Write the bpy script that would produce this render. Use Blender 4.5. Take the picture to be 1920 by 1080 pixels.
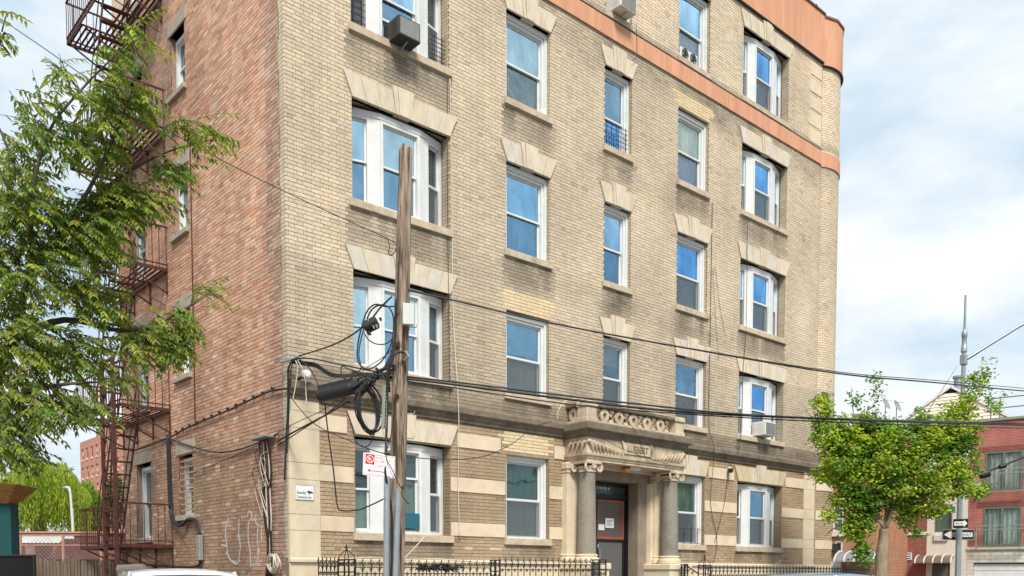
import bpy, math, random
from mathutils import Vector, Matrix, noise as mnoise
random.seed(7)
for o in list(bpy.data.objects): bpy.data.objects.remove(o)
S = bpy.context.scene
COL = S.collection
R = math.radians

# ---------------------------------------------------------------- camera
FPX, PPX, PPY = 1645.0, 960.0, 1166.0
TH, PITCH = R(48.43), math.atan(90 / 1645.0)
FH = Vector((math.cos(TH), math.sin(TH), 0))
RT = Vector((math.sin(TH), -math.cos(TH), 0))
FW = FH * math.cos(PITCH) - Vector((0, 0, 1)) * math.sin(PITCH)
UP = RT.cross(FW)
CAM = Vector((-6.95984, -13.40903, 1.6))
cd = bpy.data.cameras.new('camera'); cam = bpy.data.objects.new('camera', cd); COL.objects.link(cam)
cd.sensor_width = 36; cd.lens = FPX / 1920 * 36; cd.shift_y = (PPY - 540) / 1920
cd.clip_start = 0.1; cd.clip_end = 3000
m = Matrix((RT, UP, -FW)).transposed().to_4x4(); m.translation = CAM
cam.matrix_world = m
S.camera = cam

def ray(u, v): return FW + RT * ((u - PPX) / FPX) + UP * ((PPY - v) / FPX)
def onY(u, v, Y):
    d = ray(u, v); return CAM + d * ((Y - CAM.y) / d.y)
def onX(u, v, X):
    d = ray(u, v); return CAM + d * ((X - CAM.x) / d.x)
def atd(u, v, dep):
    d = ray(u, v); return CAM + d * (dep / d.dot(FH))

# ---------------------------------------------------------------- sky, sun, exposure
SUN_EL, SUN_DIR = R(50), Vector((-0.60, -1.0, 0)).normalized()
w = bpy.data.worlds.new('World'); S.world = w; w.use_nodes = True
nt = w.node_tree; N = nt.nodes; L = nt.links
bg = N['Background']
sky = N.new('ShaderNodeTexSky'); sky.sky_type = 'NISHITA'; sky.sun_disc = False
sky.sun_elevation = SUN_EL; sky.sun_rotation = math.atan2(SUN_DIR.x, SUN_DIR.y)
sky.air_density = 1.0; sky.dust_density = 1.5; sky.ozone_density = 1.0
tc = N.new('ShaderNodeTexCoord')
mp = N.new('ShaderNodeMapping'); mp.inputs['Scale'].default_value = (1.6, 1.6, 4.2); mp.inputs['Location'].default_value = (3.1, 1.7, 0.4)
nz = N.new('ShaderNodeTexNoise'); nz.inputs['Scale'].default_value = 2.0; nz.inputs['Detail'].default_value = 8; nz.inputs['Roughness'].default_value = 0.55
rp = N.new('ShaderNodeValToRGB'); rp.color_ramp.elements[0].position = 0.40; rp.color_ramp.elements[1].position = 0.66
rp.color_ramp.elements[0].color = (0.0, 0.0, 0.0, 1); rp.color_ramp.elements[1].color = (1, 1, 1, 1)
mx = N.new('ShaderNodeMix'); mx.data_type = 'RGBA'
L.new(tc.outputs['Generated'], mp.inputs['Vector']); L.new(mp.outputs[0], nz.inputs['Vector']); L.new(nz.outputs['Fac'], rp.inputs[0])
L.new(rp.outputs[0], mx.inputs[0]); 
hz = N.new('ShaderNodeMix'); hz.data_type = 'RGBA'; hz.inputs[0].default_value = 0.92; L.new(sky.outputs[0], hz.inputs[6]); hz.inputs[7].default_value = (4.05, 5.0, 5.75, 1)
L.new(hz.outputs[2], mx.inputs[6]); mx.inputs[7].default_value = (6.7, 6.8, 6.9, 1)
L.new(mx.outputs[2], bg.inputs[0]); bg.inputs[1].default_value = 0.11
sd = bpy.data.lights.new('sun', 'SUN'); sun = bpy.data.objects.new('sun', sd); COL.objects.link(sun)
sd.energy = 3.3; sd.angle = R(16); sd.color = (1.0, 0.95, 0.86)
sv = Vector((SUN_DIR.x * math.cos(SUN_EL), SUN_DIR.y * math.cos(SUN_EL), math.sin(SUN_EL)))
sun.rotation_euler = sv.to_track_quat('Z', 'Y').to_euler(); sun.location = (0, -30, 40)
S.view_settings.view_transform = 'Standard'; S.view_settings.look = 'None'; S.view_settings.exposure = 0.58; S.view_settings.gamma = 1
S.view_settings.use_curve_mapping = False

# ---------------------------------------------------------------- helpers
def srgb(r, g, b):
    return tuple(((c / 255) / 12.92 if c / 255 <= 0.04045 else ((c / 255 + 0.055) / 1.055) ** 2.4) for c in (r, g, b))
class MB:
    def __init__(s): s.v = []; s.f = []; s.t = []
    def add(s, vs, fs, t=None):
        n = len(s.v); s.v += [tuple(a) for a in vs]
        s.f += [tuple(i + n for i in f) for f in fs]; s.t += [t] * len(fs); return s
    def hexa(s, p, t=None, skip=()):
        fs = [(0, 3, 2, 1), (4, 5, 6, 7), (0, 1, 5, 4), (1, 2, 6, 5), (2, 3, 7, 6), (3, 0, 4, 7)]
        return s.add(p, [f for i, f in enumerate(fs) if i not in skip], t)
    def box(s, x0, x1, y0, y1, z0, z1, t=None, skip=()):
        return s.hexa([(x0, y0, z0), (x1, y0, z0), (x1, y1, z0), (x0, y1, z0), (x0, y0, z1), (x1, y0, z1), (x1, y1, z1), (x0, y1, z1)], t, skip)
    def bbox(s, x0, x1, y0, y1, z0, z1, b=0.01, t=None):
        # box with chamfered vertical + top/bottom edges on all sides
        def ring(z, i): return [(x0 + i + b, y0 + i, z), (x1 - i - b, y0 + i, z), (x1 - i, y0 + i + b, z), (x1 - i, y1 - i - b, z), (x1 - i - b, y1 - i, z), (x0 + i + b, y1 - i, z), (x0 + i, y1 - i - b, z), (x0 + i, y0 + i + b, z)]
        rs = [ring(z0, b), ring(z0 + b, 0), ring(z1 - b, 0), ring(z1, b)]
        return s.loft(rs, True, t)
    def loft(s, rings, caps=True, t=None, closed=True):
        n = len(rings[0]); vs = [p for r in rings for p in r]; fs = []
        for k in range(len(rings) - 1):
            for i in range(n if closed else n - 1):
                j = (i + 1) % n
                fs.append((k * n + i, k * n + j, (k + 1) * n + j, (k + 1) * n + i))
        if caps:
            fs.append(tuple(range(n - 1, -1, -1))); fs.append(tuple((len(rings) - 1) * n + i for i in range(n)))
        return s.add(vs, fs, t)
    def prism(s, poly, y0, y1, t=None):   # poly in XZ (counter-clockwise seen from -Y), extruded along Y
        n = len(poly)
        vs = [(x, y0, z) for x, z in poly] + [(x, y1, z) for x, z in poly]
        fs = [tuple(range(n)), tuple(range(2 * n - 1, n - 1, -1))] + [(i, i + n, (i + 1) % n + n, (i + 1) % n) for i in range(n)]
        return s.add(vs, fs, t)
    def sweepx(s, prof, x0, x1, t=None):  # profile of (y, z) extruded along X
        n = len(prof)
        vs = [(x0, y, z) for y, z in prof] + [(x1, y, z) for y, z in prof]
        fs = [tuple(range(n - 1, -1, -1)), tuple(range(n, 2 * n))] + [(i, (i + 1) % n, (i + 1) % n + n, i + n) for i in range(n)]
        return s.add(vs, fs, t)
    def tube(s, pts, r, n=6, t=None, caps=True):
        pts = [Vector(p) for p in pts]; rings = []; ref = None
        for i, p in enumerate(pts):
            d = (pts[min(i + 1, len(pts) - 1)] - pts[max(i - 1, 0)])
            if d.length < 1e-9: d = Vector((0, 0, 1))
            d.normalize()
            if ref is None: ref = d.orthogonal().normalized()
            ref = (ref - d * ref.dot(d))
            if ref.length < 1e-6: ref = d.orthogonal()
            ref.normalize(); b = d.cross(ref)
            rr = r[i] if isinstance(r, (list, tuple)) else r
            rings.append([p + (ref * math.cos(2 * math.pi * k / n) + b * math.sin(2 * math.pi * k / n)) * rr for k in range(n)])
        return s.loft(rings, caps, t)
    def bar(s, a, b, wdt, hgt=None, t=None):
        a, b = Vector(a), Vector(b); d = (b - a).normalized()
        up = Vector((0, 0, 1)) if abs(d.z) < 0.95 else Vector((0, 1, 0))
        q = d.cross(up).normalized(); u = q.cross(d); hgt = hgt or wdt
        o = [q * (-wdt / 2) - u * hgt / 2, q * wdt / 2 - u * hgt / 2, q * wdt / 2 + u * hgt / 2, q * (-wdt / 2) + u * hgt / 2]
        return s.loft([[a + k for k in o], [b + k for k in o]], True, t)
    def lathe(s, prof, cx, cy, n=20, t=None):  # prof of (r, z)
        rings = [[(cx + r * math.cos(2 * math.pi * k / n), cy + r * math.sin(2 * math.pi * k / n), z) for k in range(n)] for r, z in prof]
        return s.loft(rings, True, t)
    def arc(s, cx, cy, r0, r1, z0, z1, a0, a1, n=14, t=None):
        A = [a0 + (a1 - a0) * k / n for k in range(n + 1)]
        rg = [[(cx + r * math.sin(a), cy - r * math.cos(a), z) for r, z in ((r1, z0), (r1, z1), (r0, z1), (r0, z0))] for a in A]
        return s.loft(rg, True, t)
ORG = {}
def obj(name, mb, mat, parent=None, origin=None, smooth=False):
    me = bpy.data.meshes.new(name)
    if parent is not None and origin is None: origin = ORG[parent.name]
    if origin is None:
        xs = [v[0] for v in mb.v]; ys = [v[1] for v in mb.v]; zs = [v[2] for v in mb.v]
        origin = Vector(((min(xs) + max(xs)) / 2, (min(ys) + max(ys)) / 2, min(zs)))
    origin = Vector(origin)
    me.from_pydata([(v[0] - origin.x, v[1] - origin.y, v[2] - origin.z) for v in mb.v], [], mb.f)
    if any(t is not None for t in mb.t):
        a = me.attributes.new('tint', 'FLOAT_COLOR', 'CORNER'); buf = []
        for f, t in zip(mb.f, mb.t):
            c = list(t or (1, 1, 1)); buf += (c + [1.0]) * len(f)
        a.data.foreach_set('color', buf)
    for mm in (mat if isinstance(mat, (list, tuple)) else [mat]): me.materials.append(mm)
    if smooth:
        me.polygons.foreach_set('use_smooth', [True] * len(me.polygons))
        if smooth != 'all':
            try: me.set_sharp_from_angle(angle=R(40))
            except Exception: pass
    o = bpy.data.objects.new(name, me); COL.objects.link(o); ORG[o.name] = origin
    if parent is not None:
        o.parent = parent; o.location = origin - ORG[parent.name]
    else: o.location = origin
    return o
def tag(o, label=None, cat=None, group=None, kind=None):
    if label: o['label'] = label
    if cat: o['category'] = cat
    if group: o['group'] = group
    if kind: o['kind'] = kind
    return o
def empty(name, loc, label, cat, group=None):
    o = bpy.data.objects.new(name, None); COL.objects.link(o); o.location = loc; ORG[o.name] = Vector(loc)
    o.empty_display_size = 0.2
    return tag(o, label, cat, group)
def inst(src, parent, loc, rot=None, name=None):
    o = src.copy(); o.name = name or src.name.split('.')[0]; COL.objects.link(o); o.parent = parent; o.location = loc
    if rot: o.rotation_euler = rot
    return o
def crom(pts, k=6):
    P = [Vector(p) for p in pts]; out = []
    if len(P) < 3: return P
    for i in range(len(P) - 1):
        a = P[max(i - 1, 0)]; b = P[i]; c = P[i + 1]; d = P[min(i + 2, len(P) - 1)]
        for j in range(k):
            t = j / k
            out.append(0.5 * ((2 * b) + (c - a) * t + (2 * a - 5 * b + 4 * c - d) * t * t + (3 * b - a - 3 * c + d) * t ** 3))
    out.append(P[-1]); return out
def fbm(x, y, z=0.0): return mnoise.noise(Vector((x, y, z))) + 0.5 * mnoise.noise(Vector((x * 2.1, y * 2.1, z + 5))) 

# ---------------------------------------------------------------- materials
def mk(name):
    mt = bpy.data.materials.new(name); mt.use_nodes = True
    return mt, mt.node_tree.nodes, mt.node_tree.links, mt.node_tree.nodes['Principled BSDF']
def mat(name, col, rough=0.7, var=0.12, scale=6.0, bump=0.15, bscale=None, metal=0.0, stain=None, sscale=1.2, spec=0.3, stretch=(1, 1, 1), sfac=0.7, smin=0.48, smax=0.72):
    mt, N, L, p = mk(name)
    p.inputs['Roughness'].default_value = rough; p.inputs['Metallic'].default_value = metal
    p.inputs['Specular IOR Level'].default_value = spec
    g = N.new('ShaderNodeNewGeometry'); vm = N.new('ShaderNodeMapping'); vm.inputs['Scale'].default_value = stretch
    L.new(g.outputs['Position'], vm.inputs['Vector'])
    n = N.new('ShaderNodeTexNoise'); n.inputs['Scale'].default_value = scale; n.inputs['Detail'].default_value = 6; n.inputs['Roughness'].default_value = 0.65
    L.new(vm.outputs[0], n.inputs['Vector'])
    mr = N.new('ShaderNodeMapRange'); mr.inputs[1].default_value = 0.3; mr.inputs[2].default_value = 0.7
    mr.inputs[3].default_value = 1 - var; mr.inputs[4].default_value = 1 + var
    L.new(n.outputs['Fac'], mr.inputs[0])
    hs = N.new('ShaderNodeHueSaturation'); hs.inputs['Color'].default_value = (*col, 1); L.new(mr.outputs[0], hs.inputs['Value'])
    out = hs.outputs[0]
    if stain:
        n2 = N.new('ShaderNodeTexNoise'); n2.inputs['Scale'].default_value = sscale; n2.inputs['Detail'].default_value = 8; n2.inputs['Roughness'].default_value = 0.7
        L.new(vm.outputs[0], n2.inputs['Vector'])
        r2 = N.new('ShaderNodeMapRange'); r2.inputs[1].default_value = smin; r2.inputs[2].default_value = smax; r2.inputs[4].default_value = sfac
        L.new(n2.outputs['Fac'], r2.inputs[0])
        mx = N.new('ShaderNodeMix'); mx.data_type = 'RGBA'; L.new(r2.outputs[0], mx.inputs[0]); L.new(out, mx.inputs[6]); mx.inputs[7].default_value = (*stain, 1)
        out = mx.outputs[2]
    L.new(out, p.inputs['Base Color'])
    if bump:
        nb = N.new('ShaderNodeTexNoise'); nb.inputs['Scale'].default_value = bscale or scale * 8; nb.inputs['Detail'].default_value = 4
        L.new(vm.outputs[0], nb.inputs['Vector'])
        b = N.new('ShaderNodeBump'); b.inputs['Strength'].default_value = bump; b.inputs['Distance'].default_value = 0.01
        L.new(nb.outputs['Fac'], b.inputs['Height']); L.new(b.outputs[0], p.inputs['Normal'])
    return mt
def tintmat(name, atype='GEOMETRY', rough=0.85, var=0.16, white=0.0, transl=0.0, bump=0.35, spec=0.2):
    mt, N, L, p = mk(name)
    a = N.new('ShaderNodeAttribute'); a.attribute_name = 'tint'; a.attribute_type = atype
    g = N.new('ShaderNodeNewGeometry')
    n = N.new('ShaderNodeTexNoise'); n.inputs['Scale'].default_value = 22; n.inputs['Detail'].default_value = 5; n.inputs['Roughness'].default_value = 0.7
    L.new(g.outputs['Position'], n.inputs['Vector'])
    n3 = N.new('ShaderNodeTexNoise'); n3.inputs['Scale'].default_value = 0.9; n3.inputs['Detail'].default_value = 6; n3.inputs['Roughness'].default_value = 0.6
    m3 = N.new('ShaderNodeMapping'); m3.inputs['Scale'].default_value = (1.7, 1.7, 0.4); L.new(g.outputs['Position'], m3.inputs['Vector']); L.new(m3.outputs[0], n3.inputs['Vector'])
    ad = N.new('ShaderNodeMath'); ad.operation = 'MULTIPLY_ADD'; ad.inputs[1].default_value = 0.7
    L.new(n3.outputs['Fac'], ad.inputs[0]); L.new(n.outputs['Fac'], ad.inputs[2])
    mr = N.new('ShaderNodeMapRange'); mr.inputs[1].default_value = 0.6; mr.inputs[2].default_value = 1.1; mr.inputs[3].default_value = 1 - var; mr.inputs[4].default_value = 1 + var
    L.new(ad.outputs[0], mr.inputs[0])
    hs = N.new('ShaderNodeHueSaturation'); L.new(a.outputs['Color'], hs.inputs['Color']); L.new(mr.outputs[0], hs.inputs['Value'])
    out = hs.outputs[0]
    if white:
        nw = N.new('ShaderNodeTexNoise'); nw.inputs['Scale'].default_value = 19.0; nw.inputs['Detail'].default_value = 7; nw.inputs['Roughness'].default_value = 0.75
        L.new(g.outputs['Position'], nw.inputs['Vector'])
        rw = N.new('ShaderNodeMapRange'); rw.inputs[1].default_value = 0.555; rw.inputs[2].default_value = 0.62; rw.inputs[4].default_value = white
        L.new(nw.outputs['Fac'], rw.inputs[0])
        mw = N.new('ShaderNodeMix'); mw.data_type = 'RGBA'; L.new(rw.outputs[0], mw.inputs[0]); L.new(out, mw.inputs[6]); mw.inputs[7].default_value = (0.62, 0.52, 0.43, 1)
        out = mw.outputs[2]
    L.new(out, p.inputs['Base Color']); p.inputs['Roughness'].default_value = rough; p.inputs['Specular IOR Level'].default_value = spec
    if bump:
        b = N.new('ShaderNodeBump'); b.inputs['Strength'].default_value = bump; b.inputs['Distance'].default_value = 0.006
        nb = N.new('ShaderNodeTexNoise'); nb.inputs['Scale'].default_value = 60; nb.inputs['Detail'].default_value = 3
        L.new(g.outputs['Position'], nb.inputs['Vector']); L.new(nb.outputs['Fac'], b.inputs['Height']); L.new(b.outputs[0], p.inputs['Normal'])
    if transl:
        tr = N.new('ShaderNodeBsdfTranslucent'); hl = N.new('ShaderNodeHueSaturation'); hl.inputs['Saturation'].default_value = 1.1; hl.inputs['Value'].default_value = 1.5
        L.new(out, hl.inputs['Color']); L.new(hl.outputs[0], tr.inputs[0])
        ms = N.new('ShaderNodeMixShader'); ms.inputs[0].default_value = transl
        L.new(p.outputs[0], ms.inputs[1]); L.new(tr.outputs[0], ms.inputs[2]); L.new(ms.outputs[0], N['Material Output'].inputs[0])
    return mt
def glassmat(name, tint, fac, rough=0.015, wav=0.0):
    mt, N, L, p = mk(name); N.remove(p)
    t = N.new('ShaderNodeBsdfTransparent'); t.inputs[0].default_value = (0.86, 0.9, 0.9, 1)
    g = N.new('ShaderNodeBsdfGlossy'); g.inputs['Color'].default_value = (*tint, 1); g.inputs['Roughness'].default_value = rough
    fr = N.new('ShaderNodeLayerWeight'); fr.inputs[0].default_value = 0.25
    ad = N.new('ShaderNodeMath'); ad.operation = 'MULTIPLY_ADD'; ad.inputs[1].default_value = 0.6; ad.inputs[2].default_value = fac; ad.use_clamp = True
    L.new(fr.outputs['Fresnel'], ad.inputs[0])
    gg = N.new('ShaderNodeNewGeometry'); gm_ = N.new('ShaderNodeMapping'); gm_.inputs['Scale'].default_value = (2.2, 2.2, 0.9); gm_.inputs['Rotation'].default_value = (0.3, 0.5, 0.2)
    gn = N.new('ShaderNodeTexNoise'); gn.inputs['Scale'].default_value = 1.1; gn.inputs['Detail'].default_value = 5; L.new(gg.outputs['Position'], gm_.inputs[0]); L.new(gm_.outputs[0], gn.inputs['Vector'])
    gr_ = N.new('ShaderNodeMapRange'); gr_.inputs[1].default_value = 0.33; gr_.inputs[2].default_value = 0.67; gr_.inputs[3].default_value = 0.55; gr_.inputs[4].default_value = 1.25; L.new(gn.outputs['Fac'], gr_.inputs[0])
    gx = N.new('ShaderNodeMath'); gx.operation = 'MULTIPLY'; gx.use_clamp = True; L.new(ad.outputs[0], gx.inputs[0]); L.new(gr_.outputs[0], gx.inputs[1])
    ms = N.new('ShaderNodeMixShader'); L.new(gx.outputs[0], ms.inputs[0]); L.new(t.outputs[0], ms.inputs[1]); L.new(g.outputs[0], ms.inputs[2])
    if wav:
        ge = N.new('ShaderNodeNewGeometry'); n = N.new('ShaderNodeTexNoise'); n.inputs['Scale'].default_value = 2.2; n.inputs['Detail'].default_value = 2
        b = N.new('ShaderNodeBump'); b.inputs['Strength'].default_value = wav; b.inputs['Distance'].default_value = 0.02
        L.new(ge.outputs['Position'], n.inputs['Vector']); L.new(n.outputs['Fac'], b.inputs['Height']); L.new(b.outputs[0], g.inputs['Normal'])
    L.new(ms.outputs[0], N['Material Output'].inputs[0]); return mt
def screenmat(name, col, op):
    mt, N, L, p = mk(name); p.inputs['Base Color'].default_value = (*col, 1); p.inputs['Roughness'].default_value = 0.7
    t = N.new('ShaderNodeBsdfTransparent'); ms = N.new('ShaderNodeMixShader'); ms.inputs[0].default_value = op
    L.new(t.outputs[0], ms.inputs[1]); L.new(p.outputs[0], ms.inputs[2]); L.new(ms.outputs[0], N['Material Output'].inputs[0]); return mt
M = {}
M['tan'] = tintmat('tan_brick', 'GEOMETRY', bump=0.3); M['tan1'] = tintmat('tan_brick_single', 'OBJECT', bump=0.3)
M['red'] = tintmat('red_brick', 'GEOMETRY', white=0.8, var=0.28, bump=0.6); M['red1'] = tintmat('red_brick_single', 'OBJECT', white=0.8, var=0.28, bump=0.6)
M['mortar'] = mat('tan_mortar', (0.25, 0.205, 0.155), 0.95, 0.2, 3, 0.4, 80)
M['mortar_red'] = mat('red_mortar', (0.30, 0.20, 0.15), 0.95, 0.2, 3, 0.4, 80)
M['lime'] = mat('limestone', (0.60, 0.52, 0.40), 0.85, 0.14, 7, 0.25, 50, stain=(0.30, 0.245, 0.18), sscale=3.2, sfac=0.45, stretch=(1, 1, 0.35))
M['lime2'] = mat('limestone_pink', (0.60, 0.50, 0.40), 0.85, 0.14, 7, 0.25, 50, stain=(0.34, 0.27, 0.20), sscale=3.2, sfac=0.45, stretch=(1, 1, 0.35))
M['lime3'] = mat('limestone_buff', (0.56, 0.45, 0.30), 0.85, 0.16, 7, 0.25, 50, stain=(0.32, 0.24, 0.15), sscale=3.2, sfac=0.5, stretch=(1, 1, 0.35))
M['lime4'] = mat('limestone_grey', (0.56, 0.51, 0.43), 0.85, 0.14, 7, 0.25, 50, stain=(0.30, 0.26, 0.21), sscale=3.2, sfac=0.45, stretch=(1, 1, 0.35))
M['sill'] = mat('sill_stone', (0.50, 0.41, 0.30), 0.85, 0.18, 9, 0.25, 50, stain=(0.20, 0.155, 0.105), sscale=3.0, sfac=0.6)
M['cream'] = mat('cream_paint_stone', (0.63, 0.53, 0.39), 0.8, 0.07, 4, 0.12, 40, stain=(0.42, 0.33, 0.22), sscale=1.6, sfac=0.5)
M['porch'] = mat('porch_stone', (0.54, 0.445, 0.325), 0.85, 0.18, 8, 0.35, 40, stain=(0.17, 0.14, 0.105), sscale=3.4, sfac=0.75, stretch=(1, 1, 0.5))
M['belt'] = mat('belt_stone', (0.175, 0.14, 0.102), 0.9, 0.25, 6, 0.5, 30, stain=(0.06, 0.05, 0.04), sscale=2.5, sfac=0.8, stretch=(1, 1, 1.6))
M['granite'] = mat('granite', (0.24, 0.22, 0.18), 0.6, 0.45, 60, 0.2, 90, stain=(0.13, 0.10, 0.075), sscale=1.5)
M['orange'] = mat('orange_stucco', (0.59, 0.305, 0.19), 0.9, 0.13, 5, 0.4, 60, stain=(0.44, 0.215, 0.13), sscale=2.2, stretch=(1, 1, 0.14), sfac=0.75)
M['flash'] = mat('flashing', (0.06, 0.045, 0.04), 0.6, 0.3, 8, 0.2)
M['white'] = mat('white_vinyl', (0.66, 0.67, 0.67), 0.45, 0.05, 3, 0.03, stain=(0.52, 0.51, 0.48), sscale=4, sfac=0.5)
M['grey_frame'] = mat('grey_sash', (0.34, 0.34, 0.33), 0.5, 0.1, 8, 0)
M['black'] = mat('black_iron', (0.018, 0.017, 0.016), 0.45, 0.3, 30, 0.3, spec=0.4)
M['rubber'] = mat('black_rubber', (0.02, 0.02, 0.021), 0.5, 0.25, 20, 0.1)
M['rust'] = mat('rust_red_iron', (0.078, 0.024, 0.019), 0.65, 0.35, 10, 0.3, stain=(0.045, 0.018, 0.015), sscale=3)
M['galv'] = mat('galvanized', (0.30, 0.345, 0.37), 0.45, 0.15, 10, 0.08, metal=0.4, stain=(0.22, 0.24, 0.25), sscale=5)
M['ltgrey'] = mat('grey_plastic', (0.56, 0.575, 0.54), 0.5, 0.06, 6, 0.03)
M['signwhite'] = mat('sign_white', (0.80, 0.80, 0.80), 0.4, 0.03, 6, 0)
M['signred'] = mat('sign_red', (0.56, 0.025, 0.035), 0.4, 0.05, 6, 0)
M['signpink'] = mat('sign_faded_red', (0.62, 0.30, 0.30), 0.5, 0.05, 6, 0)
M['signblack'] = mat('sign_black', (0.02, 0.02, 0.022), 0.4, 0.05, 6, 0)
M['cablewhite'] = mat('cable_white', (0.60, 0.54, 0.44), 0.6, 0.1, 10, 0)
M['acwhite'] = mat('ac_white', (0.62, 0.62, 0.58), 0.5, 0.08, 10, 0.03, stain=(0.40, 0.38, 0.33), sscale=6)
M['acgrey'] = mat('ac_grey', (0.28, 0.285, 0.28), 0.55, 0.15, 14, 0.05, metal=0.2)
M['acdark'] = mat('ac_dark', (0.035, 0.035, 0.036), 0.5, 0.2, 14, 0.05)
M['glass'] = glassmat('window_glass', (0.46, 0.77, 1.0), 0.76, wav=0.3)
M['glassD'] = glassmat('window_glass_deep', (0.20, 0.50, 0.92), 0.70, wav=0.35)
M['glassP'] = glassmat('window_glass_pale', (0.62, 0.86, 0.96), 0.62, wav=0.3)
M['glassM'] = glassmat('window_glass_mid', (0.34, 0.58, 0.78), 0.48, wav=0.5)
M['glassL'] = glassmat('window_glass_low', (0.70, 0.80, 0.86), 0.06, wav=0.2)
M['screen'] = screenmat('insect_screen', (0.14, 0.165, 0.18), 0.30)
def curt(name, c, r=0.8): return mat('curtain_' + name, c, r, 0.1, 5, 0.05)
for k, c in dict(dark=(0.03, 0.032, 0.035), grey=(0.17, 0.18, 0.185), pale=(0.55, 0.56, 0.54), green=(0.085, 0.15, 0.115), palegreen=(0.30, 0.37, 0.30), cream=(0.80, 0.76, 0.60), blue=(0.03, 0.36, 0.92), teal=(0.02, 0.11, 0.16), slate=(0.22, 0.29, 0.36), purple=(0.26, 0.25, 0.42), white=(0.72, 0.72, 0.70), sky=(0.30, 0.50, 0.66), wood=(0.42, 0.25, 0.11)).items():
    M['c_' + k] = curt(k, c)
M['conc'] = mat('concrete', (0.36, 0.34, 0.31), 0.9, 0.12, 4, 0.2, 40)
M['asphalt'] = mat('asphalt', (0.05, 0.05, 0.052), 0.9, 0.25, 6, 0.4, 60)
M['earth'] = mat('lot_ground', (0.12, 0.105, 0.08), 0.95, 0.3, 2, 0.4)
M['roof'] = mat('flat_roof', (0.12, 0.12, 0.12), 0.9, 0.2, 2, 0.2)
M['inside'] = mat('room_plaster', (0.16, 0.15, 0.14), 0.9, 0.05, 2, 0)
M['leaf'] = tintmat('leaf', 'GEOMETRY', rough=0.5, var=0.2, transl=0.45, bump=0, spec=0.35)
M['bark'] = mat('bark', (0.115, 0.09, 0.07), 0.95, 0.35, 12, 0.9, 30, stretch=(1, 1, 0.25))
M['barkpale'] = mat('bark_pale', (0.26, 0.20, 0.14), 0.95, 0.3, 12, 0.8, 30, stretch=(1, 1, 0.3))
# ---------------------------------------------------------------- ground (all below eye level, hardly seen)
g = MB().box(-600, 600, -600, 900, -0.6, -0.20); tag(obj('ground', g, M['earth']), kind='structure')
g = MB().box(-600, 600, -17.5, -5.2, -0.19, -0.12)
tag(obj('road', g, M['asphalt']), kind='structure')
g = MB().box(22.5, 33, -5.2, 400, -0.19, -0.122); tag(obj('cross_road', g, M['asphalt']), kind='structure')
g = MB().box(-60, 22.2, -5.0, 0.35, -0.2, 0.0); tag(obj('pavement', g, M['conc']), kind='structure')
g = MB().box(-60, 22.3, -5.2, -5.0, -0.2, 0.012); tag(obj('kerb', g, M['conc']), kind='structure')

# ---------------------------------------------------------------- the apartment building
B = empty('apartment_building', (8, 4, 0), 'five-storey tan brick corner apartment building with orange parapet and red brick side', 'building')
CH = 0.0668
SILL = [2.19, 5.11, 7.92, 10.84, 13.68]; SILLT = [a + 0.13 for a in SILL]
TOP = [4.04, 6.87, 9.76, 12.66, 15.55]
COLX = [(1.26, 3.36), (4.78, 5.97), (7.64, 8.52), (10.21, 11.40), (12.83, 14.97)]
opens = []
for c, (x0, x1) in enumerate(COLX):
    for fl in range(5):
        if c == 2 and fl == 0: continue
        opens.append((x0, x1, SILLT[fl] - 0.02, TOP[fl]))
DOORO = (7.30, 8.86, 0.9, 3.70)
side_opens = []
SA = [(2.79, 4.03), (5.60, 6.90), (8.42, 9.65), (11.16, 12.35), (13.95, 15.2)]
SB = [(2.40, 4.06), (5.25, 6.95), (8.05, 9.62), (10.92, 12.45), (13.8, 15.4)]
for a, b in SA: side_opens.append((4.06, 4.80, a, b))
for a, b in SB: side_opens.append((6.42, 7.30, a, b))

def core(name, s0, s1, z0, z1, ops, fn, d0, d1, mt):
    mb = MB(); zs = sorted(set([z0, z1] + [o[2] for o in ops] + [o[3] for o in ops]))
    for za, zb in zip(zs, zs[1:]):
        zc = (za + zb) / 2; iv = [(s0, s1)]
        for a, b, c, d in ops:
            if c < zc < d:
                iv = [q for p0, p1 in iv for q in ((p0, min(p1, a)), (max(p0, b), p1)) if q[1] - q[0] > 1e-4]
        for a, b in iv: fn(mb, a, b, d0, d1, za, zb)
    return obj(name, mb, mt, B)
def fnF(mb, a, b, d0, d1, za, zb): mb.box(a, b, d0, d1, za, zb)
def fnS(mb, a, b, d0, d1, za, zb): mb.box(d0, d1, a, b, za, zb)
TCX, TCY, TR = 17.25, 0.94, 1.07
front = core('front_wall', 0.008, 17.0, 0, 17.2, opens + [DOORO], fnF, 0.008, 0.36, M['mortar'])
side = core('side_wall', 0.362, 8.2, 0, 17.0, side_opens, fnS, 0.008, 0.36, M['mortar_red'])
tag(side, 'red common brick side wall with pale mineral stains')
mb = MB(); mb.arc(TCX, TCY, 0.6, TR - 0.008, 0, 17.2, R(-40), R(135), 28)
turret = obj('corner_turret', mb, M['mortar'], B, smooth=True)
mb = MB(); mb.box(17.5, 17.9, 1.6, 8.2, 0, 16.9); mb.box(0.37, 17.49, 7.9, 8.19, 0, 16.9)
obj('rear_wall', mb, M['mortar'], B)
mb = MB(); mb.box(0.37, 17.4, 0.4, 7.89, 16.4, 16.55); obj('roof', mb, M['roof'], B)
mb = MB()
for z in (1.2, 4.6, 7.5, 10.35, 13.2): mb.box(0.4, 16.6, 0.4, 7.85, z - 0.12, z)
for x in (4.1, 6.7, 9.4, 12.1): mb.box(x - 0.06, x + 0.06, 0.45, 7.85, 1.3, 16.3)
mb.box(0.5, 16.6, 3.6, 3.72, 1.25, 16.3)
obj('partition', mb, M['inside'], B)

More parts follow.
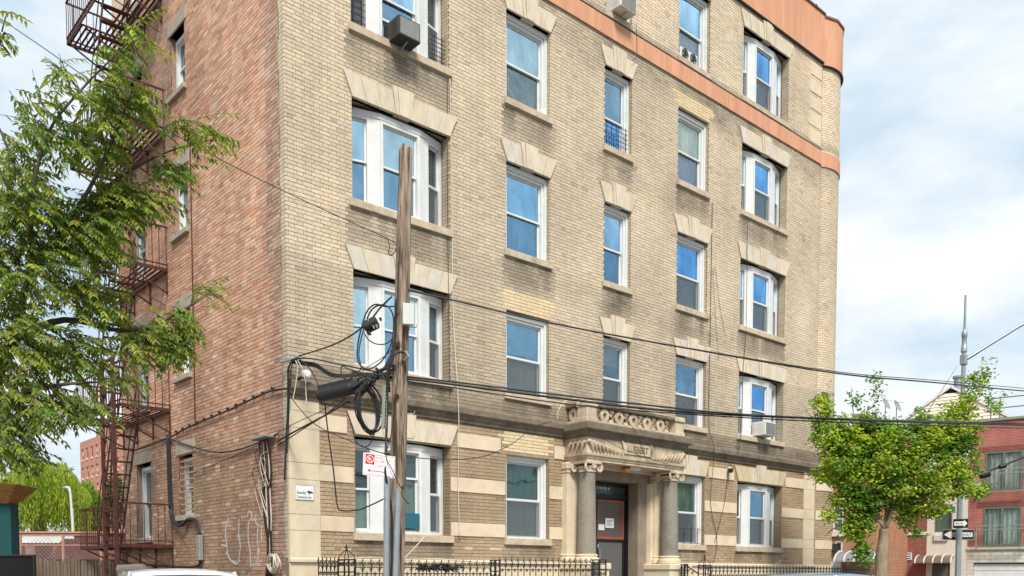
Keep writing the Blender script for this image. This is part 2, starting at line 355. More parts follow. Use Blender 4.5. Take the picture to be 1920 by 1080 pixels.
# bricks -----------------------------------------------------------
def courses(s0, s1, z0, z1, ops, pat, jitter=0.0):
    per = sum(pat) + 0.009 * len(pat); out = []; k = 0; z = z0
    while z + CH <= z1 + 0.01:
        zc = z + CH / 2; iv = [(s0, s1)]
        for a, b, c, d in ops:
            if c < zc < d: iv = [q for p0, p1 in iv for q in ((p0, min(p1, a)), (max(p0, b), p1)) if q[1] - q[0] > 1e-4]
        off = (k % 2) * per / 2 + (0.09 * random.random() * jitter)
        for a, b in iv:
            n0 = math.floor((a - off) / per) - 1; q = off + n0 * per; i = 0
            while q < b:
                ln = pat[i % len(pat)]; x0, x1 = max(q, a), min(q + ln, b)
                if x1 - x0 > 0.028: out.append((x0, x1, z, z + CH - 0.0095, x1 - x0 > ln - 1e-3, k))
                q += ln + 0.009; i += 1
        z += CH; k += 1
    return out
LIGHT = [(4.60, 6.08, 6.88, 7.30), (10.02, 11.62, 12.62, 13.03), (4.62, 6.12, 4.05, 4.48)]
SOOT = [(8.05, 7.62, 1.0, 0.35, 1.0), (10.8, 7.58, 1.1, 0.32, 0.9), (5.4, 7.62, 1.1, 0.32, 0.8), (9.4, 6.6, 2.2, 0.9, 0.35), (2.3, 7.55, 1.3, 0.3, 0.7), (2.3, 10.5, 1.3, 0.35, 0.7), (5.4, 10.55, 1.0, 0.3, 0.5), (8.05, 10.5, 0.9, 0.35, 0.6), (10.8, 10.5, 1.0, 0.3, 0.6), (13.9, 10.5, 1.3, 0.3, 0.6), (13.9, 7.6, 1.3, 0.3, 0.6), (8.2, 12.95, 1.6, 0.5, 0.7), (12.0, 13.0, 1.0, 0.4, 0.7), (16.2, 13.0, 0.6, 0.4, 0.6), (15.3, 5.6, 1.2, 0.8, 0.4), (6.6, 5.5, 1.2, 0.7, 0.7), (11.9, 5.4, 1.5, 0.5, 0.5), (3.9, 5.3, 1.2, 0.5, 0.6), (0.6, 5.2, 0.9, 0.4, 0.5), (10.0, 9.0, 1.6, 1.6, 0.22), (4.1, 8.6, 0.9, 2.0, 0.2)]
def jag(x, z): return 0.07 * math.sin(z * 53) + 0.05 * math.sin(z * 21 + 1)
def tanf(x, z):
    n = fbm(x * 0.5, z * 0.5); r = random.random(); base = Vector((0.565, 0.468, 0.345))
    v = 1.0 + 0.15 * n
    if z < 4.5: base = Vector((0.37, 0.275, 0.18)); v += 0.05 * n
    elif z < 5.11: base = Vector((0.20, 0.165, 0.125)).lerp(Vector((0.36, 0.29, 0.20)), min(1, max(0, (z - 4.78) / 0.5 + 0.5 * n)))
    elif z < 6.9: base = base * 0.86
    for a, b, c, d in LIGHT:
        e = (d - z) / (d - c) * 0.15
        if c < z < d and a + e + jag(x, z) < x < b - e + jag(x + 3, z): return tuple(Vector((0.66, 0.53, 0.34)) * (0.92 + 0.14 * r))
    # soot washed down below sills and lintel ends
    for fl in range(5):
        for x0, x1 in COLX:
            if x0 - 0.12 < x < x1 + 0.1 and 0 < SILL[fl] - z < 0.75:
                k = 1 - (SILL[fl] - z) / 0.75; q = fbm(x * 3, z * 0.6, 3)
                v *= 1 - 0.55 * k * max(0, min(1, 0.6 + q)); base = base.lerp(Vector((0.36, 0.30, 0.22)), 0.5 * k)
            if 0 < z - TOP[fl] - 0.38 < 0.35 and x0 - 0.2 < x < x1 + 0.2: v *= 1 - 0.12 * max(0, fbm(x * 2, z, 9) + 0.4)
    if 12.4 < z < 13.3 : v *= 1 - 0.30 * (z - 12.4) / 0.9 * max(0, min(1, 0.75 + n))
    for bx, bz, sx_, sz_, am in SOOT:
        q = ((x - bx) / sx_) ** 2 + ((z - bz) / sz_) ** 2
        if q < 4:
            k = math.exp(-q) * am * max(0.2, min(1.3, 0.8 + fbm(x * 1.7, z * 1.2, 31))); v *= 1 - 0.30 * k; base = base.lerp(Vector((0.40, 0.345, 0.265)), min(1, 0.55 * k))
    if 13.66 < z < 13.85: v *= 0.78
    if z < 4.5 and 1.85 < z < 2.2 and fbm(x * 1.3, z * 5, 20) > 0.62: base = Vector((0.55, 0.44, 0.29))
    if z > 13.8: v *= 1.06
    v *= 0.91 + 0.18 * r
    if random.random() < 0.03: v *= 0.8
    c = base * v; h = random.uniform(-0.05, 0.05)
    return (c.x * (1 + h * 0.3), c.y, c.z * (1 - h))
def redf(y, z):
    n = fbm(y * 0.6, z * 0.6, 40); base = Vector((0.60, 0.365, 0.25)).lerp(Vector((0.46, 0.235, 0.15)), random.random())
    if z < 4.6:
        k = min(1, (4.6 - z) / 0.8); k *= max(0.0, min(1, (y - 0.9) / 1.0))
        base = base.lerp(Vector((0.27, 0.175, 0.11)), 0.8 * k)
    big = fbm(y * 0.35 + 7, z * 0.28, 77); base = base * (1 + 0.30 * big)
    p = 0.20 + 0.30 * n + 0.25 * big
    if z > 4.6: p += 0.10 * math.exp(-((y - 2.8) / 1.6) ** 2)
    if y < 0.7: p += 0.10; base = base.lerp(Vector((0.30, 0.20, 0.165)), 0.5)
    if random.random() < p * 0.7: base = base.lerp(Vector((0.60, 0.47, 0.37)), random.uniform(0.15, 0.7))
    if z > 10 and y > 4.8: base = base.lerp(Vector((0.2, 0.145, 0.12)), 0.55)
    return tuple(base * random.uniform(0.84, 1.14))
def field(name, lst, pos, tf, mt, mt1, parent, nsingle, n):
    # nearest full bricks are objects of their own, the others one joined part
    def key(b): return (pos((b[0] + b[1]) / 2, b[2], 0) - CAM).length
    vis = []
    for b in lst:
        if b[4] and b[2] > 1.9:
            c = pos((b[0] + b[1]) / 2, b[2], 0) - CAM
            vis.append((c.length, b))
    vis.sort(key=lambda q: q[0]); ones = set(b for _, b in vis[:nsingle]); mb = MB(); meshes = {}
    for b in lst:
        x0, x1, z0, z1, full, k = b; t = tf((x0 + x1) / 2, (z0 + z1) / 2); pr = random.uniform(-0.002, 0.0025)
        def P(s, z, d): return pos(s, z, d)
        if b in ones:
            ln = round(x1 - x0, 3)
            if ln not in meshes:
                o3 = pos(x0, z0, 0); q = MB(); e = 0.004
                ps = [pos(x0, z0, 0.022), pos(x1, z0, 0.022), pos(x1, z1, 0.022), pos(x0, z1, 0.022), pos(x0, z0, e), pos(x1, z0, e), pos(x1, z1, e), pos(x0, z1, e), pos(x0 + e, z0 + e, 0), pos(x1 - e, z0 + e, 0), pos(x1 - e, z1 - e, 0), pos(x0 + e, z1 - e, 0)]
                q.loft([ps[0:4], ps[4:8], ps[8:12]], True)
                me = bpy.data.meshes.new('brick'); me.from_pydata([p - o3 for p in ps], [], q.f); me.materials.append(mt1); meshes[ln] = me
                if n < 0: me.flip_normals()
            o = bpy.data.objects.new('brick', meshes[ln]); COL.objects.link(o); o.parent = parent; o.location = pos(x0, z0, pr) - ORG[parent.name]
            o['tint'] = [t[0], t[1], t[2]]
        else:
            v = [pos(x0, z0, 0.022), pos(x1, z0, 0.022), pos(x1, z1, 0.022), pos(x0, z1, 0.022), pos(x0, z0, pr), pos(x1, z0, pr), pos(x1, z1, pr), pos(x0, z1, pr)]
            fs = [(4, 5, 6, 7), (0, 1, 5, 4), (1, 2, 6, 5), (2, 3, 7, 6), (3, 0, 4, 7)]
            mb.add(v, fs if n > 0 else [f[::-1] for f in fs], t)
    o = obj(name, mb, mt, parent); o['kind'] = 'stuff'; return o
# front: reveals of the openings are left clear; ground floor entrance cut out
bo = [(a, b, c + 0.01, d) for a, b, c, d in opens] + [(6.42, 9.74, 0, 4.6)]
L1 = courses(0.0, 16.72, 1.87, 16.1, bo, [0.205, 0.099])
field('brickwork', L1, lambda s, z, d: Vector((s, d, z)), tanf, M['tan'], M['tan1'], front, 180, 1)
L2 = courses(0.20, 8.2, 1.2, 16.9, side_opens, [0.200, 0.200], 1.0)
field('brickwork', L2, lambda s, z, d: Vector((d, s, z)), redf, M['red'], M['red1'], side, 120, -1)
# tan bricks toothed round the corner and brick reveals beside each window
mb = MB(); k = 0; z = 1.87
while z < 16.6:
    wd = (0.16, 0.19, 0.15, 0.175)[(k // 7) % 4]; cut = 0.205 if k % 2 else 0.099
    for a, b in ((0.0, min(cut, wd) - 0.005), (min(cut, wd) + 0.004, wd)):
        if b - a > 0.02:
            t = Vector(tanf(0.1, max(z, 5.2))) * 1.06
            mb.box(-0.001, 0.02, a, b, z, z + CH - 0.0095, tuple(t), skip=(3,))
    z += CH; k += 1
obj('corner_bricks', mb, M['tan'], side)['kind'] = 'stuff'
mb = MB()
for a, b, c, d in opens:
    k = 0; z = 1.87
    while z < d:
        if z + CH / 2 > c:
            for sx in (a, b):
                y0, y1 = (0.023, 0.19)
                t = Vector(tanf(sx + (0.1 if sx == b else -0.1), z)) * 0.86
                mb.box(sx - 0.012, sx + 0.012, y0, y1, z, z + CH - 0.0095, tuple(t))
        z += CH; k += 1
obj('reveal_bricks', mb, M['tan'], front)['kind'] = 'stuff'
# turret bricks
mb = MB(); k = 0; z = 1.87; step = 0.109 / TR * 1.55
while z < 16.05:
    a = R(-29) + (k % 2) * step * 0.5
    if k % 2: a = R(-29) - step * 0.5
    while a < R(120):
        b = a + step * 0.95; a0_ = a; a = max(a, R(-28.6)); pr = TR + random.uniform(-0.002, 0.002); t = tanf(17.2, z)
        v = []
        for r_, zz in ((TR - 0.02, 0), (pr, 0)):
            for q, zq in ((a, z), (b, z), (b, z + CH - 0.0095), (a, z + CH - 0.0095)):
                v.append((TCX + r_ * math.sin(q), TCY - r_ * math.cos(q), zq))
        mb.add(v, [(4, 5, 6, 7), (0, 1, 5, 4), (1, 2, 6, 5), (2, 3, 7, 6), (3, 0, 4, 7)], t)
        a = a0_ + step
    z += CH; k += 1
obj('brickwork', mb, M['tan'], turret)['kind'] = 'stuff'

# stone trim -------------------------------------------------------
def lintel(x0, x1, zb, h=0.38, nside=3, kw=0.23, band=False):
    cx = (x0 + x1) / 2; sp = 0.17; zt = zb + h
    # keystone of three ribs, middle proud
    key = MB()
    for a0, a1, pr in ((-1, -0.58, 0.048), (-0.55, 0.55, 0.062), (0.58, 1, 0.048)):
        key.prism([(cx + a0 * kw * 0.7, zb - 0.004), (cx + a1 * kw * 0.7, zb - 0.004), (cx + a1 * kw, zt + 0.09), (cx + a0 * kw, zt + 0.09)], -pr, 0.10)
    kx = obj('lintel', key, M['lime'], B)
    for sgn in (-1, 1):
        bx = (x1 - x0) / 2 - kw * 0.7; tx = (x1 - x0) / 2 + sp - kw
        for i in range(nside):
            b0 = kw * 0.7 + bx * i / nside + 0.003; b1 = kw * 0.7 + bx * (i + 1) / nside - 0.003
            t0 = kw + tx * i / nside + 0.003; t1 = kw + tx * (i + 1) / nside - 0.003
            pl = [(cx + sgn * b0, zb), (cx + sgn * b1, zb), (cx + sgn * t1, zt), (cx + sgn * t0, zt)]
            if sgn < 0: pl = [pl[1], pl[0], pl[3], pl[2]]
            obj('voussoir', MB().prism(pl, -0.034 - random.uniform(0, 0.006), 0.10), M[random.choice(('lime', 'lime2', 'lime3', 'lime4') if zb < 5 else ('lime', 'lime', 'lime', 'lime4'))], kx)
    return kx
def sill(x0, x1, z, y=0.0, cuts=1):
    n = max(1, cuts); wd = (x1 - x0) / n
    o = None
    for i in range(n):
        mb = MB().bbox(x0 + i * wd, x0 + (i + 1) * wd - (0.004 if i < n - 1 else 0), -0.055, 0.22, z, z + 0.13, 0.006)
        o = obj('sill', mb, M['sill'], B)
    return o
for c, (x0, x1) in enumerate(COLX):
    for fl in range(5):
        if c == 2 and fl == 0: continue
        sill(x0 - 0.06, x1 + 0.05, SILL[fl], cuts={0: 1, 4: 1}.get(c, 2 if random.random() < 0.4 else 1))
        if (c, fl) in ((1, 1), (3, 3), (1, 0)): continue
        big = c in (0, 4)
        lintel(x0, x1, TOP[fl], nside=3 if big else (2 if c != 2 else 1), kw=0.235)
# ground floor bands and quoins
def stone(name, x0, x1, z0, z1, mt='cream', pr=0.018, parent=None): return obj(name, MB().bbox(x0, x1, -pr, 0.05, z0, z1, 0.004), M[mt], parent or B)
BZ = [(2.33, 2.59), (3.18, 3.45), (4.03, 4.30)]
SEG = [(0.565, 1.225), (3.37, 4.74), (5.99, 6.44), (9.74, 10.18), (11.42, 12.80), (14.98, 16.11)]
for bi, (za, zb) in enumerate(BZ):
    for x0, x1 in SEG:
        if bi == 2:
            x0 -= 0 ; x1 += 0
            if x0 < 1: x1 = 1.10
            elif 3 < x0 < 4: x0 = 3.52; x1 = 4.62
            elif 5 < x0 < 6.3: x0 = 6.13
            elif 9 < x0 < 10: x1 = 10.03
            elif 11 < x0 < 12: x0, x1 = 11.57, 12.66
            elif x0 > 14: x0 = 15.14
        if x1 - x0 > 2: pass
        stone('stone_band', x0, x1, za, zb)
zq = [1.86, 2.325, 2.595, 3.175, 3.455, 4.025, 4.305, 4.5]
for x0, x1 in ((-0.012, 0.56), (16.115, 16.70)):
    for za, zb in zip(zq, zq[1:]): stone('quoin_stone', x0, x1, za + 0.003, zb - 0.002, pr=0.02)
for za, zb in BZ:
    obj('stone_band', MB().arc(TCX, TCY, TR - 0.05, TR + 0.014, za, zb, R(-27), R(115), 20), M['cream'], turret, smooth=True)
for i in range(5):
    stone('quoin_stone', 16.11 - 0.0, 16.69, 13.75 + i * 0.455, 14.105 + i * 0.455, 'cream', 0.012)
# base below the water table
for a, b in ((-0.02, 6.28), (9.9, 16.7)): obj('stone_base', MB().box(a, b, -0.03, 0.02, 0, 1.80), M['cream'], B)
prof = [(-0.075, 1.80), (-0.075, 1.845), (-0.03, 1.868), (0.02, 1.868), (0.02, 1.80)]
for a, b in ((-0.03, 6.28), (9.9, 16.75)): obj('water_table', MB().sweepx(prof, a, b), M['cream'], B)
obj('stone_base', MB().arc(TCX, TCY, TR - 0.1, TR + 0.03, 0, 1.865, R(-28), R(115), 20), M['cream'], turret, smooth=True)
# belt course, stones butted end to end with worn joints
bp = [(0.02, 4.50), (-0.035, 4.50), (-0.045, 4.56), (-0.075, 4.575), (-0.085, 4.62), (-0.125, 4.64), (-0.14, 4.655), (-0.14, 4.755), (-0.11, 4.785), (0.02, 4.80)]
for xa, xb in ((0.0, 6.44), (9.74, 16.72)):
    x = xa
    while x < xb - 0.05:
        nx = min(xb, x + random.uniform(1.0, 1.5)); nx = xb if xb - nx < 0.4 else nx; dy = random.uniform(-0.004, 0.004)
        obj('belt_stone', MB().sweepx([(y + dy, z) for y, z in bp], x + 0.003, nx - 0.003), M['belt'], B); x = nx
mb = MB()
for k in range(len(bp) - 1):
    pass
rings = []
for k in range(23):
    a = R(-30) + k * R(145) / 22
    rings.append([(TCX + (TR - y) * math.sin(a), TCY - (TR - y) * math.cos(a), z) for y, z in bp])
obj('belt_stone', MB().loft(rings), M['belt'], turret)
# orange bands and parapet
x = -0.04
while x < 16.69:
    nx = min(16.70, x + 2.44); dy = random.uniform(-0.003, 0.003)
    obj('orange_band', MB().box(x + 0.002, nx - 0.003, -0.035 + dy, 0.02, 13.27 + random.uniform(-0.006, 0.006), 13.655), M['orange'], B); x = nx
obj('band_flashing', MB().box(-0.04, 16.70, -0.045, 0.02, 13.656, 13.68), M['flash'], B)
obj('orange_band', MB().arc(TCX, TCY, TR - 0.05, TR + 0.03, 13.22, 13.60, R(-29), R(118), 26), M['orange'], turret, smooth=True)
x = -0.06
while x < 16.69:
    nx = min(16.70, x + 2.44); dy = random.uniform(-0.003, 0.003)
    obj('orange_parapet', MB().box(x + 0.002, nx - 0.003, -0.06 + dy, 0.02, 16.07, 17.36), M['orange'], B); x = nx
obj('orange_parapet', MB().arc(TCX, TCY, TR - 0.1, TR + 0.06, 16.0, 17.30, R(-29), R(118), 6), M['orange'], turret)
obj('parapet_flashing', MB().box(-0.06, 16.70, -0.075, 0.02, 16.045, 16.069), M['flash'], B)
obj('parapet_flashing', MB().arc(TCX, TCY, TR - 0.05, TR + 0.075, 15.98, 15.999, R(-29), R(118), 26), M['flash'], turret)
M['coping'] = mat('clay_coping', (0.20, 0.10, 0.08), 0.7, 0.2, 8, 0.2)
x = 0.0
while x < 16.6:
    obj('coping_tile', MB().sweepx([(-0.10, 17.361), (-0.10, 17.40), (-0.02, 17.43), (0.30, 17.43), (0.30, 17.361)], x + 0.004, min(16.7, x + 0.6)), M['coping'], B)
    obj('coping_tile', MB().sweepx([(-0.115, 17.362), (-0.115, 17.415), (-0.03, 17.45), (0.30, 17.45), (0.30, 17.362)], x - 0.05, x + 0.003), M['coping'], B); x += 0.6
obj('coping_tile', MB().arc(TCX, TCY, TR - 0.3, TR + 0.09, 17.301, 17.36, R(-29), R(118), 6), M['coping'], turret)
# cream stucco strip at the rear end of the side wall, top floor
obj('stucco_patch', MB().box(-0.02, 0.02, 7.45, 8.2, 13.3, 16.9), M['cream'], side)

# windows ----------------------------------------------------------
def frame_pts(p0, p1):
    a = Vector((p0[0], p0[1], 0)); b = Vector((p1[0], p1[1], 0)); d = (b - a).normalized(); n = Vector((d.y, -d.x, 0))  # n points outwards
    return a, d, n, (b - a).length
def lbox(mb, a, d, n, s0, s1, o0, o1, z0, z1):
    # s along, o outward offset range (o1 > o0)
    P = lambda s, o, z: a + d * s + n * o + Vector((0, 0, z))
    mb.hexa([P(s0, o1, z0), P(s1, o1, z0), P(s1, o0, z0), P(s0, o0, z0), P(s0, o1, z1), P(s1, o1, z1), P(s1, o0, z1), P(s0, o0, z1)])
def window(p0, p1, z0, z1, up='sky', lo='slate', glass=('glass', 'glass'), fw=0.055, split=0.5, screen=True, lift=0.0, parent=None, dark_lo=False, up_h=1.0, sashmat='white'):
    a, d, n, Lw = frame_pts(p0, p1); zm = z0 + (z1 - z0) * (1 - split)
    f = MB()
    lbox(f, a, d, n, 0, fw, -0.10, 0.02, z0, z1); lbox(f, a, d, n, Lw - fw, Lw, -0.10, 0.02, z0, z1)
    lbox(f, a, d, n, fw, Lw - fw, -0.10, 0.02, z1 - fw, z1); lbox(f, a, d, n, fw, Lw - fw, -0.10, 0.03, z0, z0 + 0.035)
    win = obj('window', f, M['white'], parent or B)
    sw = 0.035; i0, i1 = fw, Lw - fw
    for nm, za, zb, off, gm, cu in (('upper_sash', zm - 0.02, z1 - fw, -0.03, glass[0], up), ('lower_sash', z0 + 0.035 + lift, zm + 0.02 + lift, -0.065, glass[1], lo)):
        s = MB(); lbox(s, a, d, n, i0, i0 + sw, off - 0.03, off, za, zb); lbox(s, a, d, n, i1 - sw, i1, off - 0.03, off, za, zb)
        lbox(s, a, d, n, i0 + sw, i1 - sw, off - 0.03, off, za, za + sw); lbox(s, a, d, n, i0 + sw, i1 - sw, off - 0.03, off, zb - sw, zb)
        obj(nm, s, M['white'] if nm == 'upper_sash' else M[sashmat], win)
        g = MB(); lbox(g, a, d, n, i0 + sw, i1 - sw, off - 0.018, off - 0.014, za + sw, zb - sw); obj('pane', g, M[gm], win)
        if cu:
            # hanging cloth with shallow folds
            cb = MB(); nn = max(6, int((i1 - i0) / 0.035)); top = []; bot = []
            zc0 = za + (zb - za) * (1 - up_h) if nm == 'upper_sash' else za - lift
            for i in range(nn + 1):
                q = i0 + 0.005 + (i1 - i0 - 0.01) * i / nn; o_ = off - 0.050 + 0.012 * math.sin(i * 1.3) + 0.004 * random.random()
                top.append(a + d * q + n * o_ + Vector((0, 0, zb))); bot.append(a + d * q + n * o_ + Vector((0, 0, zc0)))
            cb.add(bot + top, [(i, i + 1, nn + 2 + i, nn + 1 + i) for i in range(nn)]); obj('curtain', cb, M['c_' + cu], win)
    if screen:
        s = MB(); lbox(s, a, d, n, i0 + 0.004, i1 - 0.004, -0.024, -0.021, z0 + 0.05, zm - 0.025); obj('screen', s, M['screen'], win)
        s = MB(); lbox(s, a, d, n, i0, i0 + 0.018, -0.029, -0.019, z0 + 0.036, zm - 0.022); lbox(s, a, d, n, i1 - 0.018, i1, -0.029, -0.019, z0 + 0.036, zm - 0.022); lbox(s, a, d, n, i0 + 0.018, i1 - 0.018, -0.029, -0.019, zm - 0.04, zm - 0.022)
        obj('screen_frame', s, M['grey_frame'], win)
    return win
def single(c, fl, **k):
    x0, x1 = COLX[c]; z0 = SILLT[fl]; z1 = TOP[fl] - 0.015
    # white panning round the frame
    pm = MB(); pm.box(x0 + 0.013, x0 + 0.05, 0.075, 0.2, z0, z1); pm.box(x1 - 0.075, x1 - 0.013, 0.075, 0.2, z0, z1); pm.box(x0 + 0.05, x1 - 0.075, 0.075, 0.2, z1 - 0.085, z1)
    obj('window_panning', pm, M['white'], B)
    return window((x0 + 0.05, 0.13), (x1 - 0.075, 0.13), z0 + 0.004, z1 - 0.085, **k)
def bow(c, fl, cfg):
    x0, x1 = COLX[c]; x0 += 0.012; x1 -= 0.012; cx = (x0 + x1) / 2; z0 = SILLT[fl]; z1 = TOP[fl] - 0.055; hz = z1 - 0.095
    P = [(x0, 0.25), (x0 + 0.43, 0.135), (cx - 0.425, 0.085), (cx + 0.425, 0.085), (x1 - 0.43, 0.135), (x1, 0.25)]
    # curved white head over the five facets
    hd = MB(); Q = []
    for i, (x, y) in enumerate(P):
        Q.append((x, y - 0.028))
    hd.loft([[(x, y, hz), (x, y, z1), (x, y + 0.2, z1), (x, y + 0.2, hz)] for x, y in Q]); obj('bow_head', hd, M['white'], B)
    bs = MB(); bs.loft([[(x, y - 0.0, z0), (x, y - 0.0, z0 + 0.03), (x, y + 0.2, z0 + 0.03), (x, y + 0.2, z0)] for x, y in Q]); obj('bow_seat', bs, M['white'], B)
    for a, b in ((1, 2), (3, 4)):
        aa, d, n, Lw = frame_pts(P[a], P[b]); mbm = MB(); lbox(mbm, aa, d, n, 0, Lw, -0.1, 0.012, z0 + 0.012, hz + 0.006); obj('bow_mullion', mbm, M['white'], B)
    for (a, b), k in zip(((0, 1), (2, 3), (4, 5)), cfg):
        window(P[a], P[b], z0 + 0.03, hz, **k)
D = dict
G2 = ('glassL', 'glassL'); GP = ('glassP', 'glassM'); GD = ('glassD', 'glassM'); GA = ('glass', 'glassM')
bow(0, 0, [D(up='dark', lo='palegreen', glass=G2, screen=False), D(up='green', lo='palegreen', glass=G2, screen=False, split=0.34), D(up='dark', lo='grey', glass=G2)])
bow(0, 1, [D(up='sky', lo='palegreen', glass=('glassP', 'glassP'), screen=False), D(up='sky', lo='sky', glass=GP, screen=False), D(up='slate', lo='dark', glass=G2)])
bow(0, 2, [D(up='sky', lo='sky', glass=GP, screen=False), D(up='pale', lo='sky', glass=GP, screen=False), D(up='green', lo='dark', glass=G2)])
bow(0, 3, [D(up='green', lo='dark', glass=G2), D(up='sky', lo='slate', glass=('glass', 'glassM'), screen=False, lift=0.36), D(up='green', lo='dark', glass=G2)])
bow(0, 4, [D(), D(), D()])
bow(4, 0, [D(up='green', lo='dark', glass=G2), D(up='palegreen', lo='dark', glass=('glassM', 'glassL')), D()])
bow(4, 1, [D(up='sky', lo='dark', glass=('glass', 'glassL')), D(up='slate', lo='dark', glass=('glassD', 'glassL'), screen=False, lift=0.30), D()])
bow(4, 2, [D(up='palegreen', lo='dark', glass=('glass', 'glassL')), D(up='slate', lo='purple', glass=GD), D()])
bow(4, 3, [D(up='green', lo='green', glass=GA), D(up=None, lo='slate', glass=GD), D()])
bow(4, 4, [D(up='teal', lo='dark', glass=GA), D(up=None, lo='slate', glass=GD), D()])
single(1, 0, up='green', lo='palegreen', glass=G2, screen=True)
single(1, 1, up='white', lo='pale', glass=('glassM', 'glassL'), up_h=0.85)
single(1, 2, up='white', up_h=0.25, lo='sky', glass=('glass', 'glassM'), screen=False)
single(1, 3, up=None, lo='green', glass=('glassP', 'glassL'), screen=False)
single(1, 4)
single(2, 1, up='grey', lo='dark', glass=G2, up_h=0.6)
single(2, 2, up=None, lo='sky', glass=('glass', 'glassM'), screen=False)
single(2, 3, up='slate', lo='blue', glass=('glassM', 'glassD'), screen=False, split=0.56)
single(2, 4, up='slate', lo='grey', lift=0.3, screen=False)
single(3, 0, up='palegreen', lo='dark', glass=G2)
single(3, 1, up='white', lo='dark', glass=('glassM', 'glassL'))
single(3, 2, up='sky', up_h=0.4, lo='cream', glass=('glassD', 'glassM'), screen=True)
single(3, 3, up='cream', lo='purple', glass=G2, screen=False)
single(3, 4, up='white', up_h=0.45, lo='purple', glass=('glass', 'glassL'), screen=False)
# side wall windows with slab lintels and sills
for (y0, y1), zs, key in (((4.06, 4.80), SA, 'A'), ((6.42, 7.30), SB, 'B')):
    for i, (za, zb) in enumerate(zs):
        window((0.13, y1 - 0.01), (0.13, y0 + 0.01), za, zb - 0.06, up='slate' if i < 4 else None, lo='dark', glass=('glassL', 'glassL'), fw=0.08, screen=False)
        obj('lintel', MB().bbox(-0.022, 0.2, y0 - 0.12, y1 + 0.10, zb, zb + 0.26, 0.006), M['slab'] if 'slab' in M else M.setdefault('slab', mat('grey_slab', (0.36, 0.31, 0.25), 0.9, 0.15, 6, 0.3)), B)
        obj('sill', MB().bbox(-0.07, 0.12, y0 - 0.07, y1 + 0.07, za - 0.105, za - 0.002, 0.008), M['slab'], B)
# pale security bars in the ground floor side window
mb = MB()
for k in range(9): mb.bar((0.03, 4.07, 2.9 + k * 0.125), (0.03, 4.79, 2.9 + k * 0.125), 0.02, 0.028)
tag(obj('window_bars', mb, M['c_wood']), 'row of horizontal timber bars across the small ground-floor side window', 'window bars')
# ---------------------------------------------------------------- text helper
def textmesh(name, txt, size, mt, parent, loc, rot=None, xs=1.0, extr=0.002, align='LEFT', origin=None):
    cu = bpy.data.curves.new(name, 'FONT'); cu.body = txt; cu.size = size; cu.extrude = extr; cu.align_x = align; cu.resolution_u = 2
    to = bpy.data.objects.new(name, cu); COL.objects.link(to)
    dg = bpy.context.evaluated_depsgraph_get(); me = bpy.data.meshes.new_from_object(to.evaluated_get(dg)); bpy.data.objects.remove(to)
    me.materials.clear(); me.materials.append(mt)
    o = bpy.data.objects.new(name, me); COL.objects.link(o); ORG[o.name] = Vector(loc)
    o.scale = (xs, 1, 1)
    o.rotation_euler = rot or (R(90), 0, 0)
    if parent is not None: o.parent = parent; o.location = Vector(loc) - ORG[parent.name]
    else: o.location = loc
    return o
# ---------------------------------------------------------------- entrance portico
PX0, PX1, PF = 6.43, 9.73, -0.66
def ringrect(prof, x0=PX0, x1=PX1, yf=PF):
    # moulding carried round left side, front and right side; prof of (outward offset, z)
    rg = []
    for (cx, cy, nx, ny) in ((x0, 0.02, -1, 0), (x0, yf, -1, -1), (x1, yf, 1, -1), (x1, 0.02, 1, 0)):
        rg.append([(cx + nx * o, cy + ny * o, z) for o, z in prof])
    return MB().loft(rg, True)
po = obj('portico', ringrect([(-0.55, 4.13), (0.0, 4.13), (0.0, 4.46), (-0.55, 4.46)], PX0 + 0.02, PX1 - 0.02, PF + 0.02), M['porch'], B)
obj('architrave', ringrect([(-0.6, 3.97), (-0.02, 3.97), (-0.02, 4.02), (0.0, 4.025), (0.0, 4.07), (0.035, 4.08), (0.045, 4.125), (-0.6, 4.129)]), M['porch'], po)
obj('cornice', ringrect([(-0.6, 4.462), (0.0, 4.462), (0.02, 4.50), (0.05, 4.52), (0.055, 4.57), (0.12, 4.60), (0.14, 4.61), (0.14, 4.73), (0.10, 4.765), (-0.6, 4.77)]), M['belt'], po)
obj('porch_ceiling', MB().box(PX0 + 0.3, PX1 - 0.3, PF + 0.4, 0.0, 3.99, 4.05), M['porch'], po)
# balustrade: piers, rail, pierced rings
obj('plinth', ringrect([(-0.20, 4.771), (-0.03, 4.771), (-0.03, 4.83), (-0.20, 4.83)]), M['porch'], po)
obj('top_rail', ringrect([(-0.20, 5.11), (-0.05, 5.11), (-0.02, 5.13), (-0.02, 5.19), (-0.20, 5.20)], yf=PF + 0.002), M['belt'], po)
for x in (PX0 + 0.02, PX1 - 0.32):
    mb = MB(); mb.bbox(x, x + 0.30, PF + 0.02, PF + 0.30, 4.831, 5.09, 0.01); mb.bbox(x - 0.02, x + 0.32, PF - 0.0, PF + 0.32, 4.775, 4.87, 0.01)
    mb.bbox(x - 0.025, x + 0.325, PF - 0.012, PF + 0.33, 5.09, 5.21, 0.02); obj('pier', mb, M['porch'], po)
def ringpiece(cx, cy, cz, r0, r1, d, n=18, lob=5, axis='x'):
    rg = []
    for k in range(n):
        a = 2 * math.pi * k / n; ri = r0 * (1 + 0.16 * math.cos(lob * a + math.pi)); c, s = math.cos(a), math.sin(a)
        q = [(ri, -d), (r1, -d * 0.8), (r1, d), (ri, d)]
        rg.append([(cx + r * c, cy + o, cz + r * s) if axis == 'x' else (cx + o, cy + r * c, cz + r * s) for r, o in q])
    mb = MB(); n4 = 4; vs = [p for r in rg for p in r]; fs = []
    for k in range(n):
        for i in range(4): fs.append((k * 4 + i, ((k + 1) % n) * 4 + i, ((k + 1) % n) * 4 + (i + 1) % 4, k * 4 + (i + 1) % 4))
    return mb.add(vs, fs)
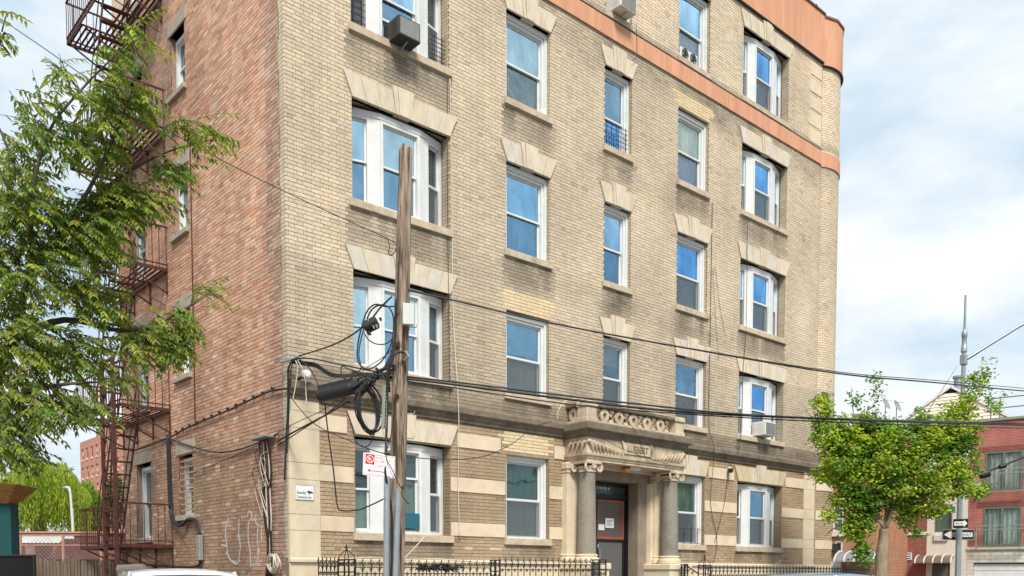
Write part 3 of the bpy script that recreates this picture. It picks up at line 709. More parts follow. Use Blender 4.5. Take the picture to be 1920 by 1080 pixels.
for k in range(5):
    cx = 7.04 + k * 0.468 + 0.02
    o = obj('ring', ringpiece(cx, PF + 0.12, 4.97, 0.062, 0.138, 0.05), M['porch'], po, smooth=True)
for k in range(6):
    cx = 6.83 + k * 0.468; mb = MB()
    for dz, ww in ((4.86, 0.055), (5.07, 0.055)):
        mb.bbox(cx - ww, cx + ww, PF + 0.08, PF + 0.16, dz - 0.035, dz + 0.035, 0.015)
    for j in range(3): mb.lathe([(0.004, 4.90 + j * 0.05), (0.026, 4.92 + j * 0.05), (0.004, 4.94 + j * 0.05)], cx + 0.02 * (-1) ** j, PF + 0.1, 8)
    obj('foliate_block', mb, M['porch'], po)
obj('ring', ringpiece(PX0 + 0.12, PF + 0.48, 4.97, 0.062, 0.138, 0.05, axis='y'), M['porch'], po, smooth=True)
# carved swags and acanthus leaves on the frieze
def swag(x0, z0, x1, z1, big0, big1, n, flip):
    for k in range(n):
        t = (k + 0.5) / n; x = x0 + (x1 - x0) * t; z = z0 + (z1 - z0) * t + 0.02; h = big0 + (big1 - big0) * t
        pts = [(x - flip * h * 0.35, PF + 0.015, z - h * 0.5), (x - flip * h * 0.1, PF - 0.02, z - h * 0.1), (x + flip * h * 0.28, PF - 0.028, z + h * 0.35), (x + flip * h * 0.5, PF - 0.015, z + h * 0.22)]
        obj('acanthus_leaf', MB().tube(crom(pts, 4), [h * q for q in (0.10, 0.12, 0.14, 0.15, 0.16, 0.17, 0.17, 0.16, 0.14, 0.12, 0.10, 0.08, 0.05)], 6), M['porch'], po, smooth=True)
swag(6.50, 4.28, 7.55, 4.17, 0.25, 0.07, 9, -1)
swag(8.58, 4.17, 9.64, 4.28, 0.07, 0.25, 9, 1)
for k in range(4):
    y = PF + 0.10 + k * 0.13; h = 0.24 - 0.02 * k
    obj('acanthus_leaf', MB().tube(crom([(PX0 + 0.005, y + 0.07, 4.16), (PX0 - 0.02, y + 0.02, 4.26), (PX0 - 0.03, y - 0.04, 4.36), (PX0 - 0.012, y - 0.09, 4.33)], 4), [h * q for q in (0.10, 0.12, 0.14, 0.15, 0.16, 0.17, 0.17, 0.16, 0.14, 0.12, 0.10, 0.08, 0.05)], 6), M['porch'], po, smooth=True)
# name panel with scrolled ends and raised letters
mb = MB(); mb.bbox(7.58, 8.50, PF - 0.012, PF + 0.03, 4.20, 4.45, 0.008)
for x in (7.56, 8.52): mb.tube([(x, PF - 0.005, 4.16), (x + 0.02, PF - 0.02, 4.30), (x - 0.02, PF - 0.02, 4.44), (x - 0.05, PF - 0.01, 4.47)], [0.012, 0.02, 0.022, 0.014], 6)
npan = obj('name_panel', mb, M['porch'], po)
M['letter'] = mat('letter_stone', (0.20, 0.16, 0.115), 0.9, 0.2, 8, 0.2)
textmesh('lettering', 'LUEBERT', 0.205, M['letter'], npan, (8.04, PF - 0.014, 4.255), xs=0.86, extr=0.012, align='CENTER')
# columns and pilasters
def column(cx, cy):
    sh = MB().lathe([(0.205, 2.02), (0.20, 2.1), (0.197, 2.6), (0.185, 3.2), (0.172, 3.74)], cx, cy, 28); c = obj('column', sh, M['granite'], B, smooth=True)
    b = MB().lathe([(0.27, 1.84), (0.27, 1.88), (0.275, 1.90), (0.265, 1.935), (0.232, 1.95), (0.225, 1.97), (0.24, 1.985), (0.235, 2.012), (0.207, 2.02)], cx, cy, 28); obj('column_base', b, M['cream'], c, smooth=True)
    cp = MB(); cp.lathe([(0.172, 3.741), (0.195, 3.75), (0.195, 3.775), (0.178, 3.785), (0.20, 3.83), (0.215, 3.86), (0.18, 3.88)], cx, cy, 24)
    cp.bbox(cx - 0.24, cx + 0.24, cy - 0.22, cy + 0.22, 3.91, 3.968, 0.012); obj('capital', cp, M['porch'], c, smooth=True)
    for sx in (-1, 1):
        for sy in (-1, 1):
            v = MB(); pts = []; rad = []
            for k in range(20):
                a = k / 19 * 2.2 * 2 * math.pi; r = 0.085 * (1 - k / 24); pts.append((cx + sx * (0.205 + r * math.sin(a) * 0.7), cy + sy * (0.17 + r * math.sin(a) * 0.4), 3.835 + r * math.cos(a))); rad.append(0.026 * (1 - k / 30))
            v.tube(pts, rad, 6); obj('volute', v, M['porch'], c, smooth=True)
    ro = MB()
    for k in range(7):
        a = k / 7 * 2 * math.pi; ro.tube([(cx, cy - 0.19, 3.87), (cx + 0.05 * math.cos(a), cy - 0.215, 3.87 + 0.05 * math.sin(a)), (cx + 0.075 * math.cos(a), cy - 0.20, 3.87 + 0.075 * math.sin(a))], [0.018, 0.02, 0.008], 6)
    obj('rosette', ro, M['porch'], c, smooth=True)
    return c
column(6.61 + 0.07, -0.43); column(9.55 - 0.07, -0.43)
for x0, x1 in ((6.36, 6.80), (9.28, 9.72)):
    mb = MB(); mb.bbox(x0, x1, -0.16, 0.02, 2.03, 3.80, 0.006); p = obj('pilaster', mb, M['cream'], B)
    mb = MB(); mb.bbox(x0 - 0.03, x1 + 0.03, -0.20, 0.02, 3.801, 3.968, 0.03); mb.bbox(x0 - 0.015, x1 + 0.015, -0.18, 0.02, 3.74, 3.80, 0.012); obj('pilaster_capital', mb, M['porch'], p)
    mb = MB(); mb.bbox(x0 - 0.05, x1 + 0.05, -0.21, 0.02, 1.83, 1.97, 0.03); mb.bbox(x0 - 0.03, x1 + 0.03, -0.19, 0.02, 1.968, 2.03, 0.02); obj('pilaster_base', mb, M['cream'], p)
for x0, x1 in ((6.30, 7.05), (9.10, 9.86)):
    mb = MB(); mb.bbox(x0, x1, -0.75, 0.02, 0, 1.69, 0.01); mb.bbox(x0 - 0.03, x1 + 0.03, -0.79, 0.02, 1.69, 1.829, 0.02); obj('pedestal', mb, M['cream'], B)
# deep rounded cream surround of the doorway
for sx in (-1, 1):
    xo = 8.08 + sx * 1.20; xi = 8.08 + sx * 0.76; rg = []
    for z in (0.9, 3.70 if True else 0):
        pr = []
        for k in range(9):
            a = k / 8 * math.pi / 2; pr.append((xi + (xo - xi) * (0.22 + 0.55 * math.sin(a)) , 0.30 - 0.36 * (1 - math.cos(a)) , z))
        pr = [(xi, 0.36, z), (xi, 0.30, z)] + pr + [(xo - sx * 0.09, -0.06, z), (xo - sx * 0.09, -0.09, z), (xo, -0.09, z), (xo, 0.36, z)]
        rg.append(pr if sx > 0 else pr[::-1])
    obj('door_surround', MB().loft(rg), M['cream'], B, smooth=True)
rg = []
for x in (6.88, 9.28):
    pr = []
    for k in range(9):
        a = k / 8 * math.pi / 2; pr.append((x, 0.30 - 0.36 * (1 - math.cos(a)), 3.70 + 0.02 + 0.20 * math.sin(a)))
    rg.append([(x, 0.36, 3.702), (x, 0.30, 3.702)] + pr + [(x, -0.09, 3.925), (x, -0.09, 3.985), (x, 0.36, 3.985)])
obj('door_surround', MB().loft(rg), M['cream'], B, smooth=True)
# door
mb = MB(); mb.box(7.30, 7.38, 0.30, 0.44, 0.9, 3.70); mb.box(8.80, 8.86, 0.30, 0.44, 0.9, 3.70); mb.box(7.38, 8.80, 0.30, 0.44, 3.62, 3.70); mb.box(7.38, 8.80, 0.30, 0.44, 3.33, 3.42); mb.box(7.70, 7.80, 0.30, 0.44, 0.9, 3.33)
M['doorblack'] = mat('door_black', (0.012, 0.012, 0.013), 0.4, 0.2, 10, 0.05); M['doorgrey'] = mat('door_grey', (0.105, 0.10, 0.098), 0.5, 0.25, 30, 0.1)
M['doorrust'] = mat('door_rust', (0.29, 0.085, 0.045), 0.6, 0.2, 20, 0.1); M['doorwine'] = mat('door_glass_wine', (0.115, 0.085, 0.08), 0.35, 0.3, 90, 0.05)
M['paper'] = mat('paper', (0.78, 0.79, 0.80), 0.8, 0.04, 20, 0)
dr = obj('door', mb, M['doorblack'], B)
obj('transom', MB().box(7.38, 8.80, 0.36, 0.38, 3.42, 3.62), mat('transom_glass', (0.05, 0.055, 0.04), 0.15, 0.2, 10, 0), dr)
mb = MB(); mb.box(7.81, 8.79, 0.345, 0.40, 0.9, 3.33); obj('door_leaf', mb, M['doorblack'], dr)
mb = MB(); mb.box(7.82, 7.87, 0.33, 0.36, 2.40, 3.30); mb.box(8.69, 8.74, 0.33, 0.36, 2.40, 3.30); mb.box(7.87, 8.69, 0.33, 0.36, 3.25, 3.30); mb.box(7.87, 8.69, 0.33, 0.36, 2.40, 2.45)
obj('door_light_frame', mb, M['doorrust'], dr)
obj('door_light', MB().box(7.87, 8.69, 0.34, 0.362, 2.45, 3.25), M['doorwine'], dr)
obj('door_panel', MB().box(7.87, 8.68, 0.335, 0.36, 1.0, 2.32), M['doorgrey'], dr)
mb = MB(); mb.box(7.38, 7.42, 0.33, 0.36, 2.7, 3.30); mb.box(7.66, 7.70, 0.33, 0.36, 2.7, 3.30); obj('side_light_frame', mb, M['doorrust'], dr)
obj('side_light', MB().box(7.38, 7.70, 0.361, 0.39, 0.9, 3.33), M['doorwine'], dr)
mb = MB(); mb.tube([(7.84, 0.30, 1.85), (7.84, 0.26, 1.87), (7.84, 0.26, 2.15), (7.84, 0.30, 2.17)], 0.012, 6); mb.box(7.83, 7.87, 0.32, 0.345, 2.2, 2.28); obj('door_handle', mb, M['galv'], dr)
for x0, x1, z0, z1 in ((8.09, 8.38, 2.66, 2.88), (7.86, 8.06, 2.60, 2.735)):
    n_ = obj('notice', MB().box(x0, x1, 0.325, 0.329, z0, z1), M['paper']); tag(n_, 'white printed notice taped on the dark door, upper right one' if x0 > 8 else 'smaller white paper taped low on the left edge of the door glass', 'notice')
mb = MB()
for k in range(5): mb.box(8.14, 8.14 + random.uniform(0.14, 0.2), 0.3235, 0.3245, 2.83 - k * 0.03, 2.838 - k * 0.03)
obj('print_lines', mb, M['signblack'], bpy.data.objects['notice'])
nl = MB()
M['gold'] = mat('gold_decal', (0.60, 0.50, 0.20), 0.4, 0.1, 10, 0); M['bluedecal'] = mat('blue_decal', (0.05, 0.25, 0.5), 0.4, 0.1, 10, 0)
for x, ww in ((7.83, 0.03), (7.91, 0.07), (8.00, 0.035), (8.06, 0.08), (8.19, 0.06)): nl.box(x, x + ww, 0.355, 0.359, 3.535, 3.585)
obj('gold_lettering', nl, M['gold'], dr)
nl = MB(); nl.box(7.97, 8.04, 0.355, 0.359, 3.47, 3.525); nl.box(8.08, 8.15, 0.355, 0.359, 3.465, 3.525); obj('blue_sticker', nl, M['bluedecal'], dr)
mb = MB()
for k in range(5): mb.box(7.06, 9.09, -0.75 - 0.28 * (4 - k) + 0.28 * 0 if False else -0.05 - 0.26 * (5 - k), 0.34, 0.0 if k == 0 else 0.18 * k + 0.001, 0.18 * (k + 1))
obj('front_steps', mb, M['conc'], B)
# porch lamp: white box with amber lens
pl = empty('porch_light', (8.1, -0.4, 3.9), 'white box porch light with amber lens under the portico ceiling', 'lamp')
obj('housing', MB().bbox(8.0, 8.33, -0.52, -0.25, 3.90, 3.989, 0.012), M['acwhite'], pl)
obj('lens', MB().bbox(7.86, 7.998, -0.50, -0.28, 3.865, 3.93, 0.015), mat('amber_lens', (0.75, 0.33, 0.04), 0.3, 0.05, 5, 0), pl)

# ---------------------------------------------------------------- air conditioners
def ac(name_label, x0, x1, z0, z1, yb, yf, case, face, grp='window air conditioners'):
    a = empty('air_conditioner', ((x0 + x1) / 2, (yb + yf) / 2, z0), name_label, 'air conditioner', grp)
    mb = MB(); mb.bbox(x0, x1, yf, yb, z0, z1, 0.012)
    for k in range(6): mb.box(x0 - 0.004, x0 + 0.003, yf + 0.09, yf + 0.22, z0 + 0.07 + k * (z1 - z0 - 0.1) / 6, z0 + 0.085 + k * (z1 - z0 - 0.1) / 6)
    obj('casing', mb, M[case], a)
    mb = MB(); mb.box(x0 + 0.03, x1 - 0.03, yf - 0.006, yf + 0.005, z0 + 0.03, z1 - 0.03)
    n = int((x1 - x0) / 0.014)
    obj('coil_face', mb, M[face], a)
    mb = MB()
    for k in range(n - 4): mb.box(x0 + 0.035 + k * (x1 - x0 - 0.07) / (n - 4), x0 + 0.039 + k * (x1 - x0 - 0.07) / (n - 4), yf - 0.011, yf - 0.0065, z0 + 0.035, z1 - 0.035)
    obj('coil_fins', mb, M[face], a)
    mb = MB(); mb.bar(((x0 + x1) / 2, yf + 0.08, z0 - 0.01), ((x0 + x1) / 2, yb + 0.02, z0 - 0.12), 0.02); obj('support_bracket', mb, M['galv'], a)
    return a
ac('weathered black air conditioner in the fourth-floor bow window over the street pole', 2.00, 2.46, 10.93, 11.27, 0.12, -0.36, 'acdark', 'acgrey')
ac('white air conditioner in the narrow top-floor window above the orange band', 7.78, 8.30, 13.83, 14.17, 0.14, -0.32, 'acwhite', 'acgrey')
ac('white air conditioner in the second-floor bow window behind the ginkgo', 13.60, 14.12, 5.28, 5.64, 0.10, -0.32, 'acwhite', 'acgrey')
# window guards of thin black bars
def guard(label, p0, p1, z0, z1, n, k, yb):
    o = MB(); a = Vector((p0, yb, 0)); b = Vector((p1, yb, 0))
    for i in range(k):
        z = z0 + (z1 - z0) * i / (k - 1); o.bar((p0, yb, z), (p1, yb, z), 0.010)
    for i in range(n):
        x = p0 + (p1 - p0) * (i + 0.5) / n; o.bar((x, yb - 0.008, z0 - 0.02), (x, yb - 0.008, z1 + 0.03), 0.012)
    return tag(obj('window_guard', o, M['black']), label, 'window guard', 'black window guards')
guard('black wire guard over the bright blue narrow window', 7.66, 8.44, 11.02, 11.52, 5, 6, 0.04)
guard('black upright bars before the ground-floor window right of the portico', 10.24, 11.34, 2.36, 2.72, 4, 2, 0.05)
guard('thin black guard on the left light of the fourth-floor bow window', 1.28, 1.62, 11.02, 11.9, 2, 9, 0.10)
guard('thin black guard on the right light of the fourth-floor bow window', 3.0, 3.34, 11.02, 11.5, 2, 7, 0.08)
mb = MB(); mb.box(1.92, 2.66, 0.03, 0.05, 2.44, 2.72); tag(obj('window_board', mb, M['c_teal']), 'dark teal board filling the bottom of the ground-floor bow window', 'board')
# twin fan in top floor window
tf = empty('window_fan', (10.62, 0.05, 13.82), 'twin window fan standing in the top-floor window left of the bow', 'fan')
obj('fan_body', MB().bbox(10.30, 10.98, 0.03, 0.08, 13.82, 14.12, 0.02), M['ltgrey'], tf)
for x in (10.47, 10.79):
    mb = MB()
    for r_ in (0.05, 0.085, 0.12): mb.tube([(x + r_ * math.cos(a * math.pi / 9), 0.022, 13.97 + r_ * math.sin(a * math.pi / 9)) for a in range(19)], 0.006, 4)
    for a in range(5): mb.bar((x, 0.026, 13.97), (x + 0.12 * math.cos(a * 1.257), 0.026, 13.97 + 0.12 * math.sin(a * 1.257)), 0.03, 0.004)
    obj('fan_grille', mb, M['acdark'], tf)

# ---------------------------------------------------------------- security camera, wall lamp, signs on the wall
sc = empty('security_camera', (12.36, -0.1, 4.25), 'small white dome security camera above the ground-floor bow window', 'camera')
obj('mount', MB().lathe([(0.045, 4.24), (0.05, 4.26), (0.05, 4.33), (0.03, 4.35)], 12.36, -0.08, 12), M['acwhite'], sc, smooth=True)
obj('dome', MB().tube([(12.34, -0.10, 4.26), (12.30, -0.17, 4.245), (12.27, -0.21, 4.235)], [0.06, 0.062, 0.03], 12), M['signblack'], sc, smooth=True)
wl = empty('wall_lamp', (0.22, -0.2, 4.70), 'white round flood lamp on the belt course beside the building corner', 'lamp')
obj('lamp_head', MB().lathe([(0.02, 4.82), (0.07, 4.84), (0.085, 4.89), (0.07, 4.94), (0.02, 4.96)], 0.24, -0.17, 14), M['signwhite'], wl, smooth=True)
obj('lamp_arm', MB().tube([(0.14, -0.06, 4.80), (0.18, -0.12, 4.84), (0.24, -0.17, 4.83)], 0.025, 8), M['acdark'], wl)
ss = empty('security_sign', (0.265, -0.03, 2.85), 'white security cameras in use sign on the cream corner stones', 'sign')
obj('plate', MB().bbox(0.09, 0.44, -0.030, -0.0205, 2.83, 3.09, 0.004), M['signwhite'], ss)
mb = MB()
for a in ((0.095, 0.435, 2.835, 2.84), (0.095, 0.435, 3.08, 3.085), (0.095, 0.10, 2.84, 3.08), (0.43, 0.435, 2.84, 3.08)): mb.box(a[0], a[1], -0.0325, -0.031, a[2], a[3])
obj('border', mb, M['signblack'], ss)
textmesh('lettering', 'Security', 0.072, M['signblack'], ss, (0.115, -0.033, 2.935), xs=0.72, extr=0.001)
textmesh('lettering', 'Cameras In Use', 0.060, M['signblack'], ss, (0.115, -0.033, 2.865), xs=0.70, extr=0.001)
mb = MB(); mb.prism([(0.31, 2.965), (0.385, 2.95), (0.39, 2.985), (0.315, 2.995)], -0.033, -0.031); mb.prism([(0.335, 2.93), (0.35, 2.93), (0.35, 2.955), (0.335, 2.955)], -0.033, -0.031); mb.prism([(0.39, 2.955), (0.41, 2.95), (0.412, 2.98), (0.392, 2.98)], -0.033, -0.031)
obj('camera_icon', mb, M['signblack'], ss)
# ---------------------------------------------------------------- fire escape on the side wall
fe = empty('fire_escape', (-0.5, 6.6, 0), 'rust-red iron fire escape with slatted platforms on the brick side wall', 'fire escape')
FZ = [2.18, 5.00, 7.86, 10.60, 13.28]; FY0, FY1, FX0, FX1 = 5.14, 8.08, -1.02, -0.03
slat = pick = None
for fi, z in enumerate(FZ):
    fr = MB(); fr.bar((FX0, FY0, z), (FX0, FY1, z), 0.02, 0.075); fr.bar((FX1, FY0, z), (FX1, FY1, z), 0.02, 0.075)
    fr.bar((FX0 + 0.01, FY0, z - 0.002), (FX1 - 0.01, FY0, z - 0.002), 0.02, 0.07); fr.bar((FX0 + 0.01, FY1, z - 0.002), (FX1 - 0.01, FY1, z - 0.002), 0.02, 0.07)
    for y in (FY0 + 0.95, FY0 + 1.95): fr.bar((FX0 + 0.01, y, z - 0.03), (FX1 - 0.01, y, z - 0.03), 0.03, 0.03)
    P_ = obj('platform', fr, M['rust'], fe)
    n = 10
    for k in range(n):
        x = FX0 + 0.06 + (FX1 - FX0 - 0.12) * k / (n - 1)
        y0 = FY0 + 0.02; y1 = FY1 - 0.02
        if x < -0.48 and fi > 0:     # stairwell opening in the outer half
            segs = ((y0, FY0 + 0.42), (FY1 - 0.95, y1))
        else: segs = ((y0, y1),)
        for a, b in segs: obj('slat', MB().box(x - 0.021, x + 0.021, a, b, z + 0.008, z + 0.016), M['rust'], P_)
    # brackets
    for y in (FY0 + 0.03, FY0 + 1.0, FY0 + 2.0, FY1 - 0.03):
        mb = MB(); mb.bar((FX0 + 0.12, y, z - 0.04), (-0.02, y, z - 0.46), 0.022, 0.03); mb.bar((-0.025, y, z - 0.04), (-0.025, y, z - 0.50), 0.03, 0.022)
        obj('bracket', mb, M['rust'], fe)
    # railing
    rl = MB(); zt = z + 0.86
    for zz, hh in ((zt, 0.035), (z + 0.10, 0.02)):
        rl.bar((FX0, FY0, zz), (FX0, FY1, zz), 0.03, hh); rl.bar((FX0, FY0, zz + 0.001), (-0.01, FY0, zz + 0.001), 0.03, hh); rl.bar((FX0, FY1, zz + 0.001), (-0.01, FY1, zz + 0.001), 0.03, hh)
    rr = obj('railing', rl, M['rust'], fe)
    pts = [(FX0, FY0 + 0.14 * k) for k in range(1, 21)] + [(FX0 + 0.14 * k, FY0) for k in range(0, 8)] + [(FX0 + 0.14 * k, FY1) for k in range(0, 8)]
    for x, y in pts:
        if pick is None:
            pick = obj('railing_bar', MB().tube([(x, y, z + 0.01), (x, y, zt)], 0.0085, 5), M['rust'], rr, origin=(x, y, z))
        else: inst(pick, rr, Vector((x, y, z)) - ORG[rr.name])
    # stair up to the next platform
    if fi < 4:
        z2 = FZ[fi + 1]; yb, yt = FY0 + 1.85, FY0 + 0.50
        st = MB(); xa, xb = (FX0 + 0.05, FX0 + 0.53)
        for x in (xa, xb): st.bar((x, yb, z + 0.02), (x, yt, z2 + 0.03), 0.018, 0.075)
        so = obj('stair', st, M['rust'], fe)
        for k in range(1, 11):
            t = k / 11; y = yb + (yt - yb) * t; zz = z + (z2 - z) * t
            obj('tread', MB().box(xa + 0.011, xb - 0.011, y - 0.06, y + 0.06, zz - 0.012, zz + 0.012), M['rust'], so)
        st = MB()
        for x in (xa - 0.0, xb + 0.0): st.tube([(x, yb, z + 0.05), (x, yb - 0.05, z + 0.75), (x, yt + 0.02, z2 + 0.70), (x, yt - 0.02, z2 + 0.05)], 0.012, 5)
        obj('hand_rail', st, M['rust'], so)
# hanging drop ladder with guide posts
dl = MB()
for y in (5.30, 6.02):
    dl.bar((-1.10, y, 0.55), (-1.10, y, 5.95), 0.075, 0.05)
dl.bar((-1.10, 5.30, 5.93), (-1.10, 6.02, 5.93), 0.05, 0.05)
dl.bar((-1.06, 5.35, 5.2), (-1.06, 5.98, 2.3), 0.03, 0.03); dl.bar((-1.07, 5.98, 5.6), (-1.07, 5.35, 3.4), 0.025, 0.025)
lo = obj('drop_ladder', dl, M['rust'], fe)
for k in range(16): obj('rung', MB().bar((-1.10, 5.32, 0.8 + k * 0.30), (-1.10, 6.0, 0.8 + k * 0.30), 0.022), M['rust'], lo)
for z in (4.45, 7.3, 10.1, 12.8): obj('tie_rod', MB().bar((-0.9, 5.6, z + 0.38), (-0.02, 5.3, z - 0.12), 0.016), M['rust'], fe)

# ---------------------------------------------------------------- cables and conduit on the side wall
def cable(label, pts, r, mt='rubber', name='cable', k=6, group=None, n=6):
    return tag(obj(name, MB().tube(crom(pts, k), r, n), M[mt], smooth='all'), label, 'cable', group)
def S_(y, z, x=-0.04): return (x, y, z)
c1 = cable('thick black cable strung under the red brick from corner to drainpipe', [S_(-0.02, 4.64), S_(0.72, 4.69), S_(2.03, 4.61), S_(4.06, 4.53), S_(5.26, 4.44), S_(7.5, 4.40)], 0.017)
for k in range(14):
    y = 0.5 + k * 0.36; z = 4.70 - (y - 0.72) * 0.047 + 0.012
    obj('clip', MB().bbox(-0.06, -0.005, y - 0.012, y + 0.012, z - 0.02, z + 0.024, 0.004), M['rubber'], c1)
cable('sagging black cable crossing the middle of the brick side wall', [S_(0.3, 3.95), S_(1.0, 3.88), S_(1.97, 3.84), S_(3.0, 3.92), S_(4.08, 4.15), S_(5.2, 4.42)], 0.013)
cable('flat black strap of cable under the meter shelf on the side wall', [S_(0.95, 3.84), S_(1.5, 3.80), S_(2.1, 3.74), S_(3.9, 3.60)], 0.008, 'rust')
for i, (y0, y1, y2, r_, mt_) in enumerate(((0.84, 0.80, 0.70, 0.022, 'rubber'), (0.70, 0.66, 0.66, 0.026, 'rust'), (0.78, 0.74, 0.62, 0.014, 'cablewhite'), (0.62, 0.60, 0.64, 0.012, 'cablewhite'), (0.90, 0.86, 0.73, 0.010, 'rubber'), (0.56, 0.63, 0.60, 0.015, 'rubber'))):
    cable(('thick black riser cable leftmost in the bundle by the corner', 'brown conduit riser in the middle of the cable bundle by the corner', 'pale riser cable beside the brown conduit near the corner', 'thin pale riser cable right of the brown conduit near the corner', 'thinnest black cable on the left edge of the riser bundle', 'black riser cable nearest the corner in the bundle')[i],
          [S_(y0, 3.86, -0.05 - 0.012 * i), S_(y0 - 0.03, 3.4, -0.06), S_(y1, 2.9, -0.05), S_(y1 - 0.05, 2.5, -0.06), S_(y2, 2.1, -0.05), S_(y2 + random.uniform(-0.05, 0.08), 1.55, -0.06)], r_, mt_, group='riser cables by the corner')
tag(obj('bracket_shelf', MB().bbox(-0.20, -0.01, 0.45, 1.04, 3.90, 3.945, 0.008), M['acgrey']), 'small grey shelf bracket above the cable bundle on the side wall', 'bracket')
# loose pale wires and loops hanging from the shelf
for i in range(9):
    y = random.uniform(0.5, 0.98); z = random.uniform(3.1, 3.85); a = random.uniform(0.08, 0.2)
    cable('loose wire tail curling out of the cable bundle by the corner', [S_(y, z, -0.06), S_(y + a, z - 0.06, -0.12), S_(y + a * 0.9, z - 0.25, -0.1), S_(y + 0.02, z - 0.4 - a, -0.07)], 0.006, 'cablewhite' if i % 3 else 'rubber', group='loose wire tails')
cl = MB()
for j in range(11):
    r_ = random.uniform(0.10, 0.155); cy, cz = 0.36 + random.uniform(-0.02, 0.02), 1.78 + random.uniform(-0.02, 0.02); x = -0.08 - 0.01 * j
    cl.tube([(x + 0.015 * math.sin(a * 0.7 + j), cy + r_ * math.cos(a * math.pi / 10), cz + r_ * math.sin(a * math.pi / 10) * 1.1) for a in range(21)], 0.008, 5)
tag(obj('cable_coil', cl, M['cablewhite'], smooth='all'), 'coil of white cable hung low beside the building corner', 'cable')
for i, (y0, r_) in enumerate(((5.24, 0.03), (5.15, 0.022))):
    cable(('thick black vertical cable left of the barred side window', 'thinner black vertical cable next to the barred side window')[i], [S_(y0, 4.5, -0.05), S_(y0 - 0.01, 3.6, -0.05), S_(y0 - 0.06, 2.95, -0.05), S_(y0 - 0.25, 2.72, -0.08), S_(y0 - 0.7, 2.58, -0.09 - 0.03 * i), S_(y0 - 1.0, 2.68 + 0.03 * i, -0.07), S_(y0 - 1.35, 2.66, -0.06), S_(3.66, 2.45, -0.06), S_(3.64, 2.2, -0.05)], r_, group='cables by the barred window')
mb = MB(); mb.bbox(-0.10, -0.01, 3.57, 3.72, 1.86, 2.36, 0.015); tag(obj('conduit_box', mb, M['acgrey']), 'dark grey metal conduit cover on the side wall below the looping cables', 'conduit')
cable('dark conduit bending along the foot of the side wall', [S_(3.64, 1.86, -0.05), S_(3.75, 1.76, -0.06), S_(4.4, 1.74, -0.06), S_(6.6, 1.80, -0.06)], 0.025)
cable('thin brown downspout wire beside the upper side windows', [S_(3.84, 9.9, -0.02), S_(3.84, 8.0, -0.02), S_(3.85, 4.6, -0.02)], 0.010, 'rust')
# spray paint on the side wall (thin proud strokes)
M['spray'] = screenmat('spray_paint', (0.68, 0.66, 0.66), 0.75)
gr = empty('graffiti', (0, 1.7, 1.75), 'faint white spray-painted tag low on the brick side wall', 'graffiti')
def stroke(pts, r_=0.014):
    P_ = crom([Vector((a, b, 0)) for a, b in pts], 6); rg = []
    for i, p in enumerate(P_):
        d = (P_[min(i + 1, len(P_) - 1)] - P_[max(i - 1, 0)]).normalized(); q = Vector((-d.y, d.x, 0)) * r_
        rg.append([(-0.004, p.x - q.x, p.y - q.y), (-0.004, p.x + q.x, p.y + q.y), (0.002, p.x + q.x, p.y + q.y), (0.002, p.x - q.x, p.y - q.y)])
    obj('stroke', MB().loft(rg), M['spray'], gr)
for pts in ([(2.4, 2.62), (2.55, 2.45), (2.50, 2.1), (2.42, 1.9), (2.1, 1.78), (1.95, 1.85)], [(1.95, 2.60), (1.98, 2.3), (1.92, 2.1), (2.0, 1.85)], [(1.62, 2.62), (1.52, 2.72), (1.42, 2.62), (1.56, 2.5), (1.58, 2.2), (1.52, 2.0), (1.5, 1.72)], [(1.25, 2.68), (1.27, 2.5), (1.12, 2.45)], [(1.2, 2.40), (1.22, 2.15), (1.2, 1.95), (1.25, 1.8), (1.5, 1.74)], [(0.95, 2.52), (1.05, 2.42), (1.06, 2.18)], [(1.22, 2.1), (1.15, 1.98)], [(2.75, 2.15), (2.5, 2.1), (2.55, 1.95)]): stroke(pts)

# ---------------------------------------------------------------- wooden utility pole and its gear
M['pole'] = mat('pole_wood', (0.27, 0.205, 0.15), 0.9, 0.75, 24, 1.0, 60, stain=(0.045, 0.026, 0.016), sscale=15, stretch=(1, 1, 0.055), sfac=0.92, smin=0.50, smax=0.585)
pt_, pb_ = Vector((-0.085, -3.54, 7.22)), Vector((-0.31, -3.46, 0.0))
up_ = empty('utility_pole', pb_, 'weathered leaning wooden utility pole with a split top at the kerb', 'pole')
mb = MB(); rings = []; NS = 44; NK = 60
for k in range(NK + 1):
    t = k / NK; c = pb_.lerp(pt_, t); r0 = 0.125 + (0.088 - 0.125) * t; rg = []
    for i in range(NS):
        a = 2 * math.pi * i / NS
        r_ = r0 * (1 + 0.05 * mnoise.noise(Vector((math.cos(a) * 3, math.sin(a) * 3, c.z * 0.5))) + 0.07 * mnoise.noise(Vector((math.cos(a) * 7, math.sin(a) * 7, c.z * 0.35 + 9))) - 0.22 * max(0, mnoise.noise(Vector((math.cos(a) * 4.5 + 3, math.sin(a) * 4.5, c.z * 0.22))) - 0.25))
        if 4.2 < c.z < 5.2: r_ *= 1 + 0.20 * max(0, math.cos(a - 3.6)) * math.exp(-((c.z - 4.55) / 0.35) ** 2) + 0.03 * mnoise.noise(Vector((a * 2, c.z * 6, 2)))
        if c.z > 6.2: r_ *= 1 - 0.13 * max(0, mnoise.noise(Vector((a * 1.2, c.z * 3, 5))))
        zz = c.z + (0.10 * mnoise.noise(Vector((a * 1.5, 3, 1))) if k == NK else 0)
        rg.append((c.x + r_ * math.cos(a), c.y + r_ * math.sin(a), zz))
    rings.append(rg)
mb.loft(rings); obj('shaft', mb, M['pole'], up_, smooth='all')
def pole_at(z): return pb_.lerp(pt_, z / 7.22)
def pq(u, v, off=-0.12): # point on the camera side of the pole line
    d = ray(u, v); t = (11.9 + off) / d.dot(FH); return CAM + d * t
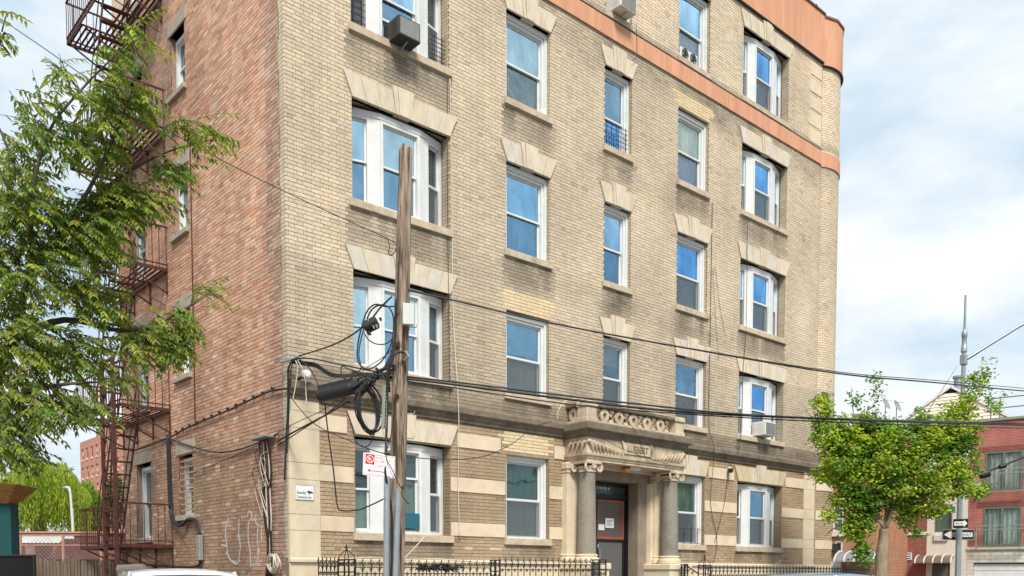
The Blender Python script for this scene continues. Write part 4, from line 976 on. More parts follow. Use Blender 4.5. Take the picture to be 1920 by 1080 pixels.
M['knot'] = mat('knot_wood', (0.05, 0.025, 0.015), 0.9, 0.3, 30, 0.4)
for z in (4.62, 3.95): c = pole_at(z); obj('knot', MB().tube([c + Vector((-0.10, -0.08, 0)), c + Vector((-0.12, -0.10, 0.0))], [0.035, 0.03], 10), M['knot'], up_)
obj('steel_tag', MB().tube([pole_at(4.85) + Vector((0.02, -0.12, 0)), pole_at(4.85) + Vector((0.02, -0.125, 0))], [0.03, 0.03], 6), M['doorrust'], up_)
# through bolts and pole steps
for z, sx in ((5.9, 1), (5.05, -1), (4.9, 1), (3.75, 1), (3.42, 1)):
    c = pole_at(z); obj('pole_step', MB().tube([c, c + Vector((0.17 * sx, -0.10, 0.0)), c + Vector((0.18 * sx, -0.105, 0.035))], 0.008, 6), M['galv'], up_)
jb = empty('junction_box', pole_at(5.2) + Vector((0.06, -0.14, -0.12)), 'pale grey plastic junction box strapped to the wooden pole', 'box')
a_, b_ = pq(754, 572, -0.15), pq(776, 608, -0.15); c = (a_ + b_) / 2
rt, fw = RT, FH
def camframe_box(name, cen, w_, h_, d_, mt, parent, rot=0.0, bev=0.008):
    # box turned to face the street diagonal; built in local axes then rotated
    mb = MB().bbox(-w_ / 2, w_ / 2, -d_ / 2, d_ / 2, -h_ / 2, h_ / 2, bev)
    o = obj(name, mb, mt, parent, origin=(0, 0, 0)); o.location = Vector(cen) - (ORG[parent.name] if parent else Vector((0, 0, 0))); o.rotation_euler = (0, 0, rot); return o
camframe_box('box_body', c, 0.145, 0.265, 0.075, M['ltgrey'], jb, R(-25))
camframe_box('box_lid', c - Vector((math.sin(R(25)), math.cos(R(25)), 0)) * 0.042, 0.15, 0.272, 0.012, M['ltgrey'], jb, R(-25), 0.004)
# riser guards and ground conduit on the pole
for i, (u0, u1, r_, v0, mt_, lab) in enumerate(((726, 724, 0.040, 893, 'galv', 'left grey steel conduit running up the pole below the parking sign'), (747, 741, 0.044, 921, 'galv', 'right grey steel conduit strapped to the front of the pole'))):
    p0 = atd(u0, v0, 11.55 if i == 0 else 11.62); p1 = atd(u1, 1076, 11.55 if i == 0 else 11.62); p2 = p1 + (p1 - p0).normalized() * 1.6
    o = tag(obj('steel_conduit', MB().tube([p0, p1, p2], r_, 14), M[mt_], smooth=True), lab, 'conduit', 'steel conduits on the pole')
    obj('conduit_strap', MB().tube([p0.lerp(p1, 0.22), p0.lerp(p1, 0.24)], r_ * 1.08, 14), M['galv'], o)
g0, g1 = atd(722.5, 725, 11.72), atd(720, 803, 11.72)
gm = MB().bar(g0, g1, 0.05, 0.06)
M['gutter'] = mat('green_grey_guard', (0.32, 0.35, 0.30), 0.5, 0.1, 10, 0.05)
go = tag(obj('cable_guard', gm, M['gutter']), 'pale green slotted cable guard on the left of the pole', 'cable guard')
gd = MB()
for k in range(12):
    q = g0.lerp(g1, (k + 0.5) / 12) - FH * 0.028 + RT * 0.016; gd.box(q.x - 0.008, q.x + 0.008, q.y - 0.004, q.y + 0.004, q.z - 0.016, q.z + 0.016)
obj('slot', gd, M['rubber'], go)

def PC(dep): return lambda *pts: [atd(u, v, dep if len(p) == 0 else p[0]) for (u, v, *p) in pts]
def pc(*pts): return [atd(u, v, d) for u, v, d in pts]
# span wires along the street (plane of the pole line)
def span(*pts): return [onY(u, v, -3.5 - 3.4 * max(0, min(1, (u - 740) / 800))) for u, v in pts]
def sp(label, pts, r, mt='rubber', k=10): return cable(label, pts, r, mt, 'overhead_cable', k, 'overhead cables along the street')
sp('thick black overhead cable, lowest heavy span from the pole across the portico', span((745, 708), (860, 722), (1060, 748), (1280, 772), (1600, 787), (1920, 797), (2100, 800)), 0.016)
sp('second heavy overhead cable just above the lowest span, ending over the portico', span((745, 704), (900, 722), (1060, 742), (1200, 758), (1380, 776), (1600, 786), (1920, 794)), 0.012)
sp('thin overhead cable below the heavy spans over the portico', span((745, 712), (860, 728), (1060, 757), (1280, 776), (1600, 793), (1920, 803)), 0.009)
sp('high thin overhead wire from the pole past the round turret', span((748, 541), (850, 563), (1040, 607), (1300, 655), (1570, 700), (1750, 717), (1920, 733), (2050, 742)), 0.011)
sp('second thin wire close above the high overhead wire', span((748, 538), (1040, 606), (1300, 654), (1570, 697), (1750, 713), (1920, 728)), 0.006)
cable('cable with splice cases rising past the far red house at the right edge', pc((1690, 912, 30), (1760, 904, 30), (1815, 893, 30), (1862, 880, 30), (1920, 857, 30), (1990, 830, 30)), 0.035, name='overhead_cable')
for u, v, l_, r_, lab in ((1846, 889, 0.36, 0.13, 'dark splice case hanging on the cable before the far balcony, larger one'), (1880, 874, 0.26, 0.08, 'small dark splice case higher on the cable before the far balcony')):
    q = atd(u, v, 29.9); d_ = (RT + Vector((0, 0, 0.28))).normalized(); tag(obj('far_splice', MB().tube([q - d_ * l_ / 2, q - d_ * l_ * 0.4, q + d_ * l_ * 0.4, q + d_ * l_ / 2], [r_ * 0.6, r_, r_, r_ * 0.6], 10), M['rubber'], smooth=True), lab, 'splice case', 'far splice cases')
# wires from pole to the building corner and to the left
cable('thin black wire rising left from the pole past the upper side wall', pc((742, 468, 11.9), (735, 452, 12.0), (640, 408, 12.2), (540, 362, 12.4), (400, 292, 12.5), (250, 205, 12.6), (60, 75, 12.8), (-60, -5, 13)), 0.006, name='overhead_cable', group='wires to the left of the pole')
cable('hooked wire tail beside the pole top under the high wire', pc((727, 450, 11.9), (731, 462, 11.9), (728, 474, 11.9), (735, 478, 11.9), (743, 468, 11.9), (745, 455, 11.9)), 0.006, name='overhead_cable')
cable('black drop cable running from the terminal down to the building corner', pc((735, 556, 11.9), (713, 577, 11.9), (690, 605, 12.0), (650, 634, 12.8), (610, 652, 13.6), (562, 667, 14.4), (546, 675, 14.5)), 0.012, name='overhead_cable', group='wires to the left of the pole')
cable('upper of two cables looping from the corner anchor to the pole', pc((546, 674, 14.5), (580, 672, 14.3), (640, 684, 13.2), (690, 694, 12.2), (735, 702, 11.9)), 0.011, name='overhead_cable', group='wires to the left of the pole')
for j, dz in enumerate((0, 3, 6)):
    cable(('top strand of the drooping cable bundle at the corner', 'middle strand of the drooping cable bundle at the corner', 'bottom strand of the drooping cable bundle at the corner')[j], pc((548, 674 + dz, 14.5), (575, 679 + dz, 14.4), (592, 682 + dz, 14.2), (620, 699 + dz, 13.6), (650, 703 + dz * 0.6, 12.9), (690, 700 + dz * 0.5, 12.2), (735, 706 + dz * 0.5, 11.9)), 0.013, name='overhead_cable', group='drooping cable bundle at the corner')
cable('black cable dropping down the corner from the wall anchor', pc((549, 675, 14.45), (541, 690, 14.5), (540, 720, 14.55), (539, 780, 14.55), (536, 830, 14.55), (534, 900, 14.55)), 0.016, name='overhead_cable')
cable('second black cable dropping down the corner beside the first', pc((552, 676, 14.45), (546, 690, 14.5), (543, 730, 14.55), (541, 800, 14.55), (538, 850, 14.55)), 0.010, name='overhead_cable')
for j, (a, b) in enumerate(((558, 553), (566, 573))):
    cable(('white flex hanging from the corner anchor, left of two', 'white flex feeding the flood lamp at the corner')[j], pc((554 + j * 4, 676, 14.4), (a, 690, 14.4), (b, 730 - 12 * j, 14.45), (b - 8 + 8 * j, 770 - 45 * j, 14.5), (b - 10 + 12 * j, 800 - 40 * j, 14.5)), 0.008, 'cablewhite', name='overhead_cable')
cable('black wire hanging from the corner bundle to the splice case', pc((560, 672, 14.3), (580, 690, 13.8), (594, 715, 13.2), (600, 738, 12.6)), 0.009, name='overhead_cable')
for j, (y0, y1, r_) in enumerate(((752, 816, 0.015), (747, 823, 0.010), (742, 800, 0.006))):
    cable(('thick lower cable from the splice to the building corner', 'thinner lower cable just under the thick one to the corner', 'thin upper wire crossing to the corner from the splice')[j], pc((655 - j * 8, y0, 11.9), (610, y0 + (y1 - y0) * 0.35 + 4, 12.9), (570, y0 + (y1 - y0) * 0.70 + 3, 13.9), (540, y1, 14.55), (520, y1 + 12, 14.9)), r_, name='overhead_cable', group='lower wires to the corner')
cable('long thin wire sagging across the ground-floor windows', pc((545, 745, 14.4), (590, 795, 13.5), (660, 828, 12.6), (720, 850, 11.8), (800, 860, 13.5), (850, 862, 14.5), (910, 855, 15.2), (960, 832, 15.6), (1000, 802, 16), (1035, 790, 16.6)), 0.007, name='overhead_cable')
cable('black wire hanging below the splice case to the conduit', pc((609, 756, 12.1), (615, 810, 12.1), (625, 880, 12.1), (632, 945, 12.1), (640, 957, 12.0), (672, 956, 11.8), (700, 945, 11.6), (718, 936, 11.5)), 0.010, name='overhead_cable')
cable('black feed cable down the left side of the pole behind the sign', pc((742, 560, 11.7), (740, 640, 11.75), (727, 690, 11.7), (726, 760, 11.72), (724, 830, 11.7), (722, 880, 11.5), (728, 920, 11.55), (734, 960, 11.6), (735, 1040, 11.6), (733, 1100, 11.6)), 0.017, name='overhead_cable')
cable('cable looping over the pole hook in front of the pole', pc((758, 661, 11.7), (748, 660, 11.68), (738, 668, 11.66), (731, 690, 11.66), (728, 715, 11.7), (726, 740, 11.72)), 0.014, name='overhead_cable')
cable('thin wire crossing the parking sign and the pole', pc((750, 640, 11.7), (742, 760, 11.6), (732, 820, 11.55), (724, 855, 11.5), (735, 880, 11.5), (750, 912, 11.55), (757, 916, 11.6)), 0.006, name='overhead_cable')
cable('stray wire tail right of the grey conduit', pc((752, 914, 11.55), (757, 912, 11.55), (753, 925, 11.55), (760, 938, 11.55), (767, 945, 11.6)), 0.006, name='overhead_cable')
cable('pale cord slanting up from the fence to the bow window', pc((797, 1005, 14.5), (780, 1024, 14), (755, 1050, 13.4), (740, 1062, 13.2)), 0.009, 'cablewhite', name='overhead_cable')
# terminal with drop loops left of the pole
cen = (693, 610)
tm = empty('cable_terminal', atd(693, 610, 11.9), 'black cylindrical cable terminal hung in wire loops left of the pole', 'terminal')
a, b = atd(686, 614, 11.9), atd(706, 604, 11.9); ax = (b - a).normalized()
obj('terminal_body', MB().tube([a - ax * 0.02, a, b, b + ax * 0.02], [0.05, 0.085, 0.085, 0.05], 14), M['rubber'], tm, smooth=True)
for k in range(9):
    q = a.lerp(b, k / 8) - FH * 0.06 + Vector((0, 0, random.uniform(-0.11, 0.08))) + RT * random.uniform(-0.03, 0.06)
    obj('connector', MB().tube([q, q + Vector((0.015, -0.01, -0.04))], [0.018, 0.013], 7), M['galv'] if k % 2 else M['rubber'], tm, smooth=True)
obj('hanger', MB().tube([b + Vector((0, 0, 0.08)), atd(698, 590, 11.9), atd(707, 577, 11.9)], 0.006, 5), M['cablewhite'], tm)
for j, pts in enumerate((
    [(711, 571), (700, 572), (688, 584), (680, 606), (672, 640), (670, 670), (676, 685), (690, 692), (708, 684), (722, 668), (735, 640), (738, 600), (732, 580), (720, 572), (708, 572)],
    [(690, 604), (682, 618), (675, 645), (673, 668), (677, 688), (672, 696), (655, 692), (641, 687), (640, 700), (646, 712), (655, 718)],
    [(683, 625), (692, 638), (706, 645), (722, 645), (733, 638), (740, 628)],
    [(713, 573), (726, 575), (740, 574)],
    [(688, 598), (696, 582), (706, 574), (715, 572)],
    [(736, 655), (715, 672), (690, 688), (675, 700), (662, 712)])):
    cable(('large black wire loop ringing the hanging terminal left of the pole', 'long narrow wire loop trailing from the terminal to the cable bundle', 'short U-shaped wire loop below the terminal', 'short straight wire from the terminal loops to the pole', 'thick curved lead into the top of the terminal', 'hair-thin wire slanting from the pole below the terminal')[j], [atd(u, v, 11.9 + 0.03 * j) for u, v in pts], (0.010, 0.008, 0.008, 0.009, 0.011, 0.005)[j], name='wire_loop', group='drop-wire loops at the terminal')
# black splice cases and cable harness at the pole
sc1 = empty('splice_case', atd(630, 738, 11.9), 'big black ribbed splice case slung left of the pole', 'splice case')
a, b = atd(597, 742, 12.0), atd(662, 727, 11.9); ax = (b - a).normalized()
rr = []; tt = []
for k in range(24):
    t = k / 23; tt.append(a.lerp(b, t)); rr.append(0.092 * (1 if k % 2 else 0.94) if 0 < k < 23 else 0.08)
obj('case_body', MB().tube(tt, rr, 18), M['rubber'], sc1, smooth=True)
obj('case_rib', MB().bar(a + Vector((0, 0, 0.10)) - FH * 0.03, b + Vector((0, 0, 0.10)) - FH * 0.03, 0.03, 0.05), M['rubber'], sc1)
obj('case_clamp', MB().tube([b, b + ax * 0.10], [0.098, 0.094], 18), M['rubber'], sc1, smooth=True)
sc2 = empty('splice_case', atd(690, 720, 11.8), 'narrower scuffed splice case angled up to the pole', 'splice case')
a, b = atd(668, 741, 11.85), atd(700, 708, 11.8)
obj('case_body', MB().tube([a, a.lerp(b, 0.05), a.lerp(b, 0.95), b], [0.04, 0.065, 0.065, 0.04], 12), M['rubber'], sc2, smooth=True)
for k in range(4): q = a.lerp(b, 0.15 + k * 0.23); obj('case_band', MB().tube([q, q + (b - a).normalized() * 0.02], 0.072, 12), M['acdark'], sc2)
for j, pts in enumerate(([(660, 728), (690, 708), (715, 694), (740, 684)], [(662, 735), (695, 716), (722, 702), (740, 690)], [(655, 725), (672, 710), (700, 700), (728, 690)], [(700, 705), (712, 700), (726, 680), (734, 660), (738, 640)], [(705, 700), (722, 690), (730, 672), (742, 665)], [(720, 700), (728, 712), (730, 735)], [(640, 700), (652, 716), (664, 722), (690, 712), (720, 705)])):
    cable(('thickest harness cable from the big splice case to the pole', 'second thick harness cable under the thickest one', 'upper medium harness cable along the big splice case', 'harness cable curving up along the left of the pole', 'short harness cable hooking over towards the pole hook', 'stub of harness cable turning down beside the pole', 'thin harness wire looping under the drooping bundle')[j], [atd(u, v, 11.78 + 0.03 * j) for u, v in pts], (0.024, 0.02, 0.014, 0.012, 0.012, 0.014, 0.008)[j], name='harness_cable', group='tangled harness at the pole')
mb = MB()
for k in range(16):
    u, v = random.uniform(690, 740), 0; v = 716 - (u - 690) * 0.5 + random.uniform(-10, 10); q = atd(u, v, 11.74); mb.bar(q, q + Vector((random.uniform(-0.05, 0.05), -0.01, random.uniform(-0.05, 0.05))), 0.02, 0.03)
tag(obj('cable_clamps', mb, M['acdark']), 'cluster of small dark clamps on the harness beside the pole', 'clamps')
co = MB()
for j in range(7):
    ru, rv = 20 + random.uniform(-5, 5), 46 + random.uniform(-7, 5); cu, cv = 684 + random.uniform(-2, 4), 768 + random.uniform(-3, 4)
    co.tube([atd(cu + ru * math.sin(t * math.pi / 12) + 6 * (1 - math.cos(t * math.pi / 12)), cv - rv * math.cos(t * math.pi / 12), 11.8 + 0.02 * j + 0.05 * math.sin(t * math.pi / 12)) for t in range(25)], 0.013 if j < 4 else 0.009, 6)
tag(obj('cable_coil', co, M['rubber'], smooth='all'), 'hanging oval coil of thick black cable left of the pole', 'cable')
cable('single loose wire loop below the black cable coil', pc((650, 770, 12), (660, 800, 12), (666, 825, 12), (680, 838, 12), (694, 832, 12), (704, 806, 12), (710, 780, 12), (722, 790, 11.9)), 0.008, name='wire_loop')
tag(obj('pole_hook', MB().tube([atd(752, 662, 11.72), atd(762, 660, 11.72), atd(766, 668, 11.72), atd(757, 676, 11.75)], [0.014, 0.02, 0.02, 0.012], 8), M['galv']), 'galvanised cable hook on the front of the pole', 'hook')
tag(obj('corner_anchor', MB().tube([atd(526, 679, 14.6), atd(550, 673, 14.5), atd(560, 668, 14.4)], 0.022, 8), M['galv']), 'metal cable anchor on the building corner above the belt course', 'bracket')
# thin wires running down the front of the building
for lab, pts, r_, mt_ in (('pale wire hanging down the front wall right of the left bow windows', [(3.36, -0.03, 10.8), (3.40, -0.03, 9.0), (3.40, -0.05, 6.6), (3.44, -0.16, 4.7), (3.5, -0.06, 3.4), (3.55, -0.04, 2.3)], 0.008, 'cablewhite'),
    ('dark wire hanging beside the pale one right of the left bow windows', [(3.30, -0.03, 10.8), (3.30, -0.03, 8.0), (3.32, -0.05, 5.0)], 0.006, 'rubber'),
    ('dark wire hanging between the single and bow windows on the right', [(11.55, -0.03, 10.8), (11.53, -0.03, 8.2), (11.50, -0.04, 5.4), (11.55, -0.17, 4.7), (11.6, -0.05, 3.4), (11.9, -0.04, 2.5), (11.7, -0.1, 1.9)], 0.007, 'rubber'),
    ('dark looped wire on the wall near the third-floor bow window on the right', [(11.9, -0.03, 7.0), (11.62, -0.03, 9.0), (11.72, -0.03, 9.2), (11.85, -0.03, 8.6), (12.0, -0.03, 8.1), (12.2, -0.03, 7.6)], 0.004, 'rubber'),
    ('dark wire from the lower bow window sill to the security camera', [(13.0, -0.08, 10.6), (13.05, -0.05, 8.0), (12.95, -0.05, 7.0), (12.9, -0.05, 5.6), (12.6, -0.17, 4.7), (12.4, -0.05, 4.35), (12.2, -0.04, 3.4), (11.8, -0.04, 2.4)], 0.007, 'rubber'),
    ('thin dark wire dropping over the orange band above the narrow window', [(8.6, -0.05, 13.9), (8.62, -0.06, 13.2), (8.4, -0.1, 13.0)], 0.005, 'rubber'),
    ('dark wire drooping across the portico frieze', [(6.3, -0.80, 4.60), (7.2, -0.72, 4.35), (7.9, -0.72, 4.22), (8.3, -0.7, 4.17), (9.0, -0.7, 4.1)], 0.006, 'rubber'),
    ('dark wire slanting from the balustrade over the name panel', [(7.6, -0.66, 4.98), (7.75, -0.83, 4.7), (7.9, -0.83, 4.5), (8.2, -0.73, 4.2), (8.45, -0.72, 4.05)], 0.006, 'rubber'),
    ('white cable arching over the left end of the balustrade', [(6.05, -0.16, 4.83), (6.05, -0.2, 5.0), (6.2, -0.25, 5.2), (6.5, -0.3, 5.3), (6.7, -0.3, 5.28)], 0.009, 'cablewhite')):
    cable(lab, pts, r_, mt_, 'wall_wire', 8, 'thin wires on the street front')
# ---------------------------------------------------------------- parking sign on its post
ps = empty('parking_sign', atd(711, 873, 11.45), 'red and white no parking sign with red arrow, mounted beside the pole', 'sign')
pc0 = atd(711, 873, 11.45); yaw = R(-8)
def loc_(name, mbx, mt, dz=0): 
    o = obj(name, mbx, mt, ps, origin=(0, 0, 0)); o.location = (0, 0, 0); o.rotation_euler = (0, R(3), yaw); return o
W_, H_ = 0.45, 0.285
loc_('plate', MB().bbox(-W_ / 2, W_ / 2, 0, 0.004, -H_ / 2, H_ / 2, 0.0015), M['signwhite'])
mb = MB(); e = 0.012; t_ = 0.005
for x0, x1, z0, z1 in ((-W_ / 2 + e, W_ / 2 - e, H_ / 2 - e - t_, H_ / 2 - e), (-W_ / 2 + e, W_ / 2 - e, -H_ / 2 + e, -H_ / 2 + e + t_), (-W_ / 2 + e, -W_ / 2 + e + t_, -H_ / 2 + e + t_, H_ / 2 - e - t_), (W_ / 2 - e - t_, W_ / 2 - e, -H_ / 2 + e + t_, H_ / 2 - e - t_)): mb.box(x0, x1, -0.0015, -0.0003, z0, z1)
mb.prism([(-0.165, -0.078), (-0.125, -0.100), (-0.125, -0.083), (0.09, -0.083), (0.09, -0.073), (-0.125, -0.073), (-0.125, -0.056)], -0.0015, -0.0003)
mb.box(-0.195, -0.07, -0.0015, -0.0003, 0.002, 0.13)
loc_('red_print', mb, M['signred'])
mb = MB(); n = 28
def annulus(mb, cx, cz, r0, r1, y0, y1):
    for k in range(n):
        a, b = 2 * math.pi * k / n, 2 * math.pi * (k + 1) / n
        mb.prism([(cx + r0 * math.cos(a), cz + r0 * math.sin(a)), (cx + r1 * math.cos(a), cz + r1 * math.sin(a)), (cx + r1 * math.cos(b), cz + r1 * math.sin(b)), (cx + r0 * math.cos(b), cz + r0 * math.sin(b))], y0, y1)
annulus(mb, -0.132, 0.066, 0.042, 0.050, -0.003, -0.0016)
mb.prism([(-0.165, 0.094), (-0.159, 0.100), (-0.099, 0.038), (-0.105, 0.032)], -0.0031, -0.0016)
loc_('ring_print', mb, M['signwhite'])
def stext(t, size, mt, x, z, xs=0.8):
    o = textmesh('lettering', t, size, mt, ps, ORG[ps.name], rot=(R(90), R(0), yaw), xs=xs, extr=0.0006)
    o.location = Vector((x * math.cos(yaw) + 0.003 * math.sin(yaw), x * math.sin(yaw) - 0.003 * math.cos(yaw), z)); return o
stext('P', 0.085, M['signwhite'], -0.152, 0.037)
stext('Monday', 0.046, M['signpink'], -0.055, 0.085); stext('Thursday', 0.046, M['signpink'], -0.055, 0.043); stext('11:30am-1pm', 0.042, M['signpink'], -0.055, -0.015, 0.7)
# ---------------------------------------------------------------- iron fence
FYY = -0.92
def picket_mesh(top):
    mb = MB(); mb.tube([(0, 0, 0.12), (0, 0, top - 0.16)], 0.0095, 5)
    mb.tube(crom([(0, 0, top - 0.16), (0.012, 0, top - 0.12), (-0.012, 0, top - 0.07), (0.004, 0, top - 0.035), (0.0, 0, top)], 3), [0.0095] * 3 + [0.011] * 3 + [0.010] * 3 + [0.012, 0.010, 0.006, 0.002], 5)
    return mb
def scroll_mesh(w_, z):
    mb = MB()
    for sx in (-1, 1):
        mb.tube([(sx * (w_ * 0.24 + 0.030 * (1 - k / 16) * math.cos(k * 0.8)), 0, z - 0.02 + 0.030 * (1 - k / 16) * math.sin(k * 0.8)) for k in range(13)], 0.0045, 4)
    mb.tube([(-w_ / 2 + 0.01, 0, z - 0.07)] + [(w_ * 0.44 * math.cos(math.pi * (1 - t / 8)), 0, z - 0.15 + 0.07 * math.sin(math.pi * t / 8)) for t in range(9)], 0.006, 4)
    mb.tube([(-0.01 + 0.034 * (1 - k / 20) * math.cos(-k * 0.75 + 1.6), 0, z - 0.20 + 0.034 * (1 - k / 20) * math.sin(-k * 0.75 + 1.6)) for k in range(16)], 0.0055, 4)
    return mb
def fence(label, xa, xb, sp_, top, ya=FYY, yb=FYY):
    f = empty('iron_fence', ((xa + xb) / 2, (ya + yb) / 2, 0), label, 'fence', 'black iron fence sections')
    L_ = math.hypot(xb - xa, yb - ya); n = max(2, round(L_ / sp_)); ang = math.atan2(yb - ya, xb - xa); d = Vector(((xb - xa) / L_, (yb - ya) / L_, 0)); A = Vector((xa, ya, 0))
    for z in (top - 0.145, top - 0.25, 0.35): obj('rail', MB().bar(A + Vector((0, 0, z)), A + d * L_ + Vector((0, 0, z)), 0.022, 0.014), M['black'], f)
    p0 = s0 = None
    for k in range(n + 1):
        l = A + d * (L_ * k / n)
        if p0 is None:
            p0 = obj('picket', picket_mesh(top), M['black'], f, origin=(0, 0, 0)); p0.location = l - ORG[f.name]; p0.rotation_euler = (0, 0, ang)
        else: inst(p0, f, l - ORG[f.name], (0, 0, ang))
        if k < n:
            l = A + d * (L_ * (k + 0.5) / n)
            if s0 is None:
                s0 = obj('scroll', scroll_mesh(L_ / n, top - 0.06), M['black'], f, origin=(0, 0, 0)); s0.location = l - ORG[f.name]; s0.rotation_euler = (0, 0, ang)
            else: inst(s0, f, l - ORG[f.name], (0, 0, ang))
    return f
def fpost(label, x, top, w_=0.17, finial=True):
    f = empty('fence_post', (x, FYY, 0), label, 'fence post', 'ornate black iron fence posts')
    fr = MB()
    for sx in (-1, 1):
        for sy in (-1, 1): fr.box(x + sx * w_ / 2 - 0.011, x + sx * w_ / 2 + 0.011, FYY + sy * w_ / 2 - 0.011, FYY + sy * w_ / 2 + 0.011, 0, top)
    for z in (top - 0.02, top - 0.22, top - 0.5):
        fr.box(x - w_ / 2 - 0.015, x + w_ / 2 + 0.015, FYY - w_ / 2 - 0.015, FYY + w_ / 2 + 0.015, z, z + 0.02)
    obj('post_frame', fr, M['black'], f)
    for z in (top - 0.12, top - 0.34):
        for sx in (-1, 1):
            for face in (0, 1):
                mb = MB(); pts = []
                for k in range(16):
                    r_ = 0.042 * (1 - k / 20); a = k * 0.8; u_ = sx * (0.04 + r_ * math.cos(a) * 0.8); zz = z + 0.035 + r_ * math.sin(a)
                    pts.append((x + u_, FYY - w_ / 2, zz) if face == 0 else (x - w_ / 2, FYY + u_, zz))
                mb.tube(pts, 0.007, 4); obj('scroll', mb, M['black'], f)
    if finial:
        mb = MB()
        for a in range(4):
            q = R(45 + 90 * a); c, s = math.cos(q), math.sin(q)
            mb.tube(crom([(x + c * w_ * 0.6, FYY + s * w_ * 0.6, top), (x + c * w_ * 0.62, FYY + s * w_ * 0.62, top + 0.05), (x + c * 0.035, FYY + s * 0.035, top + 0.13), (x, FYY, top + 0.15)], 4), 0.008, 5)
        mb.lathe([(0.008, top + 0.13), (0.02, top + 0.15), (0.012, top + 0.18), (0.018, top + 0.20), (0.004, top + 0.255)], x, FYY, 8)
        for sx in (-1, 1): mb.tube([(x, FYY, top + 0.18), (x + sx * 0.03, FYY, top + 0.195), (x + sx * 0.045, FYY, top + 0.185)], [0.01, 0.012, 0.006], 5)
        obj('finial', mb, M['black'], f)
    return f
fence('short dense black fence section nearest the building corner', -0.05, 0.37, 0.085, 1.87, FYY - 0.10, FYY)
fpost('black openwork fence post with arched finial near the corner', 0.52, 1.84, 0.20)
fence('black scrolled fence run between the corner post and the middle panel', 0.66, 3.58, 0.162, 1.855)
fpost('plain black scrolled fence post in the middle of the left fence', 3.70, 1.86, 0.12, False)
fence('taller black scrolled fence run ending at the entrance on the left', 3.80, 6.30, 0.152, 1.93)
fpost('black openwork gate post on the left of the entrance steps', 6.55, 1.90, 0.19, False)
fpost('slim black gate post on the right of the entrance steps', 9.42, 1.83, 0.10, False)
mb = MB(); mb.bar((9.47, FYY, 1.80), (9.95, FYY, 1.60), 0.03, 0.02); mb.tube([(9.72 + 0.045 * (1 - k / 20) * math.cos(k * 0.8), FYY, 1.62 + 0.045 * (1 - k / 20) * math.sin(k * 0.8)) for k in range(14)], 0.007, 4)
tag(obj('stair_rail', mb, M['black']), 'short sloping black rail with a scroll right of the entrance', 'railing')
fpost('black openwork fence post with arched finial right of the entrance', 10.18, 1.81, 0.20)
fence('long black scrolled fence run under the right-hand windows', 10.32, 16.9, 0.158, 1.82)
fence('black fence section curving away around the turret', 16.95, 19.6, 0.158, 1.81, FYY, FYY + 0.5)
mb = MB()
for k in range(60):
    q = Vector((random.uniform(2.05, 2.95), -0.80 + random.uniform(-0.05, 0.05), 1.70 + random.uniform(-0.05, 0.05))); d = Vector((random.uniform(-1, 1), random.uniform(-0.4, 0.4), random.uniform(-0.25, 0.25))) * 0.14
    mb.tube([q - d, q + Vector((0, 0, 0.03)), q + d], 0.014, 5)
tag(obj('rag_bundle', mb, M['rubber']), 'bundle of black netting tied along the fence left of the entrance', 'netting')
cable('pale cable draped along the top of the left fence', [(0.2, -0.8, 1.78), (0.9, -0.85, 1.87), (1.6, -0.85, 1.84), (2.4, -0.85, 1.86), (3.4, -0.85, 1.82), (4.5, -0.8, 1.80)], 0.012, 'cablewhite')

# ---------------------------------------------------------------- lamp post with one-way signs
lp0 = atd(1796, 1076, 24.0); lx, ly = lp0.x, lp0.y
lm = empty('lamp_post', (lx, ly, 0), 'grey octagonal street lamp post with a long upswept arm', 'lamp post')
obj('post', MB().tube([(lx, ly, 0), (lx, ly, 1.2), (lx, ly, 7.55)], [0.095, 0.088, 0.058], 8), M['galv'], lm)
obj('collar', MB().lathe([(0.06, 7.55), (0.078, 7.57), (0.078, 7.69), (0.066, 7.71), (0.062, 7.95), (0.075, 7.97), (0.075, 8.07), (0.04, 8.16)], lx, ly, 12), M['galv'], lm, smooth=True)
obj('antenna', MB().tube([(lx, ly, 8.16), (lx, ly, 8.4), (lx, ly, 9.07)], [0.036, 0.030, 0.027], 10), M['galv'], lm, smooth=True)
lq = Vector((lx, ly, 0))
obj('arm', MB().tube(crom([lq + Vector((0, 0, 7.36)), lq + RT * 0.2 + Vector((0, 0, 7.46)), lq + RT * 1.0 + Vector((0, 0, 7.96)), lq + RT * 1.8 + Vector((0, 0, 8.40)), lq + RT * 3.2 + Vector((0, 0, 8.75))], 6), [0.045] * 8 + [0.04] * 17, 10), M['galv'], lm, smooth='all')
obj('arm_bracket', MB().bbox(lx - 0.08, lx + 0.08, ly - 0.08, ly + 0.08, 7.22, 7.50, 0.02), M['galv'], lm)
q = lq + RT * 3.3; obj('lamp_head', MB().bbox(q.x - 0.25, q.x + 0.45, q.y - 0.15, q.y + 0.15, 8.68, 8.82, 0.03), M['ltgrey'], lm)
mb = MB(); mb.tube([lq + RT * 0.05 + Vector((0, 0, 6.75)), lq + RT * 0.16 + Vector((0, 0, 6.80)), lq + RT * 0.20 + Vector((0, 0, 6.90))], 0.012, 6); q = lq + RT * 0.16 + Vector((0, 0, 6.93)); mb.tube([q - RT * 0.05, q + RT * 0.14], [0.03, 0.05], 8); obj('floodlight', mb, M['acgrey'], lm)
